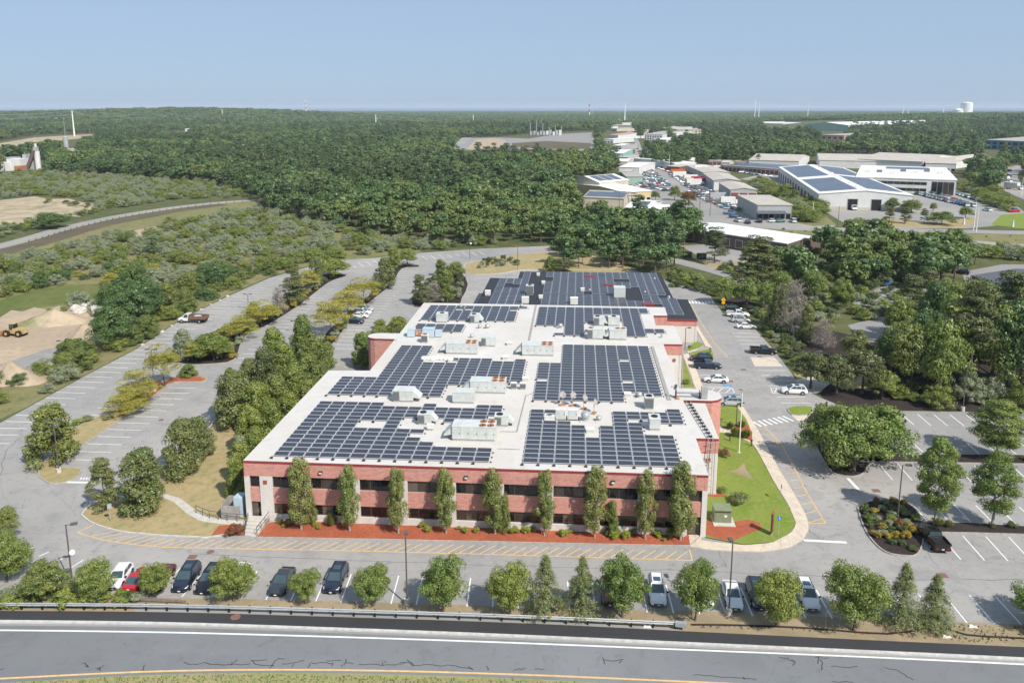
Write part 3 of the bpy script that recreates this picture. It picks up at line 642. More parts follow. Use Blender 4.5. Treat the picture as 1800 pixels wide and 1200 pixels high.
def wallseg(a, b, z0, z1, name, mat, th=.3, back=.05):
    'wall slab on footprint edge a-b (inside is to the left of a->b)'
    A = W(*a); B = W(*b); d = (B-A).normalized(); nrm = Vector((-d.y, d.x, 0)); A, B = A+nrm*back, B+nrm*back
    C, D = B+nrm*th, A+nrm*th
    mb = MB(); mb.hexa([(p.x, p.y, z0) for p in (A, B, C, D)], [(p.x, p.y, z1) for p in (A, B, C, D)]); return bw(mb, name, mat)
def curve_wall(pts, z0, z1, name, mat, th=.3, back=.05):
    P = [W(*p) for p in pts]; A = offs(P, back); B = offs(P, back+th); n = len(P); mb = MB()
    vs = [(p.x, p.y, z0) for p in A]+[(p.x, p.y, z1) for p in A]+[(p.x, p.y, z1) for p in B]+[(p.x, p.y, z0) for p in B]
    mb.add(vs, [(k*n+i, k*n+i+1, ((k+1) % 4)*n+i+1, ((k+1) % 4)*n+i) for i in range(n-1) for k in range(4)]+[(0, n, 2*n, 3*n), (n-1, 4*n-1, 3*n-1, 2*n-1)])
    return bw(mb, name, mat)
nR = len(ROOF)
curve_wall(ROOF[6:15], 0, 6.95, 'curved_brick_wall', M['brick']); curve_wall(ROOF[22+1:32], 0, 6.95, 'curved_brick_wall', M['brick'])
for i in list(range(1, 6))+list(range(14, 23))+[31, 32, 33]:
    a, b = ROOF[i], ROOF[(i+1) % nR]
    wallseg(a, b, 5.35, 6.95, 'brick_band', M['brick']); wallseg(a, b, 0, 5.35, 'block_wall', M['block'], back=.07)
# small square wall vents
def wallbox(u, v, z, w_, h, d, name, mat, ax='u', parent=bld):
    mb = MB(); p = W(u, v, z); mb.box(p, (w_, d, h) if ax == 'u' else (d, w_, h), YAW); return bw(mb, name, mat, parent)
M['vent'] = simple('red_vent', (.3, .09, .06), .7, .2, 6)
for u, v in ((52.9, 9.72), (53.3, 48.15)): wallbox(u, v, 4.5, .45, .45, .12, 'wall_vent', M['vent'])
wallbox(2.4, -.03, 4.75, .42, .42, .1, 'wall_vent', M['vent'])
# --- front elevation ---
PC = [7.18, 12.75, 18.15, 23.55, 28.87, 34.3, 39.4, 44.2]
piers = [(0, .58), (1.75, 3.2)]+[(c-.36, c+.36) for c in PC]+[(47.9, 49.25), (50.7, 51.26)]
def fbox(u0, u1, z0, z1, v0, v1, name, mat, parent=bld):
    mb = MB(); q = [W(u0, v0), W(u1, v0), W(u1, v1), W(u0, v1)]; mb.hexa([(p.x, p.y, z0) for p in q], [(p.x, p.y, z1) for p in q]); return bw(mb, name, mat, parent, B0)
fbox(0, 51.26, 5.42, 6.95, .03, .33, 'brick_band', M['brick'])
fbox(.05, 51.2, .02, 5.4, .55, .8, 'back_wall', M['frame'])
for a, b in piers: fbox(a, b, 0, 5.42, .0, .5, 'pier', M['block'])
bays = [(piers[i][1], piers[i+1][0]) for i in range(len(piers)-1)]
def window(u0, u1, z0, z1, npane, v=.3):
    fw = .07; mb = MB()
    q = lambda a, b, c, d, va, vb: mb.hexa([tuple(W(x, y, c)) for x, y in ((a, va), (b, va), (b, vb), (a, vb))], [tuple(W(x, y, d)) for x, y in ((a, va), (b, va), (b, vb), (a, vb))])
    q(u0, u1, z0, z0+fw, v-.05, v+.1); q(u0, u1, z1-fw, z1, v-.05, v+.1); st = (u1-u0)/npane
    for k in range(npane+1):
        c = u0+st*k; a = max(u0, c-fw/2); b = min(u1, c+fw/2); q(a, b, z0+fw, z1-fw, v-.05, v+.1)
    w_ = bw(mb, 'window', M['frame'])
    for k in range(npane):
        mb = MB(); a, b = u0+st*k+fw/2, u0+st*(k+1)-fw/2
        mb.hexa([tuple(W(x, y, z0+fw)) for x, y in ((a, v), (b, v), (b, v+.04), (a, v+.04))], [tuple(W(x, y, z1-fw)) for x, y in ((a, v), (b, v), (b, v+.04), (a, v+.04))])
        bw(mb, 'pane', R.choices(M['glass'], (5, 2, 2, 3))[0], w_)
    return w_
for i, (a, b) in enumerate(bays):
    if b-a < 1.6:                                   # door bays
        if i == 0: window(a, b, 4.05, 5.42, 1); fbox(a, b, 2.3, 4.05, .1, .5, 'brick_panel', M['brick'])
        else: window(a, b, 4.05, 5.42, 1); fbox(a, b, 2.3, 4.05, .1, .5, 'brick_panel', M['brick'])
        d = fbox(a+.05, b-.05, 0.12, 2.28, .25, .33, 'door', M['frame'])
        fbox(a+.12, a+(b-a)*.62, .3, 2.18, .235, .262, 'pane', M['glass'][1], d)
        fbox(a+(b-a)*.66, b-.1, .3, 2.18, .235, .262, 'pane', M['glass'][3], d)
        fbox(a+(b-a)*.64-.03, a+(b-a)*.64, 1.0, 1.25, .19, .235, 'handle', M['steel'], d)
        continue
    if b-a < .3: continue
    window(a, b, 4.05, 5.42, 4 if b-a > 3.5 else 3); window(a, b, .85, 2.15, 4 if b-a > 3.5 else 3)
    fbox(a, b, 2.15, 4.05, .1, .5, 'brick_panel', M['brick']); fbox(a, b, 0, .85, .06, .5, 'base_panel', M['block'])
for k, u in enumerate((8.6, 24.9, 40.9)):           # floodlights on the brick band
    t = fbox(u, u+.42, 6.05, 6.3, -.2, .0, 'floodlight', M['dark']); fbox(u+.05, u+.37, 6.02, 6.2, -.225, -.2, 'lens', M['unitwhite'], t)
# expansion joints and conduits on the roof
def roofbar(p, q, wd, h, mat, name, parent=roof, z=ZR, n=1):
    a, b = W(*p, z), W(*q, z); d = (b-a).normalized(); s_ = Vector((-d.y, d.x, 0))*wd/2; mb = MB()
    mb.hexa([a-s_, b-s_, b+s_, a+s_], [x+Vector((0, 0, h)) for x in (a-s_, b-s_, b+s_, a+s_)]); return bw(mb, name, mat, parent)
M['joint'] = simple('joint_metal', (.33, .31, .29), .6, .2, 2)
roofbar((6.4, 47.95), (51.2, 47.9), .22, .09, M['roof'], 'expansion_joint'); roofbar((.3, 19.6), (51.0, 19.9), .2, .08, M['roof'], 'expansion_joint')
roofbar((29.0, 48.6), (28.9, 72.6), .3, .12, M['joint'], 'expansion_joint'); roofbar((29.9, 10), (30.2, 22.5), .12, .1, M['joint'], 'conduit')
roofbar((49.5, 22.0), (49.4, 46.5), .5, .1, M['joint'], 'cable_tray'); 
for p, q in (((6.6, 46.5), (6.5, 47.6)), ((30.3, 22.5), (31.2, 23.5)), ((29.9, 10.0), (27.9, 10.0)), ((28.1, 5.0), (30.6, 5.0))): roofbar(p, q, .08, .09, M['joint'], 'conduit')
# --- rear wing with the black roof ---
ZB = 4.7
wing = thing('rear_wing', 'lower rear wing with black flat roof behind the brick office block', 'building', W(16, 74.2), 0); o2 = W(16, 74.2)
WING = [(15.6, 74.0), (60.8, 73.7), (61.1, 90.6), (58.1, 90.8), (57.9, 118.1), (22.4, 117.8), (22.5, 109.4), (15.65, 109.7)]
mb = MB(); mb.prism([W(u, v) for u, v in WING], ZB-.45, ZB, 0, 1); bw(mb, 'roof', [M['roofblack'], M['cap']], wing, o2)
for i in range(len(WING)):
    a, b = WING[i], WING[(i+1) % len(WING)]
    for z0, z1, nm, mt, bk in ((3.3, ZB-.45, 'brick_band', M['brick'], .05), (0, 3.3, 'block_wall', M['block'], .08)):
        A, B = W(*a), W(*b); d = (B-A).normalized(); nn = Vector((-d.y, d.x, 0)); mb = MB(); q = [A+nn*bk, B+nn*bk, B+nn*(bk+.3), A+nn*(bk+.3)]
        mb.hexa([(p.x, p.y, z0) for p in q], [(p.x, p.y, z1) for p in q]); bw(mb, nm, mt, wing, o2)
# ---------------- solar arrays ----------------
def panel_mesh(name, w_, d, tilt):
    mb = MB(); h0 = .12; h1 = h0+d*math.sin(tilt); y1 = d*math.cos(tilt); t = .04
    mb.hexa([(0, 0, h0), (w_, 0, h0), (w_, y1, h1), (0, y1, h1)], [(0, 0, h0+t), (w_, 0, h0+t), (w_, y1, h1+t), (0, y1, h1+t)], 0)
    e = .05; k = math.tan(tilt); z = lambda y: h0+t+.003+y*k
    mb.quad((e, e, z(e)), (w_-e, e, z(e)), (w_-e, y1-e, z(y1-e)), (e, y1-e, z(y1-e)), 1)
    mb.quad((.05, y1, .0), (w_-.05, y1, .0), (w_-.05, y1, h1), (.05, y1, h1), 0)
    return mb.mesh(name, [M['cellframe'], M['cells']])
PM = panel_mesh('solar_panel', 1.69, .985, math.radians(5)); PMW = panel_mesh('wing_panel', 1.74, 1.02, math.radians(5))
fm = MB(); fm.box((0, 0, .06), (.34, .26, .12)); fm.box((0, .05, .14), (.12, .3, .06)); FOOT = fm.mesh('rack_foot', [M['dark']])
SL = .0055                                            # the rows are laid a touch off the facade line
def array(label, org, rows, z, cw=1.752, rp=1.212, me=None, slope=SL, feet=True):
    'rows: list of column sets, front row first'
    o = thing('solar_array', label, 'solar array', W(org[0], org[1], z), YAW+slope)
    inv = o.matrix_basis if False else None
    d = Vector((math.cos(YAW+slope), math.sin(YAW+slope), 0)); oo = W(org[0], org[1], z); ca, sa = math.cos(-YAW-slope), math.sin(-YAW-slope)
    prev = set()
    for r, cs in enumerate(rows):
        for c in sorted(cs):
            p = oo+d*c*cw+BV*r*rp; l = p-oo; lx, ly = l.x*ca-l.y*sa, l.x*sa+l.y*ca
            put('panel', me or PM, o, (lx, ly, 0))
            if feet and c not in prev: put('rack_foot', FOOT, o, (lx-.05, ly-.42, 0))
        if feet and cs:
            c = max(cs); p = oo+d*(c+1)*cw+BV*r*rp; l = p-oo; put('rack_foot', FOOT, o, (l.x*ca-l.y*sa+.12, l.x*sa+l.y*ca+.1, 0), 0, (.5, .5, .8))
        prev = set(cs)
    return o
def rg(*a):
    s = set()
    for x in a: s |= set(range(x[0], x[1]+1)) if isinstance(x, tuple) else {x}
    return s
def cols(spec, nr):
    'spec: {column range: [row ranges]}'
    rows = [set() for _ in range(nr)]
    for c, rs in spec:
        for cc in rg(c):
            for r in rg(*rs): rows[r].add(cc)
    return rows
array('large solar array filling the near left part of the white roof', (3.0, 1.2), cols([((0, 3), [(0, 13)]), (4, [(0, 6), (9, 13)]), (5, [(0, 6), (9, 12)]), (6, [(0, 12)]), (7, [(0, 6), (10, 12)]), (8, [(0, 4), 6, (10, 13)]), (9, [(0, 3), (10, 12)]), ((10, 12), [(0, 2), (9, 12)]), (13, [(0, 2), (11, 13)]), (12, [13])], 14), ZR)
array('solar array at the near right corner of the white roof', (31.2, 1.45), cols([(0, [(0, 12)]), (1, [(0, 9), 12]), (2, [(0, 9)]), (3, [(0, 8)]), (4, [(0, 5)]), (5, [(0, 8)]), (6, [(0, 12)]), (7, [(0, 9), (11, 12)]), (8, [(0, 6), (11, 12)]), (9, [(0, 6), (10, 12)]), (10, [(10, 13)])], 14), ZR)
array('biggest solar array on the right half of the white roof, with two gaps in it', (31.25, 20.7), cols([(0, [(0, 5), (7, 12)]), (1, [(0, 12)]), ((2, 6), [(0, 20)]), (7, [(3, 5), (7, 13), (15, 20)]), ((8, 9), [(2, 20)])], 21), ZR)
array('stepped solar array on the left middle of the white roof', (3.0, 20.8), cols([((0, 2), [(0, 5)]), ((3, 4), [(0, 18)]), (5, [(2, 18)]), (6, [(2, 11)]), (7, [(0, 11)]), (8, [(0, 11), 13]), ((9, 10), [(4, 13)]), (11, [(5, 13)]), ((12, 13), [(5, 12)]), (14, [(5, 13)])], 19), ZR)
array('solar array along the far left edge of the white roof', (8.1, 60.0), cols([((0, 2), [(0, 8)]), ((3, 4), [(0, 5), (7, 8)]), ((5, 8), [(0, 8)]), (9, [(0, 5), (7, 8)]), (10, [8])], 9), ZR)
array('short four row solar array beside the blue duct unit', (8.2, 52.4), cols([((0, 1), [(1, 3)]), ((2, 4), [(0, 3)])], 4), ZR)
array('solar array along the far right edge of the white roof', (29.6, 51.7), cols([((0, 1), [(5, 15)]), (2, [0, (5, 15)]), ((3, 4), [(0, 15)]), (5, [2, (7, 15)]), (6, [2, (8, 15)]), (7, [1, 2, (8, 10), (12, 15)]), (8, [2, (8, 15)]), ((9, 10), [(0, 15)]), (11, [(2, 3), (13, 15)]), (12, [(2, 3)])], 16), ZR)
wr = lambda sp, n: cols(sp, n)
array('wide solar array on the black wing roof beyond the dark service gap', (29.3, 93.6), wr([(0, [(0, 9), (14, 18)]), ((1, 4), [(0, 18)]), (5, [(2, 18)]), (6, [(0, 18)]), (7, [(0, 15), (17, 18)]), (8, [(0, 18)]), (9, [(0, 9), (13, 18)]), (10, [(5, 9), (13, 18)]), (11, [(6, 18)]), ((12, 14), [(0, 18)])], 19), ZB, 1.835, 1.25, PMW, feet=False)
array('nearer solar array on the black wing roof against the white roof edge', (29.3, 76.6), wr([((0, 9), [(3, 12)]), ((10, 11), [(3, 8)]), ((12, 13), [(7, 12)]), ((14, 15), [(0, 10)])], 13), ZB, 1.835, 1.25, PMW, feet=False)
array('narrow solar array on the far left of the black wing roof', (18.2, 93.6), wr([(0, [(0, 11)]), (1, [(0, 3), (8, 11)]), (2, [(0, 3), (7, 11)]), (3, [(0, 18)])], 19), ZB, 1.8, 1.25, PMW, feet=False)
array('small solar array at the near left of the black wing roof', (18.2, 81.6), wr([((0, 3), [(0, 8)])], 9), ZB, 1.8, 1.25, PMW, feet=False)
# ---------------- rooftop equipment ----------------
def rtu(label, px, py, L, D, H, hood=0, fans=0, npan=4, mat='unit', z=ZR, louvre=None, fanmat='rust', hl=1.0):
    'air handling unit; (px, py): middle of its front edge on the roof'
    u, v = UV(px, py, z); o = thing('rooftop_unit', label, 'rooftop unit', W(u, v+D/2, z), YAW)
    mb = MB(); mb.box((0, 0, .12), (L-.15, D-.15, .24)); mb.build('kerb_frame', M['steel'], o)
    mb = MB(); mb.box((0, 0, .24+(H-.24)/2), (L, D, H-.24)); mb.box((0, 0, H+.02), (L+.06, D+.06, .05)); mb.build('cabinet', M[mat], o)
    st = L/npan; x0 = -L/2
    for k in range(npan):
        lv = louvre is not None and k in louvre
        mb = MB(); mb.box((x0+st*(k+.5), -D/2-.012, .27+(H-.36)/2), (st-.06, .03, H-.36))
        if lv:
            for q in range(5): mb.box((x0+st*(k+.5), -D/2-.04, .4+q*(H-.6)/4.5), (st-.14, .05, .05))
        p_ = mb.build('louvre' if lv else 'access_panel', M['unitdark' if lv else mat], o)
        if not lv and L > 3: mb = MB(); mb.box((x0+st*(k+.88), -D/2-.05, H*.55), (.05, .05, .16)); mb.build('handle', M['dark'], p_)
    if hood:
        s = hood; mb = MB(); x = s*L/2; b = D*.42
        mb.hexa([(x, -b, H*.42), (x+s*hl, -b, H*.3), (x+s*hl, b, H*.3), (x, b, H*.42)], [(x, -b, H*.98), (x+s*hl, -b, H*.42), (x+s*hl, b, H*.42), (x, b, H*.98)])
        if s < 0: mb.f = [f[::-1] for f in mb.f]
        mb.build('intake_hood', M[mat], o)
    for k in range(fans):
        if fans >= 4: fx, fy = L/2-.55-.95*(k//2), (-.5 if k % 2 else .5)*D*.5
        else: fx, fy = -hood*(L/2-.6) if hood else (k-(fans-1)/2)*1.1, 0 if fans < 3 else 0
        if fans == 2: fx = L/2-.55-.95*k if hood < 0 else -L/2+.55+.95*k
        mb = MB(); mb.lathe((fx, fy, H+.04), [(.42, 0), (.42, .09), (.36, .09), (.36, .02)], 14); f_ = mb.build('fan_ring', M[fanmat], o)
        mb = MB(); mb.cyl((fx, fy, H+.045), .13, .05, 8)
        for q in range(4):
            t = q*math.pi/2; mb.box((fx+.22*math.cos(t), fy+.22*math.sin(t), H+.07), (.28, .12, .015), t)
        mb.build('fan_blades', M['dark'], f_)
    return o
rtu('long grey air handler with four rusty fans, nearest to the brick front', 832, 775.5, 5.1, 2.3, 1.75, -1, 4, 5)
rtu('long grey air handler with four fans in the middle of the roof', 857, 692, 4.9, 2.2, 1.7, -1, 4, 4)
rtu('long pale air handler left of the middle of the roof, with two rusty fans', 811, 623, 5.0, 2.2, 1.75, -1, 4, 4)
rtu('long pale air handler right beside the roof joint, with two rusty fans', 945, 626, 5.0, 2.2, 1.75, -1, 4, 5)
rtu('grey rooftop unit with sloping hood standing in the stepped solar array', 708, 707, 2.7, 2.0, 1.55, 1, 0, 3, louvre=(0,))
rtu('square grey rooftop unit just in front of the middle air handler', 814, 709.5, 2.9, 1.9, 1.5, 0, 0, 3)
rtu('small grey rooftop unit with top fan left of the nearest air handler', 746, 747, 1.7, 1.5, 1.35, 1, 1, 2, louvre=(0,), fanmat='dark', hl=.7)
rtu('small grey rooftop unit with top fan right of the nearest air handler', 881, 750, 1.7, 1.5, 1.3, 1, 1, 2, louvre=(0,), fanmat='dark', hl=.7)
rtu('boxy grey rooftop unit on the far left solar array', 776, 567.5, 2.0, 1.9, 1.6, 0, 1, 2, fanmat='dark')
rtu('grey hooded rooftop unit on the far left of the roof, third from the joint', 834, 568.5, 1.6, 1.9, 1.5, 1, 1, 2, louvre=(0,), fanmat='dark', hl=.7)
rtu('grey hooded rooftop unit between the two long pale air handlers', 858, 609.5, 2.3, 1.9, 1.5, 0, 0, 3, louvre=(0,))
rtu('left one of the two grey units at the back of the far right solar array', 1053, 573.5, 1.8, 1.8, 1.6, 1, 1, 2, louvre=(0,), fanmat='dark', hl=.6)
rtu('right one of the two grey units at the back of the far right solar array', 1079, 573.5, 2.1, 1.8, 1.6, 0, 1, 2, fanmat='dark')
rtu('left one of the two pale units at the front of the far right solar array', 1046, 597, 2.6, 2.1, 1.75, 1, 1, 3, louvre=(0,), hl=.5)
rtu('right one of the two pale units at the front of the far right solar array', 1086, 598, 2.9, 2.1, 1.75, -1, 2, 3, hl=.7)
rtu('tall narrow unit with dark louvred front by the right roof edge', 1141, 720, 1.15, 1.5, 1.6, 0, 1, 1, louvre=(0,), fanmat='dark')
rtu('grey green unit with round top fan at the front right of the roof', 1151, 757, 1.35, 1.9, 1.45, 0, 1, 1, fanmat='dark')
rtu('condenser with rusty top and dark front beside the blue ducts', 746, 603, 1.1, 1.2, 1.35, 0, 1, 1, louvre=(0,), mat='unitwhite')
rtu('large grey unit with overhanging white hood on the black wing roof', 1089, 524.5, 2.5, 2.6, 2.3, 0, 0, 2, z=ZB)
rtu('tall grey unit at the left of the black wing roof', 931, 518.5, 1.7, 1.6, 2.1, 0, 1, 1, z=ZB, louvre=(0,), fanmat='dark')
for lab, x, y, s_ in (('cream condenser at the near left corner of the black wing roof', 857, 520.5, 1.2), ('cream fan box at the back edge of the black wing roof', 946, 486, .8), ('cream fan box right of the walkway on the black wing roof', 955, 500.5, .85), ('cream fan box at the near end of the walkway on the black wing roof', 950.5, 526.5, .9), ('cream fan box in the middle of the wide wing array', 1024, 513.5, .9),
                      ('pale unit half hidden by the white roof edge, left', 923, 535, 1.5), ('pale unit half hidden by the white roof edge, centre', 1009, 537, 1.6)):
    rtu(lab, x, y, s_, s_, s_*.95, 0, 0, 1, 'unitwhite', ZB)
rtu('left one of the pair of small cream condensers beside the roof joint', 903, 684.5, .85, .5, .95, 0, 0, 1, 'unitwhite', louvre=(0,))
rtu('right one of the pair of small cream condensers beside the roof joint', 919, 685, .85, .5, .95, 0, 0, 1, 'unitwhite', louvre=(0,))
rtu('small white condenser left of the nearest air handler', 756, 757, .8, .6, .7, 0, 0, 1, 'unitwhite')
M['bluegrey'] = simple('bluish_duct', (.42, .52, .58), .5, .12, 2)
def duct():
    u, v = UV(745, 591, ZR); o = thing('duct_unit', 'pale blue duct unit with rusty pipes at the left roof edge', 'duct', W(u, v, ZR), YAW)
    for x, w_, d, h, nm in ((-2.1, 1.3, 1.6, 1.2, 'duct_box'), (.9, 2.1, 1.5, 1.35, 'duct_box'), (2.6, 1.1, 1.1, 1.0, 'duct_end')):
        mb = MB(); mb.box((x, 0, h/2+.1), (w_, d, h), 0, 0, .94); mb.box((x, 0, h+.13), (w_*.98, d*.98, .05)); mb.build(nm, M['bluegrey'], o)
    for z in (.4, .75, 1.05): mb = MB(); mb.tube((-1.5, -.3, z), (-.1, -.3, z), .11, n=8); mb.build('pipe', M['rust'], o)
    mb = MB(); mb.tube((-.8, -.3, 0), (-.8, -.3, 1.3), .1, n=8); mb.build('pipe', M['rust'], o)
duct()
def dish(label, px, py, r=.55, h=1.5, face=.6):
    u, v = UV(px, py, ZR); o = thing('satellite_dish', label, 'satellite dish', W(u, v, ZR), YAW+face)
    mb = MB(); mb.box((0, 0, .06), (.9, .5, .1)); mb.build('ballast', M['rust'], o)
    mb = MB(); mb.tube((0, 0, .1), (0, 0, h-.2), .05); mb.build('mast', M['steel'], o)
    mb = MB(); prof = [(0.001, 0), (r*.5, .04), (r, .17), (r+.02, .18), (r*.5, .07), (.001, .03)]; mb.lathe((0, 0, 0), [(a*.8, b*.8) for a, b in prof], 14); d = mb.build('reflector', M['joint'], o); d.location = (0, -.1, h); d.rotation_euler = (math.radians(62), 0, 0)
    mb = MB(); mb.tube((0, -.12, h-.25), (0, -.75, h+.12), .02, n=4); mb.box((0, -.77, h+.14), (.1, .12, .1)); mb.build('feed_arm', M['dark'], o)
for i, (x, y, l) in enumerate(((988, 712, 'first satellite dish from the left in the row by the roof joint'), (1006, 713, 'second satellite dish from the left in the row by the roof joint'), (1026, 718, 'twin satellite dish in the row, third from the left'), (1044, 726, 'satellite dish nearest the small solar gap, last on the right of the row'))): dish(l, x, y, face=.3+.3*i)
dish('satellite dish at the right end of the roof beside the curved tower', 1189, 700, .5, 1.6, -1.2)
def roofthing(name, label, cat, px, py, fn, z=ZR):
    u, v = UV(px, py, z); o = thing(name, label, cat, W(u, v, z), YAW); fn(o); return o
def cabs(o):
    for k, x in enumerate((-.75, .75)):
        mb = MB(); mb.box((x, 0, .75), (1.3, .5, 1.3)); c = mb.build('cabinet', M['unitwhite'], o)
        mb = MB(); mb.box((x, -.27, .78), (1.1, .03, 1.1)); mb.build('door', M['unit'], c)
        mb = MB(); mb.box((x+.45, -.3, .8), (.05, .05, .2)); mb.build('handle', M['dark'], c)
    mb = MB(); mb.box((0, 0, .06), (3, .6, .1)); mb.build('stand', M['dark'], o)
roofthing('electrical_cabinet', 'pair of cream inverter cabinets in the gap of the near right array', 'cabinet', 996, 737, cabs)
def fanbox(o):
    mb = MB(); mb.box((0, 0, .3), (1.3, 1.0, .6)); mb.build('housing', M['unitwhite'], o)
    mb = MB(); mb.lathe((0, 0, .6), [(.4, 0), (.4, .1), (.3, .1), (.3, .0)], 12); f = mb.build('fan_ring', M['steel'], o)
    mb = MB(); mb.cyl((0, 0, .6), .28, .03, 10); mb.build('fan', M['dark'], f)
roofthing('exhaust_fan', 'low white exhaust fan box left of the inverter cabinets', 'exhaust fan', 966, 737, fanbox)
def turbine(r, h):
    def fn(o):
        mb = MB(); mb.lathe((0, 0, 0), [(r*.7, 0), (r*.7, h*.4), (r, h*.45), (r*1.05, h*.7), (r*.8, h*.95), (r*.2, h)], 12); mb.build('vent_head', M['steel'], o)
        mb = MB(); mb.box((0, 0, .05), (r*2.4, r*2.4, .1)); mb.build('base', M['roof'], o)
    return fn
for l, x, y, r, h, z in (('large round steel vent right of the inverter cabinets', 1029, 739.5, .55, 1.3, ZR), ('round steel vent by the small gap of the near right array', 1052.5, 739.5, .35, .7, ZR), ('white round vent at the near edge of the biggest array', 1123.5, 698, .4, .75, ZR), ('round vent, left of two behind the far left array', 843.5, 577.5, .35, .8, ZR), ('round vent, right of two behind the far left array', 857, 577.5, .45, .85, ZR),
                         ('round vent beside the long pale air handler on the left', 829.5, 594, .35, .7, ZR), ('white vent on the near left of the far right array', 985, 577, .4, .9, ZR), ('white pipe vent at the right edge of the roof', 1163, 594, .2, .7, ZR), ('white vent in the narrow gap of the far left array', 810, 542, .3, .8, ZR), ('white vent by the back of the roof joint', 917, 541, .35, .8, ZR),
                         ('small white vent right on the wide wing array', 1133.5, 515, .25, .5, ZB), ('small white vent near the far right wing edge', 1150.5, 491.5, .25, .5, ZB), ('small white vent at the right edge of the black wing roof', 1175.5, 524.5, .3, .6, ZB), ('white vent in the middle of the wing service gap', 1036.5, 511.5, .25, .5, ZB)):
    roofthing('roof_vent', l, 'roof vent', x, y, turbine(r, h), z)
def hatch(o):
    mb = MB(); mb.box((0, 0, .2), (.9, .9, .4)); mb.build('base', M['roof'], o); mb = MB(); mb.box((0, 0, .46), (1.0, 1.0, .1)); mb.build('lid', M['unitwhite'], o)
for l, x, y in (('square white curb box at the corner of the biggest array', 1103, 696), ('white vent box left of the roof joint, by the condensers', 924, 669), ('white vent box in front of the far pale unit', 896, 606), ('white vent box by the stepped array', 889, 631), ('pale flat hatch in the gap of the near right array', 1037, 759)): roofthing('roof_hatch', l, 'roof hatch', x, y, hatch)
def redhatch(o):
    mb = MB(); mb.box((0, 0, .2), (2.4, 1.3, .4)); mb.build('kerb', M['cap'], o); mb = MB(); mb.box((0, 0, .43), (2.2, 1.1, .06)); mb.build('lid', M['cap'], o)
M['deepred'] = simple('deep_red', (.16, .02, .025), .6, .2, 3)
for l, x, y in (('dark red skylight at the back of the wing roof', 1036, 487.5), ('dark red skylight left of the big hooded unit', 1071, 503), ('dark red skylight at the near right of the wing roof', 1140, 537)): roofthing('skylight', l, 'skylight', x, y, redhatch, ZB)
def tarp(o):
    rr = random.Random(4)
    for k in range(7):
        mb = MB(); mb.lathe((-2.0+.68*k, rr.uniform(-.25, .25), 0), [(.55, 0), (.6, .2), (.45, .5), (.15, .62+rr.uniform(-.1, .1))], 9); mb.build('sack', M['unitwhite'], o, True)
roofthing('sack_pile', 'heap of white sacks along the top of the stepped solar array', 'sacks', 768, 632, tarp)
def pipes(o):
    mb = MB(); mb.tube((-1.6, 0, .9), (1.8, 0, .9), .1, n=8); mb.build('pipe', M['steel'], o)
    mb = MB(); mb.tube((-1.6, .4, .6), (1.8, .4, .6), .1, n=8); mb.build('pipe', M['steel'], o)
    for x in (-1.6, 1.6): mb = MB(); mb.box((x, .2, .5), (.1, .8, 1.0)); mb.build('support', M['dark'], o)
    mb = MB(); mb.box((2.2, .2, .9), (.8, .6, 1.6)); mb.build('junction_box', M['steel'], o)
roofthing('pipe_rack', 'steel pipe rack against the curved right tower', 'pipe rack', 1209, 700, pipes)
def ladder():
    a = W(52.1, 21.0, ZR); o = thing('cable_ladder', 'grey cable ladder running along the right roof edge and down the wall', 'cable ladder', a, 0)
    pts = [(51.9, 21.3, ZR+.25), (53.0, 9.6, ZR+.25), (53.0, 9.3, .3)]
    for off_ in (-.28, .28):
        mb = MB(); P = [W(u+off_, v, z)-a for u, v, z in pts]
        for p, q in zip(P, P[1:]): mb.tube(p, q, .045, n=4)
        mb.build('side_rail', M['joint'], o)
    for k in range(12):
        mb = MB(); p = W(51.9+(1.1)*k/11.5, 21.3-11.7*k/11.5, ZR+.13)-a; mb.box(p, (.6, .14, .22), YAW); mb.build('support', M['dark'], o)
    for k in range(9):
        mb = MB(); p = W(53.0, 9.3, .5+.8*k)-a; mb.box(p, (.6, .08, .06), YAW); mb.build('rung', M['joint'], o)
ladder()
# steps and railings at the left door
stp = thing('entrance_steps', 'concrete entrance steps down from the left door', 'steps', G(452, 930), YAW)
q0, q1, q2, q3 = G(430, 941), G(450, 944.5), G(474, 916), G(436, 914.5)
for k in range(5):
    t0, t1 = k/5*.8, 1.0; a, b = q0.lerp(q3, t0), q1.lerp(q2, t0); mb = MB(); h = .08+.14*k
    mb.hexa([(p.x, p.y, 0) for p in (a, b, q2, q3)], [(p.x, p.y, h) for p in (a, b, q2, q3)]); ob = mb.build('step', M['concrete'], None); ob.parent = stp; ob.matrix_parent_inverse = Matrix.LocRotScale(stp.location, stp.rotation_euler, None).inverted()
def railing(label, pts, h=.95, z0=.1, step=1.25, mat='rail'):
    P = [G(*p) for p in pts]; o = thing('handrail', label, 'handrail', (P[0].x, P[0].y, z0)); off = Vector((P[0].x, P[0].y, 0)); L = sum((b-a).length for a, b in zip(P, P[1:])); nst = max(1, round(L/step))
    for i in range(nst+1):
        p, _ = along(P, min(L-.001, L*i/nst)); mb = MB(); q = p-off; mb.tube((q.x, q.y, 0), (q.x, q.y, h), .03, n=5); mb.build('post', M[mat], o)
    for hh in (h, h*.5):
        mb = MB()
        for a, b in zip(P, P[1:]): mb.tube(a-off+Vector((0, 0, hh)), b-off+Vector((0, 0, hh)), .03, n=5)
        mb.build('rail', M[mat], o)
railing('long dark railing beside the concrete ramp', [(345, 903), (368, 912), (400, 917), (434, 919)])
railing('dark handrail on the left side of the entrance steps', [(430, 940), (437, 917)], z0=.2); railing('dark handrail on the right side of the entrance steps', [(452, 943), (474, 915)], z0=.2)
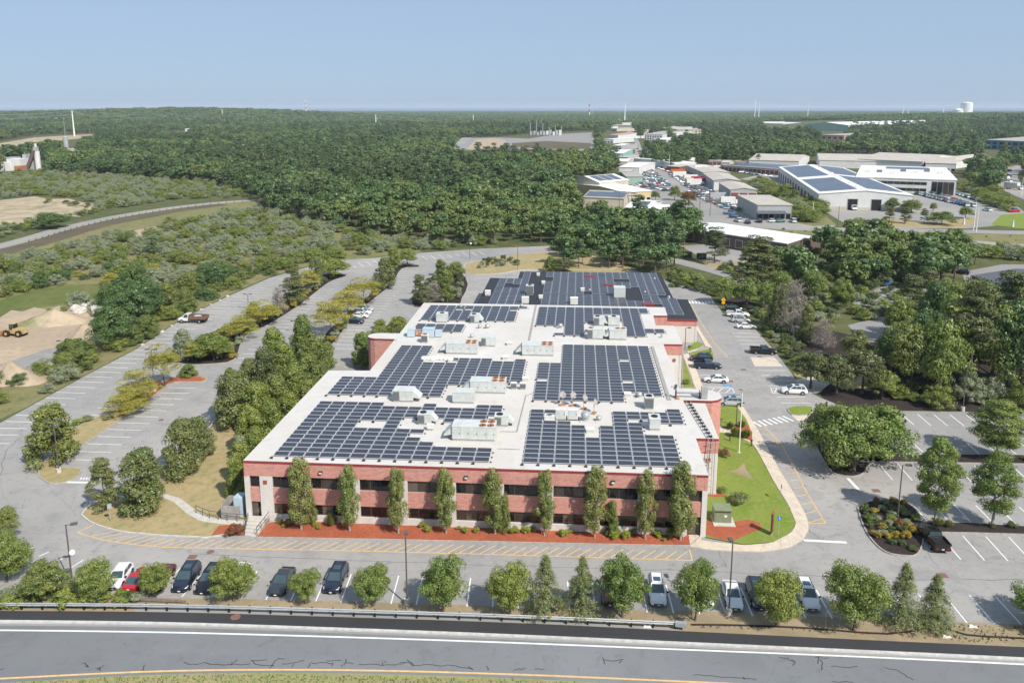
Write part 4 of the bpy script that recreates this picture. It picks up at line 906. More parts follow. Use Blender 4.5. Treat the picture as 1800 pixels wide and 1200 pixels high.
# ---------------- vehicles ----------------
def paintmat(name, c, rough=.22, metal=.0):
    n = NT(name); n.done(n.mix(n.noise(.8, 2), mul(c, .94), mul(c, 1.06)), rough, .5, metal)
    n.b.inputs['Coat Weight'].default_value = .6; n.b.inputs['Coat Roughness'].default_value = .06; return n.mat
PAINT = {k: paintmat(k+'_car_paint', c) for k, c in dict(white=(.7, .7, .7), black=(.008, .008, .009), navy=(.012, .018, .036), grey=(.03, .033, .04), silver=(.4, .41, .42), red=(.42, .012, .02), maroon=(.12, .012, .016), blue=(.03, .09, .22), teal=(.04, .16, .18), green=(.03, .06, .045), beige=(.4, .34, .25), yellow=(.6, .38, .06), orange=(.55, .14, .03)).items()}
M['carglass'] = glass('car_glass', (.045, .075, .085), .03); M['tyre'] = simple('tyre_rubber', (.02, .02, .02), .9, .1, 5)  # car glass: teal base colour stands in for the sky reflected in the panes
M['rim'] = simple('alloy_rim', (.45, .45, .46), .35, .1, 5, .5, .6); M['lamp'] = simple('headlamp', (.7, .72, .74), .15, .05, 5, .6); M['tail'] = simple('tail_lamp', (.3, .01, .01), .2, .1, 5, .6)
M['plate'] = simple('number_plate', (.7, .7, .68), .5, .05, 5); M['trim'] = simple('black_trim', (.015, .015, .016), .6, .1, 5)
def loft(mb, secs, m=0):
    'secs: (x, half width, z low, z shoulder, z top)'
    o = len(mb.v); k = 8
    for x, w_, zl, zs, zt in secs:
        for y, z in ((-w_*.9, zl), (w_*.9, zl), (w_, zl+(zs-zl)*.35), (w_*.985, zs), (w_*.82, zt), (-w_*.82, zt), (-w_*.985, zs), (-w_, zl+(zs-zl)*.35)): mb.v.append((x, y, z))
    for i in range(len(secs)-1):
        for j in range(k): q = (j+1) % k; mb.f.append((o+i*k+j, o+(i+1)*k+j, o+(i+1)*k+q, o+i*k+q)); mb.m.append(m)
    mb.f.append(tuple(o+j for j in range(k))); mb.m.append(m); e = o+(len(secs)-1)*k; mb.f.append(tuple(e+j for j in range(k-1, -1, -1))); mb.m.append(m)
    for i in range(len(mb.f)-1, -1, -1):
        if mb.f[i][0] < o: break
CARS = {}
# kind: L, W, hood z, belt z, roof z, cabin base x (rear, front), roof x (rear, front), deck z
SPEC = dict(sedan=(4.8, 1.84, .9, .97, 1.46, -2.1, 1.1, -1.0, .1, 1.0), suv=(4.75, 1.9, 1.04, 1.1, 1.7, -2.3, 1.25, -1.85, .3, 1.1), hatch=(4.3, 1.8, .95, 1.0, 1.5, -2.0, 1.05, -1.5, .25, 1.02),
            coupe=(4.7, 1.86, .86, .92, 1.36, -2.0, .9, -.8, 0, .98), pickup=(5.7, 1.98, 1.12, 1.18, 1.84, -.75, 1.35, -.6, .65, 1.12), van=(5.2, 1.95, 1.15, 1.2, 1.95, -2.5, 1.6, -2.4, .9, 1.2))
def car_parts(kind):
    if kind in CARS: return CARS[kind]
    L, Wd, zh, zb, zr, cx0, cx1, rx0, rx1, zd = SPEC[kind]; h = L/2; w_ = Wd/2; P = []
    mb = MB(); zl = .24
    rear_top = zd
    secs = [(-h, w_*.86, zl+.18, .62, rear_top*.86), (-h+.12, w_*.95, zl+.06, .7, rear_top*.96), (-h+.5, w_, zl, .78, rear_top), (cx0+.4, w_, zl, .8, zb), (0, w_, zl, .8, zb), (cx1-.1, w_, zl, .8, zh+.03), (h-.9, w_*.985, zl, .76, zh-.03), (h-.35, w_*.95, zl+.03, .7, zh-.12), (h-.06, w_*.84, zl+.1, .6, zh-.3), (h, w_*.74, zl+.16, .52, zh-.42)]
    if kind == 'pickup': secs = [(-h, w_*.97, .45, .8, zd), (-h+.1, w_, .4, .8, zd), (cx0-.02, w_, .36, .8, zd)]+[s for s in secs if s[0] > cx0]
    loft(mb, secs)
    me = mb.mesh('car_body', [PAINT['white']], True); me.set_sharp_from_angle(angle=math.radians(38)); P.append(('body', me, None))
    # cabin: pillars and roof in body colour
    mb = MB(); y0, y1 = w_*.9, w_*.72
    base = [(cx0, -y0, zb-.06), (cx1, -y0, zb-.06), (cx1, y0, zb-.06), (cx0, y0, zb-.06)]; top = [(rx0, -y1, zr), (rx1, -y1, zr), (rx1, y1, zr), (rx0, y1, zr)]
    mb.hexa(base, top); top2 = [(rx0+.12, -y1+.12, zr+.045), (rx1-.12, -y1+.12, zr+.045), (rx1-.12, y1-.12, zr+.045), (rx0+.12, y1-.12, zr+.045)]; mb.hexa(top, top2)
    P.append(('cabin', mb.mesh('car_cabin', [PAINT['white']]), None))
    def lerp3(a, b, t): return tuple(x+(y-x)*t for x, y in zip(a, b))
    def pane(q, t0, t1, s0, s1, out):   # q: bottom a, bottom b, top b, top a
        a, b, c, d = q; f = lambda s, t: lerp3(lerp3(a, b, s), lerp3(d, c, s), t)
        n_ = (Vector(b)-Vector(a)).cross(Vector(d)-Vector(a)).normalized(); n_ = n_ if n_.dot(Vector(out)) > 0 else -n_
        return [tuple(Vector(f(s, t))+n_*.012) for s, t in ((s0, t0), (s1, t0), (s1, t1), (s0, t1))]
    b, t = base, top
    mb = MB(); mb.add(pane((b[1], b[2], t[2], t[1]), .1, .95, .06, .94, (1, 0, 0)), [(0, 1, 2, 3)]); P.append(('windscreen', mb.mesh('windscreen', [M['carglass']]), None))
    mb = MB(); mb.add(pane((b[3], b[0], t[0], t[3]), .16, .93, .06, .94, (-1, 0, 0)), [(0, 1, 2, 3)]); P.append(('rear_window', mb.mesh('rear_window', [M['carglass']]), None))
    for sd, (a_, b_, c_, d_) in ((-1, (b[0], b[1], t[1], t[0])), (1, (b[3], b[2], t[2], t[3]))):
        sp = ((.08, .3), (.33, .62), (.64, .93)) if kind in ('suv', 'van') else ((.1, .5), (.53, .93))
        for s0, s1 in sp: mb = MB(); mb.add(pane((a_, b_, c_, d_), .2, .92, s0, s1, (0, sd, 0)), [(0, 1, 2, 3)]); P.append(('side_window', mb.mesh('side_window', [M['carglass']]), None))
    if kind == 'suv': 
        mb = MB(); mb.box(((rx0+rx1)/2+.25, 0, zr+.05), (.8, .8, .012)); P.append(('sunroof', mb.mesh('sunroof', [M['carglass']]), None))
        for sd in (-1, 1): mb = MB(); mb.box(((rx0+rx1)/2, sd*(y1-.1), zr+.09), (rx1-rx0-.3, .05, .05)); P.append(('roof_rail', mb.mesh('roof_rail', [M['trim']]), None))
    if kind == 'pickup':
        mb = MB(); x0, x1 = -h+.1, cx0-.1
        mb.box(((x0+x1)/2, 0, zd+.004), (x1-x0, Wd-.3, .008)); P.append(('bed_floor', mb.mesh('bed_floor', [M['trim']]), None))
        for c, d in ((((x0+x1)/2, -w_+.08, zd+.12), (x1-x0+.15, .13, .26)), (((x0+x1)/2, w_-.08, zd+.12), (x1-x0+.15, .13, .26)), ((-h+.06, 0, zd+.12), (.1, Wd-.1, .26))): mb = MB(); mb.box(c, d); P.append(('bed_wall', mb.mesh('bed_wall', [PAINT['white']]), None))
    tyre = MB(); tyre.tube((0, -.12, 0), (0, .12, 0), .34, n=16); TY = tyre.mesh('tyre', [M['tyre']]); rim = MB(); rim.tube((0, -.128, 0), (0, .128, 0), .21, n=10); RM = rim.mesh('rim', [M['rim']])
    arch = MB(); arch.tube((0, -.015, 0), (0, .015, 0), .42, n=16); AR = arch.mesh('wheel_arch', [M['trim']])
    for x in (-h+L*.205, h-L*.195):
        for sd in (-1, 1): P.append(('wheel', TY, (x, sd*(w_-.1), .34, RM, AR, sd)))
    for sd in (-1, 1):
        mb = MB(); mb.hexa([(h-.3, sd*w_*.5, zh-.42), (h-.02, sd*w_*.5, zh-.44), (h-.16, sd*w_*.86, zh-.4), (h-.42, sd*w_*.93, zh-.36)], [(h-.34, sd*w_*.5, zh-.27), (h-.07, sd*w_*.52, zh-.31), (h-.2, sd*w_*.86, zh-.26), (h-.5, sd*w_*.93, zh-.2)]); P.append(('headlight', mb.mesh('headlight', [M['lamp']]), None))
        mb = MB(); mb.box((-h+.05, sd*w_*.68, zd*.7), (.14, .3, .13)); P.append(('tail_light', mb.mesh('tail_light', [M['tail']]), None))
        mb = MB(); mb.box((cx1-.25, sd*(w_+.1), zb+.05), (.14, .2, .14)); P.append(('wing_mirror', mb.mesh('wing_mirror', [M['trim']]), None))
    mb = MB(); mb.box((h-.035, 0, .5), (.1, Wd*.55, .16)); P.append(('grille', mb.mesh('grille', [M['trim']]), None))
    mb = MB(); mb.box((h+.02, 0, .42), (.02, .3, .13)); P.append(('number_plate', mb.mesh('number_plate', [M['plate']]), None))
    mb = MB(); mb.box((-h-.01, 0, .68), (.02, .3, .13)); P.append(('number_plate', mb.mesh('number_plate', [M['plate']]), None))
    CARS[kind] = P; return P
PM_CACHE = {}
def car(kind, colour, front, rear, label, group, world=False, z=.006, name=None, parts=True):
    a = Vector(front) if world else G(*front); b = Vector(rear) if world else G(*rear); c = (a+b)/2; rz = math.atan2(a.y-b.y, a.x-b.x)
    nm = name or {'sedan': 'parked_sedan', 'suv': 'parked_suv', 'pickup': 'pickup_truck', 'hatch': 'parked_hatchback', 'coupe': 'parked_coupe', 'van': 'parked_van'}[kind]
    o = thing(nm, label, 'pickup' if kind == 'pickup' else 'van' if kind == 'van' else 'car', (c.x, c.y, z), rz, group); o.scale = (.87, .87, .84)
    for pn, me, ex in car_parts(kind):
        if pn in ('body', 'cabin', 'bed_wall') :
            key = (me.name, colour)
            if key not in PM_CACHE: m2 = me.copy(); m2.materials[0] = PAINT[colour]; PM_CACHE[key] = m2
            put(pn, PM_CACHE[key], o)
        elif ex:
            wh = put(pn, me, o, ex[:3]); put('rim', ex[3], wh); put('arch', ex[4], wh, (0, ex[5]*.085, .05))
        else: put(pn, me, o)
    return o
GF = 'cars parked along the front verge'
car('coupe', 'red', (262, 1003), (226, 1045), 'red coupe parked tail to the road in the front row', GF)
car('hatch', 'white', (196, 1042), (226, 1000), 'white car with raised tailgate beside the red coupe', GF)
car('sedan', 'maroon', (262, 1047), (301, 1000), 'dark red car mostly hidden by the young tree right of the red coupe', GF)
car('suv', 'navy', (314, 1046), (344, 1000), 'dark blue wagon with long roof, third clear car right of the red coupe', GF)
car('suv', 'black', (353, 1050), (386, 1003), 'black suv just left of the tree hiding a white car', GF)
car('suv', 'white', (402, 1050), (431, 1003), 'white suv hidden behind a bushy verge tree', GF)
car('sedan', 'grey', (484, 1051), (509, 1007), 'dark grey sedan alone between two small verge trees', GF)
car('suv', 'navy', (581, 1047), (602, 1003), 'navy suv right of the dark grey sedan, nose to the road', GF)
car('sedan', 'maroon', (1072, 1068), (1069, 1024), 'dark red car hidden behind the round maple left of the white suv', GF)
car('suv', 'white', (1158, 1071), (1151, 1022), 'white suv with dark sunroof between two round maples', GF)
car('hatch', 'white', (1244, 1074), (1231, 1025), 'white car almost hidden behind a round maple by the lamp post', GF)
car('sedan', 'white', (1292, 1074), (1281, 1033), 'white sedan with dark roof strips just right of the lamp post', GF)
car('suv', 'navy', (1339, 1078), (1322, 1028), 'dark blue suv half hidden by the maple right of the white sedan', GF)
car('suv', 'white', (1429, 1079), (1408, 1030), 'plain white suv at the right end of the front row', GF)
car('sedan', 'silver', (1530, 1084), (1505, 1036), 'silver car hidden behind the largest round maple', GF)
GE = 'cars in the right hand lots'
car('pickup', 'black', (1622, 933), (1655, 972), 'black pickup with open bed beside the flower island', GE)
car('suv', 'black', (1577, 800), (1556, 778), 'black suv in the shade of the big maple', GE)
car('sedan', 'navy', (1550, 799), (1528, 777), 'dark blue car deep under the big maple', GE)
car('suv', 'white', (1371, 690), (1419, 692), 'white suv beside the hatched bay, nose to the building', GE)
car('pickup', 'black', (1364, 622), (1319, 620), 'black pickup parked on the pale concrete pad', GE)
car('sedan', 'white', (1328, 577.5), (1296, 576.5), 'white sedan nearest of the four cars in the far bay', GE)
car('suv', 'silver', (1318, 566.5), (1286, 565.5), 'silver grey suv between the white sedan and the white pickup', GE)
car('pickup', 'white', (1315, 556.5), (1279, 555.5), 'white pickup, second of the four cars from the far crossing', GE)
car('suv', 'black', (1305, 546.5), (1274, 545.5), 'black suv at the far end of the four, by the shrubs', GE)
car('suv', 'black', (1214, 633.5), (1250, 634.5), 'black suv parked against the side walk behind the dark pickup', GE)
car('pickup', 'navy', (1264, 647.5), (1222, 646), 'dark blue pickup parked by the side walk', GE)
car('sedan', 'white', (1236, 670), (1280, 672), 'white sedan alone next to the blue disabled bay', GE)
car('suv', 'silver', (1270, 711), (1297, 712.5), 'silver suv half behind the curved brick tower', GE)
GW = 'cars in the left hand lot'
car('suv', 'navy', (639, 568.5), (608, 567.5), 'navy off-roader nearest in the group of four under yellow trees', GW)
car('sedan', 'white', (648, 559), (617, 558), 'white sedan nearest to the navy off-roader', GW)
car('suv', 'white', (650, 553), (625, 552), 'white suv, second farthest of the four under the yellow trees', GW)
car('suv', 'silver', (653, 547), (630, 546), 'silver car farthest of the four under the yellow trees', GW)
GT = 'vehicles among the trees on the right'
car('pickup', 'blue', (1573, 499), (1548, 504), 'blue pickup at the wood edge lot', GT)
car('suv', 'navy', (1678, 480), (1702, 483), 'dark blue suv on the pale lot beside the blue building', GT)
car('sedan', 'navy', (1628, 484), (1648, 490), 'dark blue car half under pines', GT)
car('van', 'white', (1655, 502), (1630, 500), 'white van glimpsed under the pines', GT)
car('sedan', 'white', (1662, 463), (1690, 468), 'white car between the pines and the reeds', GT)
# flatbed tipper in the west lot
def tipper():
    a, b = G(322, 566), G(360, 567); c = (a+b)/2; o = thing('tipper_truck', 'white flatbed truck with rusty sided bed in the far left lot', 'truck', (c.x, c.y, .006), math.atan2(a.y-b.y, a.x-b.x), None)
    mb = MB(); loft(mb, [(.9, .95, .45, 1.0, 1.25), (2.0, .97, .45, 1.0, 1.25), (2.9, .95, .45, .95, 1.18), (3.2, .85, .5, .8, 1.0)]); mb.build('bonnet', PAINT['white'], o)
    mb = MB(); mb.hexa([(.6, -.92, 1.1), (2.2, -.92, 1.1), (2.2, .92, 1.1), (.6, .92, 1.1)], [(.7, -.8, 2.05), (1.6, -.8, 2.05), (1.6, .8, 2.05), (.7, .8, 2.05)]); mb.build('cab', PAINT['white'], o)
    mb = MB(); mb.quad((2.17, -.8, 1.2), (2.17, .8, 1.2), (1.68, .72, 1.98), (1.68, -.72, 1.98)); w1 = mb.build('windscreen', M['carglass'], o); w1.location.x = .02
    for sd in (-1, 1): mb = MB(); mb.quad((.9, sd*.93, 1.25), (1.9, sd*.93, 1.25), (1.5, sd*.84, 1.95), (.95, sd*.84, 1.95)); mb.build('side_window', M['carglass'], o)
    mb = MB(); mb.box((-1.2, 0, .75), (3.6, .9, .3)); mb.build('chassis', M['trim'], o)
    mb = MB(); M['rustbed'] = simple('rusty_bed', (.17, .1, .075), .9, .3, 3); mb.box((-1.2, 0, 1.0), (3.6, 2.2, .15)); mb.build('bed_floor', M['rustbed'], o)
    for c_, d in (((-1.2, 1.08, 1.35), (3.6, .08, .6)), ((-1.2, -1.08, 1.35), (3.6, .08, .6)), ((-2.98, 0, 1.35), (.08, 2.1, .6)), ((.55, 0, 1.5), (.1, 2.1, .9))): mb = MB(); mb.box(c_, d); mb.build('bed_side', M['rustbed'], o)
    mb = MB(); mb.box((-1.0, .1, 1.35), (1.3, 1.0, .5)); mb.build('load', M['bluegrey'], o)
    for x in (2.3, -1.7):
        for sd in (-1, 1): mb = MB(); mb.tube((x, sd*.72, .42), (x, sd*1.0, .42), .42, n=14); wh = mb.build('wheel', M['tyre'], o); mb = MB(); mb.tube((x, sd*.8, .42), (x, sd*1.01, .42), .22, n=10); mb.build('rim', M['rim'], wh)
tipper()
M['plant'] = simple('plant_yellow', (.42, .3, .13), .8, .3, 2)
def loader():
    c = G(26, 590); o = thing('wheel_loader', 'yellow wheel loader with rusty bucket in the sand pit', 'wheel loader', (c.x, c.y, .012), math.pi*.97); o.scale = (.78, .78, .78)
    mb = MB(); mb.hexa([(-3.2, -1, .8), (-.2, -1, .8), (-.2, 1, .8), (-3.2, 1, .8)], [(-3.0, -.85, 2.0), (-.2, -.9, 2.2), (-.2, .9, 2.2), (-3.0, .85, 2.0)]); mb.build('engine_housing', M['plant'], o)
    mb = MB(); mb.box((.9, 0, 1.2), (2.0, 1.2, .9)); mb.build('front_frame', M['plant'], o)
    mb = MB(); mb.box((.1, 0, 2.7), (1.5, 1.5, 1.2), 0, 0, .9); cb = mb.build('cab', M['trim'], o)
    for y in (-.77, .77): mb = MB(); mb.box((.1, y, 2.75), (1.1, .02, .9)); mb.build('pane', M['carglass'], cb)
    mb = MB(); mb.box((.1, 0, 3.36), (1.7, 1.7, .12)); mb.build('cab_roof', M['plant'], cb)
    for sd in (-1, 1): mb = MB(); mb.hexa([(.9, sd*.7-.1, 1.4), (3.2, sd*.7-.1, .6), (3.2, sd*.7+.1, .6), (.9, sd*.7+.1, 1.4)], [(.9, sd*.7-.1, 1.8), (3.2, sd*.7-.1, .9), (3.2, sd*.7+.1, .9), (.9, sd*.7+.1, 1.8)]); mb.build('lift_arm', M['plant'], o)
    mb = MB(); mb.hexa([(3.1, -1.5, .2), (4.3, -1.5, .1), (4.3, 1.5, .1), (3.1, 1.5, .2)], [(3.1, -1.5, 1.4), (3.5, -1.5, 1.2), (3.5, 1.5, 1.2), (3.1, 1.5, 1.4)]); mb.build('bucket', M['rust'], o)
    for x in (-2.0, 1.4):
        for sd in (-1, 1): mb = MB(); mb.tube((x, sd*.8, .85), (x, sd*1.45, .85), .85, n=18); wh = mb.build('wheel', M['tyre'], o); mb = MB(); mb.tube((x, sd*.9, .85), (x, sd*1.46, .85), .4, n=12); mb.build('rim', M['plant'], wh)
loader()
# ---------------- lamps, signs, rail ----------------
M['pole'] = simple('lamp_bronze', (.11, .095, .085), .5, .12, 3); M['globe'] = simple('white_globe', (.75, .75, .73), .4, .05, 3); M['polewhite'] = simple('white_pole', (.75, .75, .74), .4, .05, 3)
LPOS = []
def lamp(label, base, topy, arms=1, globe=None, pedestal=False, ang=0.0):
    p = G(*base); h = hgt(p, topy); o = thing('lamp_post', label, 'lamp post', p, ang, 'parking lot lamp posts'); LPOS.append(p)
    if pedestal: mb = MB(); mb.cyl((0, 0, 0), .3, .65, 12); mb.build('pedestal', M['concrete'], o)
    mb = MB(); mb.tube((0, 0, 0), (0, 0, h), .085, .06, 8); mb.build('pole', M['pole'], o)
    for k in range(arms):
        sx = (1, -1)[k]; mb = MB(); mb.tube((0, 0, h-.05), (sx*.45, 0, h-.02), .04, n=5); a_ = mb.build('arm', M['pole'], o)
        mb = MB(); mb.box((sx*.7, 0, h), (.6, .36, .16)); mb.build('lamp_head', M['pole'], a_); mb = MB(); mb.box((sx*.7, 0, h-.085), (.45, .28, .02)); mb.build('lens', M['globe'], a_)
    if globe is not None:
        mb = MB(); mb.lathe((0, 0, h*globe), [(.02, -.35), (.24, -.25), (.3, 0), (.24, .22), (.05, .34)], 12); mb.build('globe', M['globe'], o, True).location = (.3, -.1, 0)
lamp('dark lamp post on the front verge in front of the brick facade', (716, 1062), 943, 1, None, True, 1.6)
lamp('dark lamp post on the front verge beside the white sedan', (1281, 1079), 955, 1, None, True, 1.6)
lamp('lamp post with white globe at the lower left corner of the lot', (128, 1030), 922, 1, .55, False, .3)
lamp('tall lamp post on the round end of the near left island', (104, 831), 738, 2, None, True, .2)
lamp('lamp post behind the yellow trees of the red mulch island', (272, 688), 614, 2, None, True)
lamp('lamp post at the far left boundary shrubs', (114, 640), 599, 2)
lamp('lamp post with hanging white globe in the middle of the west median', (437, 545), 517, 2, .35)
lamp('lamp post rising from the dense tree belt left of the building', (520, 584), 564, 2)
lamp('lamp post between yellow trees of the second median', (617, 505), 492, 1)
lamp('lamp post with white globe at the far north stalls', (826, 456), 421, 1, .8)
lamp('lamp post on the dry lawn of the turning loop', (910, 473), 428, 1)
lamp('lamp post at the shrubs along the far left stalls', (422, 505), 460, 1)
lamp('lamp post on the yard bed behind the building', (731, 520), 494, 1)
lamp('lamp post beside the white suv and the hatched bay', (1429, 692), 617, 1)
lamp('lamp post at the right stalls by the black pickup', (1391, 643), 575, 1)
lamp('lamp post with low globe among shrubs by the right stalls', (1336, 578), 545, 1)
lamp('lamp post with white globe by the four parked cars', (1339, 540), 519, 1, .4)
lamp('lamp post at the corner of the brick building by the side walk', (1204, 614), 576, 1)
lamp('lamp post by the curved tower entrance', (1294, 750), 708, 1)
lamp('lamp post on the dark bed behind the top right stalls', (1692, 722), 641, 1, None, True)
lamp('lamp post in the flower island by the black pickup', (1577, 915), 817, 1)
def pole_thing(name, label, cat, base, topy, r, mat, extra=None):
    p = G(*base); h = hgt(p, topy); o = thing(name, label, cat, p, 0)
    mb = MB(); mb.tube((0, 0, 0), (0, 0, h), r, r*.75, 8); mb.build('pole', M[mat], o)
    if extra: extra(o, h)
def flagx(o, h):
    mb = MB(); mb.lathe((0, 0, h), [(.02, 0), (.1, .06), (.1, .14), (.02, .2)], 8); mb.build('finial', M['plant'], o, True); mb = MB(); mb.cyl((0, 0, 0), .25, .12, 10); mb.build('base', M['concrete'], o)
pole_thing('flagpole', 'tall white flagpole without flag on the side lawn', 'flagpole', (1299, 796), 690, .08, 'polewhite', flagx)
M['signblue'] = simple('sign_blue', (.05, .16, .42), .5, .05, 3); M['signyellow'] = simple('sign_yellow', (.75, .42, .03), .5, .05, 3); M['signwhite'] = simple('sign_white', (.7, .7, .7), .5, .05, 3); M['signmaroon'] = simple('sign_maroon', (.16, .03, .04), .5, .08, 3)
def sign(name, label, base, topy, shape, mats, pm='steel', r=.03, ang=0.0, w_=.45, h_=.45):
    p = G(*base); h = hgt(p, topy); o = thing(name, label, 'sign', p, ang); mb = MB(); mb.tube((0, .03, 0), (0, .03, h-.02), r, n=6); mb.build('post', M[pm], o)
    for i, (z, mt) in enumerate(mats):
        mb = MB()
        if shape == 'diamond' and i == 0:
            s = w_*.75; q = [(0, -s), (s, 0), (0, s), (-s, 0)]; zz = h-s; vs = [(x, -.02, zz+y) for x, y in q]+[(x, .0, zz+y) for x, y in q]; mb.add(vs, [(0, 1, 2, 3), (7, 6, 5, 4), (0, 4, 5, 1), (1, 5, 6, 2), (2, 6, 7, 3), (3, 7, 4, 0)])
        else: mb.box((0, -.01, h-z-h_/2), (w_, .03, h_))
        mb.build('sign_plate', M[mt], o)
    return o, h
o, h = sign('disabled_parking_sign', 'small blue sign with a white pictogram on the side lawn', (1368, 944), 907, 'rect', [(0, 'signblue')])
mb = MB(); mb.box((0, -.028, h-.13), (.09, .006, .09)); mb.box((0, -.028, h-.26), (.07, .006, .14)); mb.box((.06, -.028, h-.33), (.16, .006, .05)); mb.build('pictogram', M['signwhite'], o)
sign('sign_post', 'thin grey sign post by the side walk, seen edge on', (1372, 881), 851, 'rect', [(0, 'steel')], ang=1.4)
for lab, b_, t_ in (('yellow diamond crossing sign under the big maple', (1455, 797), 767), ('yellow diamond crossing sign at the far crosswalk', (1271, 543), 523)):
    o, h = sign('crossing_sign', lab, b_, t_, 'diamond', [(0, 'signyellow'), (1.05, 'signyellow')], w_=.75, h_=.42)
    mb = MB(); mb.box((0, -.03, h-.4), (.1, .01, .1)); mb.box((0, -.03, h-.58), (.12, .01, .22)); mb.box((.07, -.03, h-.78), (.05, .01, .18)); mb.box((-.07, -.03, h-.78), (.05, .01, .18)); mb.build('pictogram', M['trim'], o)
sign('sign_post', 'grey sign on a post in the dry grass at the lot corner', (195, 918), 885, 'rect', [(0, 'steel')], ang=.5, h_=.6)
sign('sign_post', 'thin sign post on the verge right of the plain white suv', (1451, 1104), 1066, 'rect', [(0, 'steel')], ang=1.4, w_=.2)
sign('parking_sign', 'small sign on a post before the facade, fourth tree bay', (700, 936), 908, 'rect', [(0, 'signwhite')], w_=.3, h_=.4)
sign('parking_sign', 'small sign on a post before the facade beside the sixth tree', (952, 941), 912, 'rect', [(0, 'signmaroon')], w_=.3, h_=.4)
sign('parking_sign', 'low sign on a post before the facade at the right end', (1201, 950), 938, 'rect', [(0, 'signwhite')], w_=.25, h_=.3)
sign('stop_sign', 'red sign at the tip of the red mulch island', (307, 635), 616, 'rect', [(0, 'signmaroon')], w_=.6, h_=.6)
p = G(1356, 940); o = thing('entrance_sign', 'narrow maroon entrance sign on the side lawn by the red mulch', 'sign', p, YAW+1.15); h = hgt(p, 900)
mb = MB(); mb.box((0, 0, h*.55), (.75, .16, h*.85)); mb.build('panel', M['signmaroon'], o); mb = MB(); mb.box((0, 0, h*.98), (.85, .24, .1)); mb.build('cap', M['vent'], o); mb = MB(); mb.box((0, 0, .15), (.6, .14, .3)); mb.build('plinth', M['concrete'], o)
for lab, b_ in (('dark bollard light by the walk to the right entrance', (1283, 776)), ('dark bollard light by the flagpole walk', (1321, 785)), ('dark bollard light by the walk behind the tower', (1248, 620))):
    o = thing('bollard_light', lab, 'bollard', G(*b_)); mb = MB(); mb.cyl((0, 0, 0), .1, .9, 8); mb.build('post', M['pole'], o); mb = MB(); mb.cyl((0, 0, .9), .13, .12, 8); mb.build('cap', M['trim'], o)
M['tgreen'] = simple('transformer_green', (.2, .235, .14), .5, .1, 2)
p = G(1268, 915); o = thing('transformer_box', 'olive green transformer box on a concrete pad beside the brick corner', 'transformer', p, YAW)
mb = MB(); mb.box((.1, -.3, .15), (2.4, 2.3, .1)); mb.build('pad', M['concrete'], o); mb = MB(); mb.box((0, 0, .95), (1.9, 1.5, 1.5)); mb.build('housing', M['tgreen'], o)
mb = MB(); mb.box((0, -.1, 1.74), (2.0, 1.75, .1)); mb.build('lid', M['tgreen'], o); mb = MB(); mb.box((.3, -.765, 1.0), (.3, .03, .25)); mb.build('label_plate', M['signwhite'], o); mb = MB(); mb.box((0, -.76, .8), (1.7, .02, 1.0)); mb.build('door', M['tgreen'], o)
# meter enclosure at the left corner
p = G(414, 905); o = thing('utility_enclosure', 'grey fenced enclosure with a blue tank at the left corner of the building', 'enclosure', p, YAW)
for x, y, sx, sy in ((0, -1.2, 2.2, .06), (-1.1, 0, .06, 2.4), (0, 1.2, 2.2, .06)): mb = MB(); mb.box((x, y, .9), (sx, sy, 1.8)); mb.build('fence_panel', M['joint'], o)
mb = MB(); mb.box((.6, .2, 1.2), (1.0, 1.4, 2.4)); mb.build('tank', M['bluegrey'], o)
# manholes and grates
M['iron'] = simple('rusty_iron', (.2, .11, .09), .8, .25, 8)
for lab, b_, r in (('round rusty manhole cover before the left steps', (370, 969.5), .4), ('round manhole cover in the black shoulder', (414, 1084), .45), ('round manhole cover in the west lot', (283, 738), .4), ('manhole cover by the left tower hatch', (470, 703), .4), ('round drain cover near the right entrance', (1302, 685), .35)):
    o = tag(MB().cyl((0, 0, 0), r, .012, 16).build('manhole_cover', M['iron']), lab, 'manhole cover'); o.location = G(b_[0], b_[1])+Vector((0, 0, .012))
for lab, b_ in (('square rusty grate before the left steps', (338, 978.5)), ('square grate at the right of the front aisle', (1657, 1011)), ('rusty grate on a pale patch in the right lot', (1540, 862)), ('dark grate in the side aisle by the white sedan', (1307, 649.5)), ('rusty grate beside the disabled bays', (1284, 670))):
    o = tag(MB().box((0, 0, .006), (.9, .8, .012)).build('drain_grate', M['iron']), lab, 'drain grate'); o.location = G(*b_)+Vector((0, 0, .012))
# guard rail
GP = rowpts([(-260, 1074), (0, 1072), (300, 1074.5), (600, 1083), (900, 1093), (1192, 1106)], 0, 6)
gr = thing('guard_rail', 'long galvanised guard rail between the verge and the black shoulder', 'guard rail', GP[0]); g0 = Vector(GP[0])
Lg = sum((b-a).length for a, b in zip(GP, GP[1:])); k = 0; s = 0
pmb = MB(); pmb.box((0, .12, .38), (.12, .16, .78)); PMESH = pmb.mesh('rail_post', [M['trim']])
while s < Lg:
    p, d = along(GP, s); put('post', PMESH, gr, p-g0, math.atan2(d.y, d.x)); s += 1.95
prof = [(0, .46), (-.07, .51), (-.07, .55), (0, .6), (0, .64), (-.07, .69), (-.07, .73), (0, .78), (.02, .78), (.02, .46)]
for i in range(len(GP)-1):
    a, b = Vector(GP[i]), Vector(GP[i+1]); d = (b-a).normalized(); nn = Vector((-d.y, d.x, 0)); mb = MB(); m_ = len(prof)
    mb.add([a-g0+nn*y+Vector((0, 0, z)) for y, z in prof]+[b-g0+nn*y+Vector((0, 0, z)) for y, z in prof], [(j, (j+1) % m_, m_+(j+1) % m_, m_+j) for j in range(m_)]+[tuple(range(m_-1, -1, -1)), tuple(range(m_, 2*m_))]); mb.build('rail_beam', M['steel'], gr)
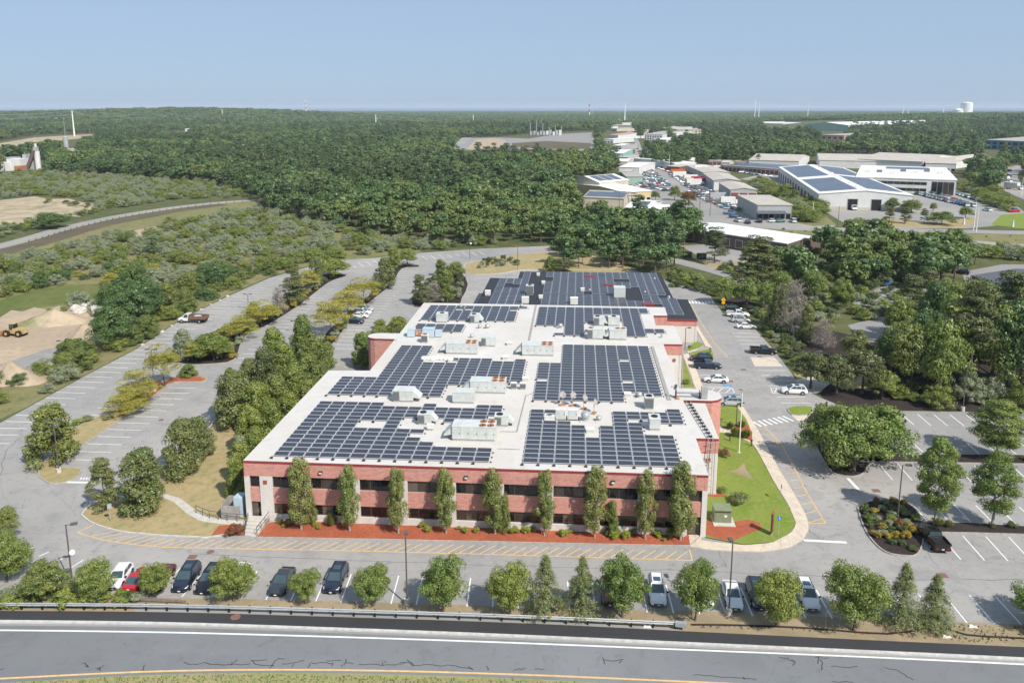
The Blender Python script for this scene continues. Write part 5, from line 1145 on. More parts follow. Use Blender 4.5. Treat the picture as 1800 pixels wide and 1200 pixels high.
a = GP[-1]-g0; mb = MB(); mb.box(a+Vector((.2, -.1, .62)), (1.0, .35, .4), -.2); mb.build('end_terminal', M['steel'], gr)
# log lying on the verge
p = G(285, 1057); o = tag(MB().tube((-2.3, 0, .15), (2.3, -.1, .15), .17, .13, 8).build('fallen_log', simple('grey_bark', (.16, .13, .11), .9, .3, 3)), 'grey log lying along the verge below the red coupe', 'log'); o.location = p; o.rotation_euler = (0, 0, -.05)
M['litter'] = simple('litter_white', (.6, .58, .55), .8, .1, 3)
for lab, b_ in (('crumpled white litter by the end of the guard rail', (1137, 1101)), ('pale litter on the right verge below the last stalls', (1709, 1101)), ('small cardboard on the right verge', (1663, 1119))):
    mb = MB(); mb.hexa([(-.4, -.15, 0), (.4, -.2, 0), (.35, .15, 0), (-.3, .2, 0)], [(-.3, -.1, .12), (.3, -.12, .2), (.25, .1, .1), (-.2, .14, .16)]); o = tag(mb.build('litter', M['litter']), lab, 'litter'); o.location = G(*b_)+Vector((0, 0, .01))
# ---------------- vegetation ----------------
M['bark'] = simple('bark', (.13, .1, .08), .95, .25, 4); M['barkgrey'] = simple('grey_bark_pale', (.3, .27, .24), .95, .2, 4)
LF = dict(column=leaf('pear_leaves', (.165, .225, .05), (.21, .225, .065), (.29, .285, .095)), maple=leaf('maple_leaves', (0.108, 0.185, 0.042), (0.183, 0.240, 0.052), (0.280, 0.313, 0.080)), oak=leaf('oak_leaves', (0.103, 0.167, 0.041), (0.194, 0.225, 0.055), (0.274, 0.275, 0.075)),
          pine=leaf('pine_needles', (0.079, 0.116, 0.042), (0.129, 0.145, 0.053), (0.178, 0.179, 0.065), .1), spruce=leaf('spruce_needles', (0.110, 0.159, 0.048), (0.169, 0.197, 0.061), (0.251, 0.235, 0.085), .15), locust=leaf('locust_leaves', (.36, .32, .05), (.27, .275, .05), (.42, .36, .07)),
          olive=leaf('silvery_leaves', (0.230, 0.270, 0.161), (0.299, 0.328, 0.201), (0.345, 0.368, 0.241)), bush=leaf('bush_leaves', (0.131, 0.197, 0.043), (0.218, 0.263, 0.053), (0.306, 0.319, 0.072)), lime=leaf('lime_leaves', (0.220, 0.300, 0.030), (0.280, 0.320, 0.040)),
          gold=leaf('golden_leaves', (0.380, 0.270, 0.035), (0.300, 0.250, 0.045)), ruddy=leaf('ruddy_leaves', (0.240, 0.084, 0.042), (0.192, 0.120, 0.048)), reed=leaf('grass_blades', (0.230, 0.253, 0.092), (0.310, 0.287, 0.115)), woodlight=leaf('light_wood_leaves', (.105, .155, .042), (.165, .21, .058), (.18, .225, .068)),
          dead=leaf('dead_twigs', (0.240, 0.210, 0.180), (0.288, 0.240, 0.204), None, .0),
          wood=leaf('wood_leaves', (.07, .135, .045), (.115, .175, .052), (.13, .195, .062)), woodpine=leaf('wood_pine_needles', (.066, .115, .046), (.11, .15, .055), (.125, .165, .062), .12), spread=leaf('ground_leaves', (.07, .1, .03), (.12, .15, .045)))
LF['tallshrub'] = LF['oak']; LF['ovoid'] = LF['maple']; LF['tuft'] = LF['reed']; LF['far'] = LF['wood']
def rdir(n, rng):
    v = rng.normal(size=(n, 3)); return v/np.linalg.norm(v, axis=1, keepdims=True)
def leaves(P, N, size, rng, jit=.55, asp=.55):
    n = len(P); nn = N+jit*rdir(n, rng); nn /= np.linalg.norm(nn, axis=1, keepdims=True)
    t = np.cross(nn, rdir(n, rng)); t /= np.linalg.norm(t, axis=1, keepdims=True)+1e-9; b = np.cross(nn, t)
    s = (np.asarray(size)*rng.uniform(.7, 1.3, n))[:, None]
    V = np.stack([P-t*s, P+b*s*asp, P+t*s, P-b*s*asp], 1); return V.reshape(-1, 3)
def clump(c, r, n, rng, up=.25):
    d = rdir(int(n*1.3), rng); keep = (d[:, 2] > -.75+up*rng.random(len(d))); d = d[keep][:n]
    r = np.asarray(r, float); k = rng.uniform(.62, 1.06, len(d))[:, None]
    return np.asarray(c)+d*r*k, d/r/np.linalg.norm(d/r, axis=1, keepdims=True)
def crown(kind, seed, q=1.0):
    rng = np.random.default_rng(seed); P = []; N = []; S = []; lim = []; asp = .55
    def add(c, r, n, s, up=.25):
        p, m = clump(c, r, max(4, int(n*q)), rng, up); P.append(p); N.append(m); S.append(np.full(len(p), s))
    if kind == 'column':          # 7 m tall, 3 m wide
        H, Wd = 7.0, 3.0
        for k in range(44):
            z = 1.0+5.7*((k+rng.random())/44); t = (z-1.0)/5.7; rad = 1.15*min(1, .55+2.2*t)*(1-max(0, t-.6)**1.3*2.0); a = rng.random()*6.28; rr = rad*rng.uniform(.2, .85); c = (rr*math.cos(a), rr*math.sin(a), z); lim.append(c)
            add(c, (.42, .42, .62)*np.asarray(rng.uniform(.75, 1.25)), 210, .075)
    elif kind == 'maple':
        H, Wd = 5.6, 5.4
        for k in range(80):
            d = rdir(1, rng)[0]; d[2] = d[2]*.95+.08; rr = rng.uniform(.45, .98); c = (d[0]*2.5*rr, d[1]*2.5*rr, 3.1+d[2]*2.3*rr); lim.append(c)
            add(c, np.array((.66, .66, .52))*rng.uniform(.7, 1.3), 230, .085)
        for k in range(10): add((rng.uniform(-1, 1), rng.uniform(-1, 1), rng.uniform(2, 4.2)), (1, 1, .9), 90, .14)
    elif kind == 'ovoid':         # street maple with a tapering foot
        H, Wd = 8.6, 5.2
        for k in range(95):
            z = 1.9+6.4*rng.random(); t = (z-1.9)/6.4; rad = 2.35*math.sin(math.pi*min(1, (t*.86+.1)))**.75; a = rng.random()*6.28; rr = rad*rng.uniform(.5, .92); c = (rr*math.cos(a), rr*math.sin(a), z); lim.append(c)
            add(c, np.array((.72, .72, .5))*rng.uniform(.65, 1.25), 230, .09)
    elif kind == 'oak':
        H, Wd = 9.0, 8.0
        for k in range(75):
            d = rdir(1, rng)[0]; d[2] = abs(d[2])*1.25-.62; rr = rng.uniform(.45, .95)*(1+.15*math.sin(3*math.atan2(d[1], d[0])+seed)); c = (d[0]*3.5*rr, d[1]*3.5*rr, 4.6+d[2]*3.9*rr); lim.append(c)
            add(c, np.array((1.0, 1.0, .68))*rng.uniform(.6, 1.3), 170, .14)
        for k in range(8): add((rng.uniform(-1.5, 1.5), rng.uniform(-1.5, 1.5), rng.uniform(3, 6)), (1.6, 1.6, 1.2), 60, .25)
    elif kind == 'tallshrub':     # bushy small tree, foliage to the ground
        H, Wd = 6.0, 4.2
        for k in range(60):
            z = .5+5.2*rng.random()**1.1; t = z/5.7; rad = 2.0*(1-.75*t**1.6); a = rng.random()*6.28; rr = rad*rng.uniform(.3, .95); c = (rr*math.cos(a), rr*math.sin(a), z); lim.append(c)
            add(c, np.array((.6, .6, .62))*rng.uniform(.65, 1.35), 190, .105)
    elif kind == 'pine':
        H, Wd = 11.0, 7.0; asp = .3
        for k in range(60):
            z = 1.7+8.9*rng.random(); t = (z-1.7)/8.9; rad = 3.3*(1-.72*t**1.4)*rng.uniform(.35, 1.0); a = rng.random()*6.28; c = (rad*math.cos(a), rad*math.sin(a), z); lim.append(c)
            add(c, np.array((1.05, 1.05, .42))*rng.uniform(.7, 1.25), 200, .19, .6)
    elif kind == 'spruce':
        H, Wd = 5.0, 3.2; asp = .22
        for k in range(190):
            t = rng.random()**1.25; z = .62+4.3*t; rad = 1.75*(1-t)**.9+.1; a = rng.random()*6.28; m = 60
            s = rng.random(m)**.7; Pn = np.stack([rad*s*math.cos(a), rad*s*math.sin(a), z-.2*rad*s**1.5+.12], 1)+rng.normal(size=(m, 3))*.09; P.append(Pn); N.append(np.tile((math.cos(a)*.5, math.sin(a)*.5, .8), (m, 1))); S.append(np.full(m, .095))
            if k % 5 == 0: lim.append((rad*.8*math.cos(a), rad*.8*math.sin(a), z-.1))
    elif kind == 'locust':
        H, Wd = 5.6, 6.2; asp = .4
        for k in range(52):
            a = rng.random()*6.28; rr = 2.6*math.sqrt(rng.random()); z = 1.9+3.4*(1-(rr/3.0)**2)*rng.uniform(.2, 1.0); c = (rr*math.cos(a), rr*math.sin(a), z); lim.append(c)
            add(c, np.array((.95, .95, .3))*rng.uniform(.7, 1.25), 190, .095, .5)
    elif kind == 'olive':
        H, Wd = 4.0, 5.0; asp = .35
        for k in range(48):
            d = rdir(1, rng)[0]; d[2] = abs(d[2]); rr = rng.uniform(.4, .95); c = (d[0]*2.2*rr, d[1]*2.2*rr, .7+d[2]*2.9*rr); lim.append(c)
            add(c, np.array((.62, .62, .5))*rng.uniform(.65, 1.3), 110, .12)
    elif kind == 'bush':
        H, Wd = 1.2, 1.6
        for k in range(22):
            d = rdir(1, rng)[0]; d[2] = abs(d[2]); rr = rng.uniform(.4, .85); c = (d[0]*.7*rr, d[1]*.7*rr, .3+d[2]*.75*rr)
            add(c, np.array((.24, .24, .2))*rng.uniform(.8, 1.2), 95, .05)
    elif kind == 'tuft':
        H, Wd = 1.4, 1.8
        n = int(420*q); a = rng.random(n)*6.28; lean = rng.random(n)**.7*1.0; h = 1.4*rng.uniform(.6, 1, n); base = np.stack([np.cos(a)*.2, np.sin(a)*.2, 0*a], 1)
        tip = np.stack([np.cos(a)*lean*.85, np.sin(a)*lean*.85, h*(1-.45*lean**2)], 1); mid = base*.5+tip*.5+np.stack([0*a, 0*a, .18*h], 1); sd = np.stack([-np.sin(a), np.cos(a), 0*a], 1)*.03
        return np.stack([base-sd, base+sd, mid+sd, mid-sd, mid-sd, mid+sd, tip+sd*.3, tip-sd*.3], 1).reshape(-1, 3), [], H, Wd
    elif kind == 'dead':
        H, Wd = 9.5, 6.0; asp = .07
        for k in range(70):
            z = 1.5+7.6*rng.random(); t = z/9.5; rad = 2.9*(1-t)**.6*rng.uniform(.4, 1); a = rng.random()*6.28; c = (rad*math.cos(a), rad*math.sin(a), z); lim.append(c)
            m = 30; Pn = np.asarray(c)+rng.normal(size=(m, 3))*(.55, .55, .35); P.append(Pn); N.append(rdir(m, rng)); S.append(np.full(m, .42))
    elif kind == 'wood':          # a tree of the distant wood
        H, Wd = 10.0, 8.4
        for k in range(26):
            d = rdir(1, rng)[0]; d[2] = abs(d[2])*1.05-.1; rr = rng.uniform(.5, .95); c = (d[0]*3.5*rr, d[1]*3.5*rr, 4.6+d[2]*4.4*rr); lim.append(c)
            add(c, np.array((1.35, 1.35, .95))*rng.uniform(.6, 1.3), 44, .42)
    elif kind == 'woodpine':
        H, Wd = 11.5, 6.6; asp = .4
        for k in range(26):
            z = 3.2+8.0*rng.random(); t = (z-3.2)/8.0; rad = 3.0*(1-.75*t**1.3)*rng.uniform(.35, 1.0); a = rng.random()*6.28; c = (rad*math.cos(a), rad*math.sin(a), z); lim.append(c)
            add(c, np.array((1.25, 1.25, .5))*rng.uniform(.7, 1.25), 40, .4, .6)
    elif kind == 'far':           # a knot of distant crowns
        H, Wd = 10.5, 30.0
        for k in range(24):
            a = rng.random()*6.28; rr = 13*math.sqrt(rng.random()); add((rr*math.cos(a), rr*math.sin(a), 6+rng.uniform(-1, 1.4)), (3.6, 3.6, 3.2), 40, 1.2)
    return leaves(np.concatenate(P), np.concatenate(N), np.concatenate(S), rng, .38 if kind in ('wood', 'woodpine', 'far') else .5, asp), lim, H, Wd
TRUNKED = dict(column=(.1, .8), maple=(.13, .55), ovoid=(.15, .75), oak=(.24, .6), tallshrub=(.1, .7), pine=(.2, .92), spruce=(.09, .95), locust=(.1, .5), olive=(.09, .5), dead=(.16, .95), wood=(.2, .6), woodpine=(.2, .9))
def trunk_mesh(kind, lim, H, seed, mat):
    r0, top = TRUNKED[kind]; rr = random.Random(seed); mb = MB(); p = Vector((0, 0, -.1)); zt = H*top; n = 4; prev = p; pr = r0*1.25
    spine = [Vector((0, 0, -.1))]
    for i in range(1, n+1):
        q = Vector((rr.uniform(-.08, .08)*H*.12*i, rr.uniform(-.08, .08)*H*.12*i, zt*i/n)); r = r0*(1-.82*i/n)
        mb.tube(prev, q, pr, r, 7, cap=False); prev = q; pr = r; spine.append(q)
    for c in lim[::max(1, len(lim)//(26 if kind == 'dead' else 14))]:
        c = Vector(c); z = max(H*.16, min(zt*.95, c.z-.35*math.hypot(c.x, c.y)-.1)); t = z/zt*n; i = min(n-1, int(t)); s = spine[i].lerp(spine[i+1], min(1, t-i)); mb.tube(s, s.lerp(c, .9), r0*.3, r0*.08, 4, cap=False)
    return mb.mesh('trunk', [mat], True)
PROTO = {}
def proto(kind, var, lf=None, q=1.0):
    key = (kind, var, q)
    if key not in PROTO:
        V, lim, H, Wd = crown(kind, 100+var*17+len(kind), q); me = quads_mesh('crown', V, [LF[kind]])
        tr = trunk_mesh(kind, lim, H, var, M['barkgrey'] if kind in ('column', 'dead', 'ovoid') else M['bark']) if kind in TRUNKED else None
        PROTO[key] = (me, tr, H, Wd)
    return PROTO[key]
TREES = []
TN = dict(column='columnar_tree', maple='maple_tree', ovoid='street_maple', oak='oak_tree', tallshrub='young_tree', pine='pine_tree', spruce='spruce_tree', locust='locust_tree', olive='olive_shrub', bush='garden_shrub', tuft='ornamental_grass', dead='dead_tree', wood='oak_tree', woodpine='pine_tree')
def tree(kind, base, topy, wpx, label, group=None, lf=None, var=None, cat=None, h=None, w_=None, world=False, z=0.0, name=None):
    p = Vector(base) if world else G(*base); p.z = z if not world else p.z
    hh = h or hgt(Vector((p.x, p.y, 0)), topy); ww = w_ or wpx*mpp(p)
    var = R.randrange(3) if var is None else var; me, tr, H, Wd = proto(kind, var, lf)
    o = thing(name or TN[kind], label, cat or ('tree' if kind not in ('olive', 'bush', 'tuft') else 'grass' if kind == 'tuft' else 'shrub'), p, R.random()*6.28, group)
    ww *= {'column': 1.2, 'spruce': 1.15, 'locust': 1.12}.get(kind, 1)*R.uniform(.92, 1.1)
    s = (ww/Wd, ww/Wd, hh/H); c_ = put('crown' if kind not in ('bush', 'tuft') else 'foliage', me, o, sc=s)
    if lf and lf != kind: c_.material_slots[0].link = 'OBJECT'; c_.material_slots[0].material = LF[lf]
    if tr: put('trunk', tr, o, sc=(min(s[0], s[2])*1.0,)*2+(s[2],))
    return o
ORD = ['first', 'second', 'third', 'fourth', 'fifth', 'sixth', 'seventh', 'eighth', 'ninth', 'tenth', 'eleventh', 'twelfth', 'thirteenth', 'fourteenth']
for i, (b, t, w_) in enumerate((((530, 931), 808, 52), ((615, 934), 817, 43), ((700, 938), 822, 41), ((784, 938), 825, 43), ((870, 939), 825, 46), ((957, 942), 826, 42), ((1045, 945), 823, 56), ((1134, 948), 825, 46), ((1196, 950), 811, 66))):
    tree('column', b, t, w_, 'columnar tree before the brick facade, %s from the left' % ORD[i], 'columnar trees along the facade', var=i % 3)
tree('tallshrub', (888, 937), 868, 24, 'leafy side stem beside the fifth columnar tree', lf='column'); tree('tallshrub', (1076, 942), 880, 30, 'thin reddish shrub right of the seventh columnar tree', lf='column'); tree('tallshrub', (548, 922), 863, 22, 'small side stem right of the first columnar tree', lf='column')
LF['ruddyspruce'] = leaf('brownish_needles', (.15, .12, .06), (.13, .12, .06), (.2, .15, .09), .05)
GV = 'trees along the front verge'
for k, b, t, w_, lab, lf in (('maple', (12, 1022), 935, 84, 'dark round tree at the lower left corner', None), ('oak', (2, 945), 882, 68, 'small dark oak at the left picture edge above the corner tree', None), ('oak', (80, 1052), 974, 92, 'dark spreading tree left of the white globe lamp post', None), ('maple', (168, 1054), 984, 78, 'round tree just right of the white globe lamp post', None),
                     ('maple', (274, 1050), 991, 60, 'small tree between the red coupe and the dark blue wagon', 'bush'), ('maple', (411, 1056), 982, 80, 'bright green tree hiding a white suv', 'bush'), ('maple', (537, 1060), 1000, 62, 'small tree between the dark grey sedan and the navy suv', 'bush'), ('maple', (655, 1064), 994, 66, 'small tree left of the front lamp post', None),
                     ('maple', (779, 1076), 979, 92, 'round maple right of the front lamp post', None), ('maple', (897, 1080), 996, 80, 'broad loose tree left of the two verge spruces', 'bush'), ('spruce', (958, 1078), 978, 62, 'taller verge spruce, left of the middle pair', None), ('spruce', (1022, 1077), 981, 58, 'shorter verge spruce, right of the middle pair', None),
                     ('maple', (1094, 1084), 976, 94, 'dense round maple left of the white suv with sunroof', None), ('maple', (1222, 1090), 986, 88, 'round maple with pale inner branches by the lamp post', None), ('maple', (1363, 1100), 1000, 92, 'round yellow green maple between dark blue and plain white suvs', 'bush'), ('maple', (1501, 1108), 990, 110, 'largest dark round maple on the verge', None),
                     ('spruce', (1584, 1099), 992, 66, 'taller of the two spruces at the right end of the verge', None), ('spruce', (1641, 1099), 1012, 66, 'shorter spruce at the right end of the verge', None)):
    tree(k, b, t, w_, lab, GV, lf)
GI = 'trees around the west lot'
for k, b, t, w_, lab, lf in (('tallshrub', (96, 814), 711, 90, 'big bushy tree on the round end of the near left island', 'oak'), ('pine', (186, 898), 806, 64, 'thin open pine at the corner of the dry lawn', 'spruce'), ('tallshrub', (252, 896), 791, 90, 'dense pine like tree right of the thin open one on the dry lawn', 'spruce'), ('tallshrub', (322, 838), 737, 70, 'dark young tree on the slope above the ramp walk', 'spruce'), ('tallshrub', (352, 806), 731, 56, 'slim young tree right of the dark one on the slope', 'spruce'),
                     ('locust', (222, 728), 686, 66, 'yellow green locust at the lower end of the red mulch', None), ('locust', (246, 712), 646, 72, 'yellow green locust in the middle of the red mulch', None), ('locust', (289, 680), 597, 58, 'tall thin yellow locust beside the lamp on the red mulch', None), ('tallshrub', (331, 662), 640, 38, 'small dark bush tree on the tip of the red mulch', 'bush'),
                     ('tallshrub', (322, 632), 578, 46, 'reddish green tree at the near end of the middle median', 'olive'), ('oak', (376, 634), 572, 70, 'rounded olive green tree at the near end of the middle median', 'bush'), ('locust', (345, 636), 596, 48, 'low yellow locust under the rounded olive green tree', None), ('locust', (424, 597), 553, 60, 'yellow locust, nearer one of the pair on the middle median', None), ('locust', (460, 572), 525, 66, 'yellow locust, farther one of the pair on the middle median', None), ('tallshrub', (446, 560), 530, 28, 'green bush tree behind the farther locust', 'bush'),
                     ('dead', (490, 556), 503, 34, 'grey leafless shrub on the middle median', None), ('pine', (516, 536), 467, 52, 'dark pine on the middle median', None), ('locust', (541, 512), 470, 38, 'yellow tree right behind the dark median pine', None), ('tallshrub', (556, 503), 450, 30, 'rusty topped conifer on the middle median', 'spruce'), ('oak', (590, 487), 447, 58, 'green spreading tree at the far end of the middle median', 'bush'), ('oak', (570, 490), 446, 36, 'light green tree left of the one ending the middle median', 'bush'),
                     ('locust', (582, 588), 521, 62, 'largest golden locust, left of the navy off-roader', None), ('locust', (612, 556), 503, 62, 'golden locust above the four parked cars', None), ('locust', (640, 532), 483, 58, 'golden locust at the far end of the golden row', None), ('tallshrub', (677, 508), 452, 44, 'olive pine at the far part of the second median', 'spruce'), ('dead', (660, 508), 478, 24, 'grey brown shrub left of the olive pine', None), ('tallshrub', (692, 472), 432, 34, 'green tree left of the one closing the second median', 'bush'), ('oak', (716, 468), 431, 42, 'light round tree at the far end of the second median', 'bush'),
                     ('pine', (739, 536), 481, 38, 'dark pine at the left of the yard bed', None), ('dead', (762, 532), 498, 42, 'brown bare tree in the yard bed', None), ('tallshrub', (783, 528), 473, 46, 'green bushy tree in the middle of the yard bed', 'oak'), ('oak', (800, 494), 453, 42, 'dark leafy tree at the back of the yard bed', None), ('tallshrub', (776, 486), 456, 28, 'light young tree at the left back of the yard bed', 'oak'), ('tallshrub', (668, 578), 562, 30, 'green shrub tree left behind the building', 'bush'),
                     ('tallshrub', (637, 645), 583, 48, 'leafy tree beside the curved left tower', 'maple'), ('olive', (702, 588), 550, 48, 'olive shrub against the left roof edge', 'bush'), ('olive', (664, 592), 574, 44, 'pale shrub behind the left tower', 'bush'), ('tallshrub', (968, 478), 450, 28, 'young conifer on the north lawn', 'oak'), ('oak', (991, 478), 446, 46, 'dark round pine on the north lawn', 'pine')):
    tree(k, b, t, w_, lab, GI, lf)
GB = 'trees in the dense belt left of the building'; lab = 'bushy tree crowded in the dense belt left of the building'
for k, b, t, w_, lf in (('tallshrub', (414, 752), 648, 76, 'spruce'), ('tallshrub', (440, 700), 630, 60, 'spruce'), ('tallshrub', (468, 700), 612, 60, 'pine'), ('tallshrub', (484, 672), 575, 56, 'bush'), ('tallshrub', (500, 690), 600, 60, 'bush'), ('tallshrub', (535, 650), 553, 60, 'oak'), ('oak', (556, 655), 575, 74, 'oak'), ('tallshrub', (572, 648), 600, 44, 'bush'), ('tallshrub', (545, 700), 620, 64, 'oak'), ('tallshrub', (520, 720), 640, 66, 'bush'), ('tallshrub', (490, 745), 660, 66, 'oak'), ('tallshrub', (455, 760), 672, 66, 'bush'),
                        ('tallshrub', (478, 790), 705, 60, 'bush'), ('tallshrub', (442, 800), 715, 64, 'bush'), ('tallshrub', (508, 755), 690, 56, 'bush'), ('tallshrub', (450, 835), 752, 56, 'bush'), ('tallshrub', (425, 850), 775, 48, 'bush'), ('tallshrub', (540, 735), 668, 52, 'bush'), ('tallshrub', (565, 690), 632, 46, 'oak'), ('tallshrub', (418, 880), 800, 44, 'bush'), ('tallshrub', (424, 812), 765, 40, 'olive'), ('tallshrub', (400, 735), 668, 44, 'oak')):
    tree(k, b, t, w_, lab, GB, lf)
GR_ = 'trees around the east lots'
for k, b, t, w_, lab, lf in (('oak', (1466, 824), 682, 128, 'big spreading maple at the side road, left crown', 'maple'), ('oak', (1534, 806), 688, 128, 'big spreading maple at the side road, right crown', 'maple'), ('oak', (1500, 830), 706, 110, 'smaller maple in front of the big spreading pair', 'maple'), ('ovoid', (1643, 922), 772, 90, 'tall egg shaped maple above the black pickup', 'maple'), ('ovoid', (1743, 926), 792, 80, 'tall egg shaped maple right of the other egg shaped one', 'maple'), ('ovoid', (1750, 806), 703, 96, 'egg shaped maple on the farther bed of the right lot', 'maple'), ('maple', (1840, 1106), 1030, 110, 'round maple just off the right end of the verge', None),
                     ('oak', (1275, 535), 474, 54, 'leafy tree by the far crosswalk', 'maple'), ('oak', (1312, 540), 479, 44, 'young street tree right of the far crosswalk tree', 'maple'), ('oak', (1345, 540), 484, 40, 'young street tree, third from the far crosswalk', 'maple'), ('oak', (1372, 534), 458, 50, 'taller street tree, fourth from the far crosswalk', 'maple'), ('oak', (1430, 528), 461, 56, 'broad leafy tree behind the dead tree', 'maple'), ('oak', (1478, 540), 477, 44, 'young tree right of the broad leafy one', 'maple'), ('oak', (1410, 505), 462, 44, 'tree behind the broad leafy one', 'maple'),
                     ('pine', (1330, 512), 414, 92, 'tall dark pine above the young street trees', None), ('pine', (1256, 462), 398, 54, 'dark pine beside the white roofed hall', None), ('dead', (1392, 590), 492, 62, 'tall grey dead tree by the right stalls', None), ('dead', (1448, 612), 560, 52, 'shorter grey dead tree behind the cedar', None), ('tallshrub', (1400, 585), 540, 40, 'brown conifer beside the dead tree', 'ruddyspruce'), ('tallshrub', (1366, 575), 500, 44, 'dark conifer left of the dead tree', 'pine'), ('tallshrub', (1416, 602), 535, 40, 'brown green conifer right of the dead tree', 'spruce'),
                     ('oak', (1424, 682), 602, 84, 'soft round cedar by the white suv', 'pine'), ('oak', (1470, 690), 606, 80, 'soft round cedar, second from the lot', 'pine'), ('oak', (1515, 692), 590, 86, 'soft tall cedar, third from the lot', 'pine'), ('oak', (1504, 640), 568, 56, 'rust tinged tree behind the cedars', 'spruce'), ('oak', (1550, 700), 640, 60, 'green tree right of the cedars', 'bush'), ('olive', (1648, 716), 672, 66, 'yellow green shrub on the dark bed by the lamp', 'bush'), ('olive', (1700, 706), 650, 66, 'silvery shrub behind the lamp on the dark bed', None), ('olive', (1742, 706), 652, 54, 'silvery shrub right of the other silvery one', None), ('olive', (1790, 714), 664, 64, 'green shrub at the right end of the dark bed', 'bush'), ('olive', (1580, 700), 672, 44, 'green shrub at the left end of the dark bed', 'bush')):
    tree(k, b, t, w_, lab, GR_, lf)
GP_ = 'tall trees of the wood beside the right lot'
for i, (k, b, t, w_) in enumerate((('oak', (1600, 690), 540, 96), ('oak', (1650, 700), 520, 100), ('oak', (1625, 660), 520, 96), ('pine', (1700, 695), 490, 110), ('oak', (1740, 690), 500, 120), ('oak', (1790, 700), 482, 120), ('oak', (1590, 640), 545, 90), ('oak', (1672, 640), 488, 90), ('oak', (1715, 630), 495, 100), ('pine', (1770, 640), 478, 100), ('oak', (1825, 690), 490, 120), ('oak', (1640, 600), 470, 80), ('oak', (1690, 590), 472, 84), ('oak', (1740, 595), 482, 84), ('oak', (1790, 600), 486, 80), ('pine', (1600, 570), 480, 70), ('oak', (1860, 640), 480, 110), ('oak', (1565, 655), 560, 70), ('oak', (1660, 565), 470, 66), ('oak', (1580, 600), 505, 66),
                           ('oak', (1715, 560), 470, 66), ('pine', (1630, 545), 474, 60))): tree(k, b, t, w_, 'tall dark tree in the wood beside the right lot', GP_, ('oak', 'maple', 'wood')[i % 3] if k == 'oak' else None)
# shrubs and beds
def shrubs(kind, pts, label, group, lf=None, h=None, w_=None, name=None):
    for b in pts: tree(kind, b[:2], None, None, label, group, lf, h=(b[2] if len(b) > 2 else h)*R.uniform(.85, 1.15), w_=(b[3] if len(b) > 3 else w_)*R.uniform(.85, 1.2), z=.1)
shrubs('bush', [(492, 921, .6, .8), (553, 926, .7, .9), (560, 931, .6, .7), (742, 928, .8, 1), (753, 936, .9, 1.1), (806, 931, .5, .7), (818, 937, .9, 1.2), (837, 937, .8, 1), (904, 939, 1, 1.3), (924, 938, 1, 1.4), (936, 935, .7, .9), (990, 943, 1, 1.4), (1078, 949, 1.1, 1.4), (1089, 942, .8, 1), (1100, 947, 1, 1.4), (1155, 944, .9, 1.2), (1167, 952, .5, .6), (498, 928, .5, .6), (1002, 938, .6, .8)], 'bright lime green low shrub in the red mulch before the facade', 'lime shrubs in the front mulch', 'lime')
shrubs('bush', [(1068, 942, .9, 1.2), (1113, 940, .9, 1.1), (1180, 945, 1.2, 1.6), (510, 922, .8, 1.1), (860, 936, .6, .8)], 'dark green low shrub in the red mulch before the facade', 'dark shrubs in the front mulch', 'bush')
shrubs('tuft', [(583, 925, 1.5, 1.9)], 'round clump of ornamental grass in the front mulch', None, 'reed')
shrubs('bush', [(414, 940, 1.7, 1.7)], 'tall reddish shrub beside the entrance steps', None, 'ruddy'); shrubs('bush', [(402, 942, .9, 1.2), (424, 936, 1.2, 1.1)], 'low reddish shrub at the foot of the tall red one', 'low red shrubs by the steps', 'ruddy')
for b, lab, lf, h, w_ in (((1272, 804), 'round dark red shrub by the flagpole', 'ruddy', 1.5, 1.8), ((1270, 866), 'low green shrub at the brick corner', 'bush', 1.0, 1.7), ((1298, 884), 'broad brownish shrub on the side lawn', 'spruce', 1.3, 3.0), ((1300, 886), 'small green shrub in front of the broad brownish one', 'bush', .7, 1.4)): tree('bush', b, None, None, lab, None, lf, h=h, w_=w_, z=.1)
shrubs('tuft', [(1283, 755, 1.3, 1.8), (1304, 752, 1.2, 1.5), (1292, 768, 1.6, 2.0), (1310, 770, 1.4, 2.0)], 'green ornamental grass clump by the entrance walk', 'grass clumps by the entrance', 'bush')
shrubs('bush', [(1206, 676, 1.2, 1.6), (1213, 612, .7, 1.0)], 'young green shrub in the narrow lawn by the side wall', 'shrubs by the side wall', 'bush')
isl = [G(*p) for p in [(1515, 893), (1530, 886), (1560, 884), (1590, 887), (1612, 908), (1618, 944), (1608, 968), (1588, 971), (1558, 964), (1534, 942), (1518, 914)]]
def inpoly(x, y, poly):
    c = False; j = len(poly)-1
    for i in range(len(poly)):
        xi, yi, xj, yj = poly[i][0], poly[i][1], poly[j][0], poly[j][1]
        if (yi > y) != (yj > y) and x < (xj-xi)*(y-yi)/(yj-yi)+xi: c = not c
        j = i
    return c
def fill(poly, sp, rr, jit=.45):
    xs = [p[0] for p in poly]; ys = [p[1] for p in poly]; out = []; y = min(ys)
    while y < max(ys):
        x = min(xs)
        while x < max(xs):
            q = (x+rr.uniform(-jit, jit)*sp, y+rr.uniform(-jit, jit)*sp)
            if inpoly(q[0], q[1], poly): out.append(Vector((q[0], q[1], 0)))
            x += sp
        y += sp
    return out
rr = random.Random(3)
CL = {'bush': ('dark green', 'bush'), 'gold': ('golden', 'gold'), 'olive': ('grey green', 'olive'), 'spread': ('mid green', 'spread'), 'ruddy': ('rust coloured', 'ruddy')}
for p in fill(isl, 1.15, rr):
    k = rr.choices(list(CL), (4, 2.2, 3, 3, .8))[0]; p.z = .11
    tree('bush', p, None, None, '%s shrub in the flower island beside the black pickup' % CL[k][0], CL[k][0]+' shrubs of the flower island', CL[k][1], h=rr.uniform(.55, 1.25), w_=rr.uniform(1.0, 1.7), world=True)
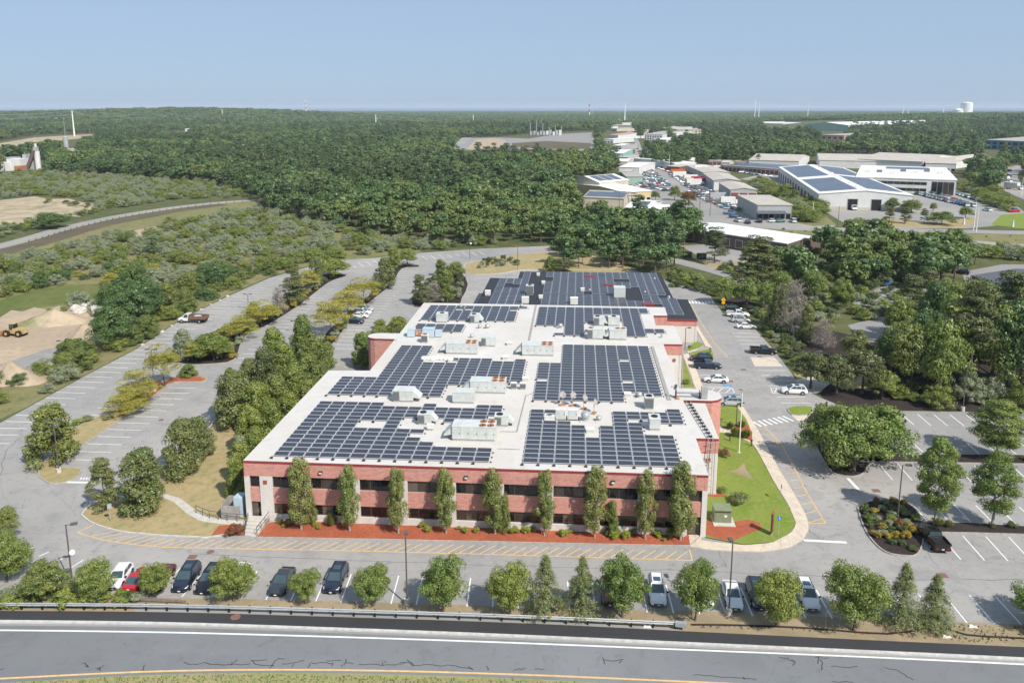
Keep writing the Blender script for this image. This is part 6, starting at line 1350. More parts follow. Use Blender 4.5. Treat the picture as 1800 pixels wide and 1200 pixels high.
for poly, sp, n_, gname in (([(1628, 921), (1700, 922), (1860, 930), (1860, 940), (1790, 936), (1630, 933)], 1.7, 'bed between the stalls above the lower right lot', 'plants of the lower right bed'), ([(1570, 803), (1700, 802), (1860, 804), (1860, 814), (1610, 811)], 2.4, 'bed between the stalls of the upper right lot', 'plants of the upper right bed'), ([(1450, 818), (1470, 812), (1500, 812), (1510, 828), (1478, 832)], 1.2, 'foot of the big maple at the side road', 'plants under the big maple')):
    for p in fill([G(*q) for q in poly], sp, rr):
        k = rr.choices(['tuft', 'gold', 'spread', 'ruddy'], (3, 2.4, 2, .8))[0]; p.z = .11
        if k == 'tuft': tree('tuft', p, None, None, 'pale ornamental grass in the '+n_, gname+' (grass)', 'reed', h=rr.uniform(.9, 1.5), w_=rr.uniform(1.2, 2.0), world=True)
        else: tree('bush', p, None, None, '%s shrub in the %s' % (CL[k][0], n_), gname+' (%s)' % CL[k][0], CL[k][1], h=rr.uniform(.6, 1.0), w_=rr.uniform(1.1, 1.7), world=True)
for poly, sp, n_, lfs in (([(306, 636), (330, 612), (400, 578), (470, 548), (520, 520), (560, 495), (600, 485), (575, 496), (520, 540), (470, 570), (428, 592), (408, 630), (330, 638)], 1.75, 'middle median of the west lot', ('bush', 'spread', 'olive', 'gold')), ([(576, 602), (590, 580), (640, 535), (690, 482), (702, 472), (652, 526), (620, 558), (586, 603)], 1.7, 'second median of the west lot', ('spread', 'olive', 'gold')), ([(206, 724), (262, 694), (300, 667), (350, 664), (300, 671), (268, 694), (216, 731)], 2.6, 'red mulch island', ('bush', 'ruddy', 'spread')), ([(735, 518), (750, 496), (775, 484), (798, 475), (812, 484), (818, 500), (808, 524), (798, 536), (735, 536)], 2.4, 'yard bed behind the building', ('olive', 'spread')),
                          ([(838, 472), (850, 458), (900, 455), (918, 462), (910, 468), (860, 470)], 2.6, 'dry lawn of the turning loop', ('olive', 'spread'))):
    for p in fill([G(*q) for q in poly], sp, rr):
        k = rr.choice(lfs); p.z = .1; tree('bush', p, None, None, '%s shrub in the %s' % (CL[k][0], n_), '%s shrubs of the %s' % (CL[k][0], n_), CL[k][1], h=rr.uniform(.8, 2.2), w_=rr.uniform(1.4, 2.8), world=True)
for b, lab in (((136, 747), 'light green shrub on the near left island'), ((152, 741), 'grey grass clump on the near left island'), ((190, 738), 'dry grass clump before the red mulch')): tree('bush', b, None, None, lab, None, 'lime' if 'light' in lab else 'reed', h=1.1, w_=2.2, z=.1)
# verge brush at the lower left, right hand verge weeds
COVER = [('verge_brush', [(-40, 1052), (60, 1034), (200, 1050), (240, 1054), (230, 1068), (100, 1069), (-40, 1070)], 1.3, 1.5), ('stall_side_planting', [(1290, 545), (1325, 556), (1350, 590), (1400, 650), (1420, 668), (1440, 655), (1410, 600), (1380, 560), (1320, 540)], 2.0, 1.7), ('wing_thicket', [(1180, 505), (1205, 507), (1242, 514), (1255, 526), (1262, 512), (1230, 490), (1180, 480)], 2.2, 2.4), ('wood_undergrowth', [(1560, 690), (1620, 712), (1860, 716), (1860, 690), (1640, 680)], 2.6, 1.7),
         ('wood_undergrowth', [(1262, 470), (1400, 445), (1640, 452), (1690, 505), (1640, 530), (1600, 565), (1450, 570), (1380, 545), (1300, 500)], 4.0, 2.4), ('pit_weeds', [(60, 548), (120, 545), (130, 552), (80, 560)], 3, 1.2), ('pit_weeds', [(60, 640), (150, 606), (160, 612), (110, 640)], 3.2, 2.2), ('roadside_scrub', [(-100, 410), (0, 398), (100, 384), (172, 370), (176, 374), (110, 390), (0, 420), (-100, 440)], 4.5, 2.6), ('roadside_scrub', [(60, 352), (120, 356), (180, 366), (178, 371), (120, 364), (70, 360)], 7, 2.2)]
# grass as stuff: blades on lawns and verges, one object each
def blades(name, polys, n, h, lf, label=None):
    P = []; rng = np.random.default_rng(len(name)); wts = []
    for poly, z in polys:
        W_ = [G(*q) for q in poly]; xs = [p.x for p in W_]; ys = [p.y for p in W_]; k = 0
        a = abs(sum(W_[i].x*W_[i-1].y-W_[i-1].x*W_[i].y for i in range(len(W_))))/2; m = int(n*a); cx = rng.uniform(min(xs), max(xs), m*3); cy_ = rng.uniform(min(ys), max(ys), m*3)
        for x, y in zip(cx, cy_):
            if k >= m: break
            if inpoly(x, y, W_): P.append((x, y, z)); k += 1
    P = np.array(P); m = len(P); N = np.tile((0, 0, 1.0), (m, 1)); a = rng.random(m)*6.28; hh = h*rng.uniform(.5, 1.4, m); w_ = hh*.35
    d = np.stack([np.cos(a), np.sin(a), 0*a], 1)*w_[:, None]; t = P+np.stack([rng.normal(size=m)*hh*.5, rng.normal(size=m)*hh*.5, hh], 1)
    V = np.stack([P-d, P+d, t], 1).reshape(-1, 3); o = put(name, quads_mesh(name, V, [LF[lf]], n=3)); o['kind'] = 'stuff'; return o
blades('roadside_grass', [([(-100, 1205), (130, 1194), (200, 1190), (400, 1184.5), (600, 1186), (900, 1195), (1050, 1202), (1050, 1240), (-100, 1240)], 0)], 26, .14, 'spread')
blades('verge_weeds', [([(1215, 1103), (1420, 1109), (1560, 1117), (1650, 1126), (1800, 1134), (1900, 1140), (1900, 1118), (1700, 1112), (1560, 1112), (1420, 1104), (1215, 1099)], 0), ([(0, 1060), (240, 1062), (240, 1070), (0, 1069)], 0), ([(1640, 1097), (1850, 1102), (1850, 1118), (1660, 1110)], 0)], 9, .22, 'spread')
# ---------------- scrub and woods ----------------
def npin(X, Y, poly):
    c = np.zeros(len(X), bool); j = len(poly)-1
    for i in range(len(poly)):
        xi, yi = poly[i]; xj, yj = poly[j]
        with np.errstate(divide='ignore', invalid='ignore'): c ^= ((yi > Y) != (yj > Y)) & (X < (xj-xi)*(Y-yi)/(yj-yi+1e-12)+xi)
        j = i
    return c
def w2p(P):
    Y = P[:, 1]*CC+CH*CS; D = P[:, 1]*CS-CH*CC; return 900+CF*P[:, 0]/Y, CY0-CF*D/Y
def scatter(d0, d1, sp, inc, exc, seed, spread=.72):
    rng = np.random.default_rng(seed); ys = np.arange(d0, d1, sp); out = []
    for y in ys:
        xm = y*spread+40; x = np.arange(-xm, xm, sp); out.append(np.stack([x, np.full(len(x), y)], 1))
    P = np.concatenate(out)+rng.uniform(-.48, .48, (sum(len(o) for o in out), 2))*sp; px, py = w2p(P); k = np.zeros(len(P), bool)
    for poly in inc: k |= npin(px, py, poly)
    for poly in exc: k &= ~npin(px, py, poly)
    return P[k]
SCRUB = [[(-260, 700), (-10, 738), (42, 717), (150, 657), (237, 612), (318, 559), (400, 518), (472, 486), (560, 461), (612, 453), (662, 450), (732, 442), (850, 434), (900, 432), (850, 425), (740, 425), (650, 415), (590, 400), (470, 372), (430, 372), (300, 395), (200, 415), (60, 448), (0, 462), (-260, 520)],
         [(-200, 405), (0, 404), (110, 388), (170, 372), (300, 352), (440, 346), (470, 345), (560, 398), (500, 385), (430, 338), (360, 316), (300, 316), (200, 304), (100, 300), (0, 308), (-200, 314)]]
SCX = [[(-260, 700), (-60, 690), (0, 672), (100, 640), (176, 598), (178, 560), (165, 545), (120, 536), (40, 536), (-260, 580)], [(-200, 560), (0, 526), (60, 508), (120, 498), (180, 496), (174, 526), (110, 536), (0, 545), (-200, 590)], [(-200, 380), (0, 350), (60, 343), (130, 348), (172, 360), (172, 374), (110, 387), (0, 408), (-200, 440)], [(222, 408), (270, 396), (287, 402), (250, 421), (240, 425)], [(-200, 500), (0, 448), (112, 410), (200, 390), (300, 373), (450, 357), (500, 352), (500, 343), (450, 345), (300, 358), (200, 374), (112, 392), (0, 424), (-200, 470)],
       [(60, 425), (140, 405), (250, 392), (330, 378), (330, 388), (240, 402), (130, 425), (60, 448)], [(150, 470), (230, 462), (235, 470), (160, 480)]]
S1 = scatter(120, 640, 4.5, SCRUB, SCX, 5)
rng = np.random.default_rng(11); S1 = S1[rng.random(len(S1)) < .84]; S1 = S1[np.argsort(S1[:, 1])]
LC = {'olive': ('silvery', 'olive', 'olive'), 'bush': ('green', 'olive', 'bush'), 'oak': ('dark green', 'tallshrub', 'oak'), 'wood': ('deep green', 'olive', 'wood'), 'gold': ('yellow green', 'olive', 'locust')}
kinds = list(LC); near = []; rest = []
edge = [G(*q) for q in [(-10, 742), (42, 719), (150, 659), (237, 614), (318, 561), (400, 520), (472, 488), (560, 463)]]
for i, (x, y) in enumerate(S1):
    dd = min(((Vector((x, y, 0))-(a.lerp(b, t/6))).length for a, b in zip(edge, edge[1:]) for t in range(7)))
    k = R.choices(kinds, (1, 5, 2.5, 3, .5) if dd < 14 else (7, 2.4, .6, 1.5, .4))[0]; s = R.uniform(.55, 1.35)
    (near if i < 190 else rest).append((x, y, k, s))
for x, y, k, s in near:
    c, kd, lf = LC[k]; tree(kd, (x, y, 0), None, None, '%s shrub of the scrub field left of the parking lot' % c, '%s shrubs of the scrub field' % c, lf, h=(3.0 if kd == 'olive' else 4.6)*s, w_=5.2*s**.8, world=True)
for b, t, w_, k, lf in (((200, 612), 520, 80, 'oak', 'wood'), ((225, 575), 480, 80, 'oak', 'wood'), ((262, 560), 470, 74, 'oak', 'wood'), ((205, 560), 478, 64, 'oak', 'wood'), ((240, 530), 448, 66, 'oak', 'wood'), ((385, 505), 450, 56, 'oak', 'wood'), ((365, 500), 452, 50, 'oak', 'wood'), ((345, 510), 470, 44, 'oak', 'wood'), ((88, 402), 367, 54, 'oak', 'wood'), ((104, 400), 372, 40, 'oak', 'wood'), ((268, 452), 415, 30, 'woodpine', None), ((316, 430), 412, 20, 'woodpine', None)):
    tree(k, b, t, w_, 'tall dark tree standing above the scrub west of the lot', 'tall trees above the scrub', lf, name='oak_tree' if k == 'oak' else 'pine_tree')
def scatter_object(name, P, protos, kind='stuff'):
    'P: (x, y, z, scale xy, scale z, variant); protos: mesh objects already in the scene'
    P = np.asarray(P, float); me = bpy.data.meshes.new(name); me.vertices.add(len(P)); me.vertices.foreach_set('co', P[:, :3].astype(np.float32).ravel())
    for nm, ty, arr in (('rot', 'FLOAT', NR.random(len(P))*6.28), ('sxy', 'FLOAT', P[:, 3]), ('sz', 'FLOAT', P[:, 4]), ('var', 'INT', P[:, 5])):
        a = me.attributes.new(nm, ty, 'POINT'); a.data.foreach_set('value', np.asarray(arr, np.int32 if ty == 'INT' else np.float32))
    me.update(); o = put(name, me); o['kind'] = kind
    ng = bpy.data.node_groups.new(name, 'GeometryNodeTree'); ng.interface.new_socket('Geometry', in_out='INPUT', socket_type='NodeSocketGeometry'); ng.interface.new_socket('Geometry', in_out='OUTPUT', socket_type='NodeSocketGeometry')
    N = ng.nodes; L = ng.links; gi = N.new('NodeGroupInput'); go = N.new('NodeGroupOutput'); iop = N.new('GeometryNodeInstanceOnPoints'); gj = N.new('GeometryNodeJoinGeometry')
    for pr in reversed(protos):
        oi = N.new('GeometryNodeObjectInfo'); oi.inputs['Object'].default_value = pr; oi.inputs['As Instance'].default_value = True; oi.transform_space = 'ORIGINAL'; L.new(oi.outputs['Geometry'], gj.inputs[0])
    def attr(nm, ty):
        q = N.new('GeometryNodeInputNamedAttribute'); q.data_type = ty; q.inputs['Name'].default_value = nm; return q.outputs['Attribute']
    L.new(gi.outputs[0], iop.inputs['Points']); L.new(gj.outputs[0], iop.inputs['Instance']); iop.inputs['Pick Instance'].default_value = True; L.new(attr('var', 'INT'), iop.inputs['Instance Index'])
    cr = N.new('ShaderNodeCombineXYZ'); L.new(attr('rot', 'FLOAT'), cr.inputs[2]); L.new(cr.outputs[0], iop.inputs['Rotation'])
    cs = N.new('ShaderNodeCombineXYZ'); sx = attr('sxy', 'FLOAT'); L.new(sx, cs.inputs[0]); L.new(sx, cs.inputs[1]); L.new(attr('sz', 'FLOAT'), cs.inputs[2]); L.new(cs.outputs[0], iop.inputs['Scale'])
    L.new(iop.outputs[0], go.inputs[0]); md = o.modifiers.new('scatter', 'NODES'); md.node_group = ng; return o
# real trees that also serve as sources of the scattered ones: they stand at the wood's front edge
def single(kind, var, lf, p, h, w_, label, group, q=1.0):
    key = ('1', kind, var, lf)
    if key not in PROTO:
        V, lim, H, Wd = crown(kind, 300+var*13+len(kind), q); me = quads_mesh('crown', V, [LF[lf]])
        if kind in TRUNKED:
            tm = trunk_mesh(kind, lim, H, var, M['bark']); nv = len(me.vertices); tv = np.empty(len(tm.vertices)*3, np.float32); tm.vertices.foreach_get('co', tv); tv = tv.reshape(-1, 3)
            T = np.array([tv[list(p_.vertices)] for p_ in tm.polygons if len(p_.vertices) == 4]).reshape(-1, 3); me = quads_mesh('tree', np.concatenate([V, T]), [LF[lf], M['bark']], mi=[0]*(len(V)//4)+[1]*(len(T)//4))
        PROTO[key] = (me, H, Wd)
    me, H, Wd = PROTO[key]; o = put(TN.get(kind, 'oak_tree'), me, None, p, R.random()*6.28, (w_/Wd, w_/Wd, h/H)); return tag(o, label, 'tree' if kind != 'olive' else 'shrub', group)
WOODIN = [[(452, 352), (470, 372), (580, 402), (650, 417), (740, 430), (850, 431), (960, 427), (1000, 412), (1015, 385), (1000, 345), (1000, 318), (1060, 312), (1085, 300), (1078, 282), (1058, 268), (1050, 240), (1100, 215), (1100, 196), (-900, 196), (-900, 330), (-200, 320), (0, 314), (100, 306), (200, 310), (300, 322), (360, 322), (440, 344)],
          [(985, 472), (1060, 478), (1120, 474), (1160, 486), (1195, 470), (1235, 450), (1245, 425), (1230, 400), (1150, 396), (1090, 392), (1010, 398), (960, 428), (985, 445)],
          [(1128, 290), (1180, 300), (1250, 290), (1330, 294), (1400, 284), (1480, 270), (1720, 285), (1770, 292), (1990, 285), (2600, 330), (2600, 196), (1100, 196), (1112, 230), (1124, 262)],
          [(1380, 450), (1470, 470), (1480, 520), (1580, 500), (1640, 530), (1690, 500), (1740, 462), (1640, 446), (1480, 432), (1440, 430)], [(1300, 470), (1390, 462), (1420, 510), (1330, 505)],
          [(1700, 296), (1770, 300), (1755, 330), (1740, 345), (1700, 330)], [(1790, 300), (1850, 292), (1950, 300), (1950, 340), (1830, 330)]]
WOODEX = [[(786, 284), (800, 243), (880, 240), (985, 232), (1046, 230), (1052, 262), (1046, 282), (960, 285), (850, 286)], [(-200, 288), (0, 277), (90, 264), (172, 254), (172, 234), (60, 238), (0, 248), (-200, 258)], [(290, 247), (296, 231), (336, 229), (336, 246)], [(0, 320), (0, 285), (85, 282), (85, 305), (60, 320)], [(104, 284), (104, 255), (138, 252), (140, 282)],
          [(1092, 220), (1110, 220), (1120, 236), (1131, 256), (1140, 285), (1116, 290), (1112, 250)], [(1128, 262), (1128, 236), (1168, 236), (1188, 264), (1150, 268)], [(1182, 251), (1182, 229), (1236, 229), (1236, 251)], [(1440, 262), (1440, 238), (1488, 238), (1488, 262)], [(1338, 238), (1338, 219), (1494, 219), (1494, 243)], [(1720, 282), (1728, 250), (1900, 240), (1900, 282)], [(920, 244), (920, 236), (1000, 233), (1000, 244)], [(1064, 246), (1066, 237), (1090, 237), (1090, 246)],
          [(1440, 300), (1440, 284), (1680, 296), (1690, 288), (1690, 310)], [(1660, 304), (1660, 288), (1760, 278), (1760, 300)], [(1310, 292), (1310, 280), (1410, 280), (1410, 292)], [(785, 308), (785, 298), (850, 298), (850, 310)], [(1290, 350), (1450, 380), (1450, 452), (1290, 450), (1250, 430)], [(1200, 462), (1260, 470), (1400, 470), (1400, 446), (1260, 428), (1195, 432)], [(1140, 456), (1180, 462), (1290, 490), (1400, 530), (1400, 518), (1290, 480), (1180, 452), (1140, 446)], [(1480, 535), (1540, 508), (1590, 502), (1640, 512), (1640, 560), (1500, 545)], [(1690, 506), (1690, 474), (1760, 460), (1830, 460), (1830, 506)],
          [(1770, 345), (1760, 310), (1780, 292), (1830, 282), (1900, 276), (1900, 290), (1830, 296), (1790, 304), (1790, 330), (1850, 350)]]
A = scatter(150, 720, 6.4, WOODIN, WOODEX, 21); A = A[np.argsort(A[:, 1])]
B_ = scatter(720, 1850, 9.5, WOODIN, WOODEX, 22, .8); C_ = scatter(1850, 4300, 24, WOODIN, WOODEX, 23, .8); D_ = scatter(4300, 6900, 60, WOODIN, WOODEX, 24, .8)
NW = 292
def wnoise(x, y, s): return math.sin(x/s+1.7*math.sin(y/s*.7+.5))*math.sin(y/s*.8+1.3*math.sin(x/s*.9+2.0))
def woodkind(x, y):
    a = wnoise(x, y, 60)+.5*wnoise(x+300, y, 23)+R.uniform(-.75, .75)
    if a > .38: return 'wood', 'woodlight'
    return ('woodpine', 'woodpine') if a < -.55 else ('wood', 'wood')
def gap(x, y): return y > 380 and wnoise(x+70, y*.8, 48) > .86
A = np.array([p for p in A if not gap(*p)]); B_ = np.array([p for p in B_ if not gap(*p)])
SRC = {}
for i, (x, y) in enumerate(A[:NW]):
    k, lf = woodkind(x, y); v = i % 3; s = R.choice((.72, .9, 1, 1.1, 1.3))*R.uniform(.9, 1.1); o = single(k, v, lf, (x, y, 0), (9.2 if k == 'wood' else 10.4)*s, (8.2 if k == 'wood' else 6.4)*s, 'dark pine in the dense wood' if k == 'woodpine' else 'light green broad leaved tree in the dense wood' if lf == 'woodlight' else 'broad leaved tree in the dense wood', 'pines of the dense wood' if k == 'woodpine' else 'light trees of the dense wood' if lf == 'woodlight' else 'broad leaved trees of the dense wood')
    SRC.setdefault((lf, v), o)
srcs = [SRC[(l, v)] for l in ('wood', 'woodpine', 'woodlight') for v in range(3)]
rows = []
for (x, y) in np.concatenate([A[NW:], B_]):
    k, lf = woodkind(x, y); s = R.choice((.7, .85, 1, 1.15, 1.4))*R.uniform(.88, 1.12)*(1.0 if y < 720 else 1.22); rows.append((x, y, terrain(x, y), s, s*R.uniform(.9, 1.1)*(1 if y < 720 else .85), R.randrange(3)+{'wood': 0, 'woodpine': 3, 'woodlight': 6}[lf]))
scatter_object('wood_canopy', rows, srcs)
far = []
for v in range(3):
    V, lim, H, Wd = crown('far', 900+v); o = put('tree_knot', quads_mesh('tree_knot', V, [LF[('wood', 'woodpine', 'woodlight')[v]]])); x, y = C_[v*40+5]; o.location = (x, y, terrain(x, y)); far.append(tag(o, 'distant knot of dark trees near the horizon', 'trees', 'distant tree knots'))
rows = [(x, y, terrain(x, y), R.uniform(.85, 1.25), R.uniform(.6, 1.3), R.choice((0, 0, 1, 1, 2))) for x, y in C_]+[(x, y, terrain(x, y), R.uniform(2.0, 3.0), R.uniform(.7, 1.2), R.randrange(3)) for x, y in D_]
scatter_object('distant_wood', rows, far)
ssrc = []
for v, lf in enumerate(('olive', 'bush', 'oak')): ssrc.append(single('olive', v, lf, (*S1[230+v*9], 0), 3, 5, 'shrub at the back of the scrub field', 'back scrub shrubs'))
rows = [(x, y, 0, s*1.05, s*.85, {'olive': 0, 'bush': 1, 'gold': 1}.get(k, 2)) for x, y, k, s in rest]
scatter_object('scrub_cover', rows, ssrc)
bsrc = [single('bush', v, lf, (*[G(214+14*v, 1052+2*v)[i] for i in (0, 1)], 0), 1.2, 1.7, 'low %s bush in the verge brush at the lower left' % c, None) for v, (lf, c) in enumerate((('bush', 'dark green'), ('spread', 'mid green'), ('olive', 'grey green')))]
for o in bsrc: o.name = 'garden_shrub'; o['category'] = 'shrub'
rr = random.Random(31); CV = {}
for nm, poly, sp, hh in COVER:
    for p in fill([G(*q) for q in poly], sp, rr): s = hh*rr.uniform(.55, 1.3); CV.setdefault(nm, []).append((p.x, p.y, 0, s, s*.8, rr.choice((0, 0, 1, 1, 2))))
for nm, rows in CV.items(): scatter_object(nm, rows, bsrc)
print('TREES', len(A), len(B_), len(C_), len(D_), len(S1))
# ---------------- the distance: halls, houses, street, masts ----------------
M['wwhite'] = simple('white_wall', (.62, .62, .6), .7, .08, .3); M['wgrey'] = simple('grey_wall', (.36, .37, .37), .7, .1, .3); M['wbeige'] = simple('beige_wall', (.5, .45, .36), .8, .1, .3); M['wbrown'] = simple('brown_wall', (.14, .1, .085), .8, .15, .3)
M['wmaroon'] = simple('maroon_wall', (.2, .06, .06), .7, .12, .3); M['wblue'] = simple('blue_wall', (.07, .24, .42), .6, .1, .3); M['wgreen'] = simple('pale_green_wall', (.3, .42, .36), .7, .1, .3); M['wyellow'] = simple('yellow_wall', (.52, .43, .24), .8, .1, .3); M['wpink'] = simple('pink_wall', (.5, .3, .27), .8, .1, .3); M['wteal'] = simple('teal_wall', (.25, .42, .42), .7, .1, .3)
M['rwhite'] = simple('white_roof', (.75, .74, .72), .6, .08, .2); M['rgrey'] = simple('grey_roof', (.36, .34, .31), .85, .12, .2); M['rtan'] = simple('tan_roof', (.44, .4, .35), .85, .12, .2); M['rdark'] = simple('slate_roof', (.1, .11, .125), .8, .12, .2); M['farpv'] = simple('far_solar', (.085, .105, .145), .3, .15, .2, .5)
def hall(label, FL, FR, BL, h, wall='wwhite', roof='rwhite', gable=None, dh=1.5, win=None, doors=None, pv=None, name='hall', cat='building', rear=None, over=.25, trim=None, z=0.0, yd=False):
    'FL, FR, BL: photo pixels of the eaves corners; h: eaves height'
    a, b, d = G(*FL, h), G(*FR, h), G(*BL, h); ux = (b-a); 
    if yd: uy = (d-a).normalized(); ux = Vector((uy.y, -uy.x, 0)); Lx = (b-a).dot(ux); Ly = (d-a).length
    else: Lx = ux.length; ux = ux/Lx; uy = Vector((-ux.y, ux.x, 0)); Ly = max(3, abs((d-a).dot(uy)))
    o = thing(name, label, cat, (a.x, a.y, z), math.atan2(ux.y, ux.x))
    for p, q, nm in (((0, 0), (Lx, 0), 'wall'), ((Lx, 0), (Lx, Ly), 'wall'), ((Lx, Ly), (0, Ly), 'wall'), ((0, Ly), (0, 0), 'wall')):
        mb = MB(); A = Vector((*p, 0)); B = Vector((*q, 0)); dd = (B-A).normalized(); nn = Vector((-dd.y, dd.x, 0))*.3
        mb.hexa([A, B, B+nn, A+nn], [v+Vector((0, 0, h-.02)) for v in (A, B, B+nn, A+nn)]); mb.build(nm, M[wall], o)
    e = over; mb = MB()
    if gable is None: mb.box((Lx/2, Ly/2, h+.2), (Lx+2*e, Ly+2*e, .4)); rf = mb.build('roof', M[roof], o)
    else:
        if gable == 'y':     # ridge runs away from the viewer
            T = [[(-e, -e, h), (Lx/2, -e, h+dh), (Lx/2, Ly+e, h+dh), (-e, Ly+e, h)], [(Lx/2, -e, h+dh), (Lx+e, -e, h), (Lx+e, Ly+e, h), (Lx/2, Ly+e, h+dh)]]; G_ = [[(0, .02, h-.02), (Lx, .02, h-.02), (Lx/2, .02, h+dh-.05)], [(Lx, Ly-.02, h-.02), (0, Ly-.02, h-.02), (Lx/2, Ly-.02, h+dh-.05)]]
        else:
            T = [[(-e, -e, h), (Lx+e, -e, h), (Lx+e, Ly/2, h+dh), (-e, Ly/2, h+dh)], [(-e, Ly/2, h+dh), (Lx+e, Ly/2, h+dh), (Lx+e, Ly+e, h), (-e, Ly+e, h)]]; G_ = [[(0.02, Ly, h-.02), (.02, 0, h-.02), (.02, Ly/2, h+dh-.05)], [(Lx-.02, 0, h-.02), (Lx-.02, Ly, h-.02), (Lx-.02, Ly/2, h+dh-.05)]]
        for t in T: mb.hexa(t, [(x, y, z_+.25) for x, y, z_ in t])
        rf = mb.build('roof', M[roof], o)
        for g in G_: mb = MB(); mb.add(g, [(0, 1, 2)]); mb.build('gable_wall', M[wall], o)
    for side, n, z0, z1, wd, mt in (win or []):     # windows along a side
        Ls = Lx if side in 'fb' else Ly
        for k in range(n):
            c = Ls*(k+.5)/n; mb = MB(); mb2 = MB(); w2 = min(wd, Ls/n*.85)
            if side == 'f': mb.box((c, -.03, (z0+z1)/2), (w2+.3, .1, z1-z0+.3)); mb2.box((c, -.1, (z0+z1)/2), (w2, .08, z1-z0))
            else: x = -.03 if side == 'l' else Lx+.03; s = -1 if side == 'l' else 1; mb.box((x, c, (z0+z1)/2), (.1, w2+.3, z1-z0+.3)); mb2.box((x+s*.07, c, (z0+z1)/2), (.08, w2, z1-z0))
            wn_ = mb.build('door' if mt not in ('glass',) else 'window', M[trim or 'wwhite'], o); mb2.build('door_leaf' if mt != 'glass' else 'pane', M['glass'][0] if mt == 'glass' else M[mt], wn_)
    for (x0, y0, x1, y1) in (pv or []):              # dark solar rows on the roof, fractions of the plan
        def zr(x, y):
            if gable is None: return h+.42
            return h+.27+dh*(1-abs(x/Lx*2-1)) if gable == 'y' else h+.27+dh*(1-abs(y/Ly*2-1))
        X0, X1, Y0, Y1 = x0*Lx, x1*Lx, y0*Ly, y1*Ly; ny = max(1, int((Y1-Y0)/5.5)) if ny_ok(Lx, Ly) else 1
        mb = MB()
        for j in range(ny):
            ya, yb = Y0+(Y1-Y0)*j/ny, Y0+(Y1-Y0)*(j+.88)/ny
            mb.hexa([(X0, ya, zr(X0, ya)), (X1, ya, zr(X1, ya)), (X1, yb, zr(X1, yb)), (X0, yb, zr(X0, yb))], [(X0, ya, zr(X0, ya)+.12), (X1, ya, zr(X1, ya)+.12), (X1, yb, zr(X1, yb)+.12), (X0, yb, zr(X0, yb)+.12)])
        mb.build('solar_rows', M['farpv'], o)
    return o, Lx, Ly
def ny_ok(a, b): return True
hall('long white roofed low hall with brown walls behind the pines', (1205, 401), (1383, 429), (1262, 392.5), 4.5, 'wbrown', 'rwhite', 'x', .9, [('f', 8, .8, 3.2, 2.6, 'wbrown')])
def vents(o, pts, r=.5, h=1.4):
    for x, y, z in pts: mb = MB(); mb.cyl((x, y, z), r, h, 8); mb.build('roof_vent', M['wwhite'], o)
o, lx, ly = hall('big white factory hall with dark solar rows and maroon side doors', (1439, 341), (1607, 345), (1369, 294), 7.0, 'wwhite', 'rwhite', 'y', 1.9, yd=True, win= [('l', 14, .4, 4.2, 5.0, 'wmaroon')], pv=[(.04, .04, .44, .42), (.04, .5, .44, .97), (.56, .06, .96, .5), (.56, .56, .96, .97)], trim='wgrey')
for x in (lx*.37, lx*.62):
    mb = MB(); mb.box((x, -.06, 2.6), (4.6, .1, 5.2)); d_ = mb.build('loading_door', M['wgrey'], o); mb = MB(); mb.box((x, -.13, 2.5), (4.0, .06, 5.0)); mb.build('dark_opening', M['trim'], d_)
mb = MB(); mb.box((lx*.5, -.05, .7), (lx*.97, .08, 1.4)); mb.build('base_course', M['wbeige'], o)
for k in range(7): mb = MB(); mb.box((lx*.5+R.uniform(-1.5, 1.5), ly*(.1+.12*k), 9.1), (1.6, 1.8, 1.0)); mb.build('roof_unit', M['unitwhite'], o)
o, lx, ly = hall('white two storey office wing at the right end of the factory', (1505, 311.5), (1682, 317.5), (1460, 290), 8.0, 'wwhite', 'rwhite', None, 0, None, pv=[(.3, .72, .8, .92)])
for z0 in (5.0, 1.6):
    for k in range(10): mb = MB(); mb.box((lx*(.09+.066*k), -.05, z0+.8), (lx*.062, .1, 1.5)); w_ = mb.build('window', M['frame'], o); mb = MB(); mb.box((lx*(.09+.066*k), -.11, z0+.8), (lx*.056, .04, 1.3)); mb.build('pane', M['glass'][0], w_)
for k in range(4): mb = MB(); mb.box((lx*(.79+.055*k), -.08, 3.6), (lx*.05, .12, 6.8)); w_ = mb.build('glass_bay', M['frame'], o); mb = MB(); mb.box((lx*(.79+.055*k), -.16, 3.6), (lx*.044, .04, 6.4)); mb.build('pane', M['glass'][R.choice((0, 2, 3))], w_)
for k in range(7): mb = MB(); mb.box((lx*(.1+.13*k), ly*R.uniform(.2, .7), 9.0), (3, 2.4, 1.5)); mb.build('roof_unit', M['unitdark' if k % 2 else 'unitwhite'], o)
hall('low storage row with blue solar roof and maroon doors left of the factory', (1267, 291), (1369, 298), (1280, 284), 4.0, 'wbeige', 'rgrey', None, 0, [('f', 14, .2, 3.0, 4.5, 'wmaroon')], pv=[(.03, .1, .98, .9)])
hall('low tan storage row behind the solar one', (1245, 283), (1372, 286.5), (1248, 280), 3.6, 'wbeige', 'rtan', None, 0, [('f', 16, .2, 2.8, 4.0, 'wmaroon')])
hall('long tan gabled shed at the wood edge, left part', (1316, 281.5), (1404, 284), (1316, 272), 5.5, 'wwhite', 'rtan', 'x', 3.0); hall('long tan gabled shed at the wood edge, centre part', (1440, 282), (1540, 284), (1441, 272), 5.5, 'wwhite', 'rtan', 'x', 3.0); hall('long tan gabled shed at the wood edge, taller part', (1508, 280), (1622, 285), (1508, 268.5), 6.5, 'wwhite', 'rtan', 'x', 3.2)
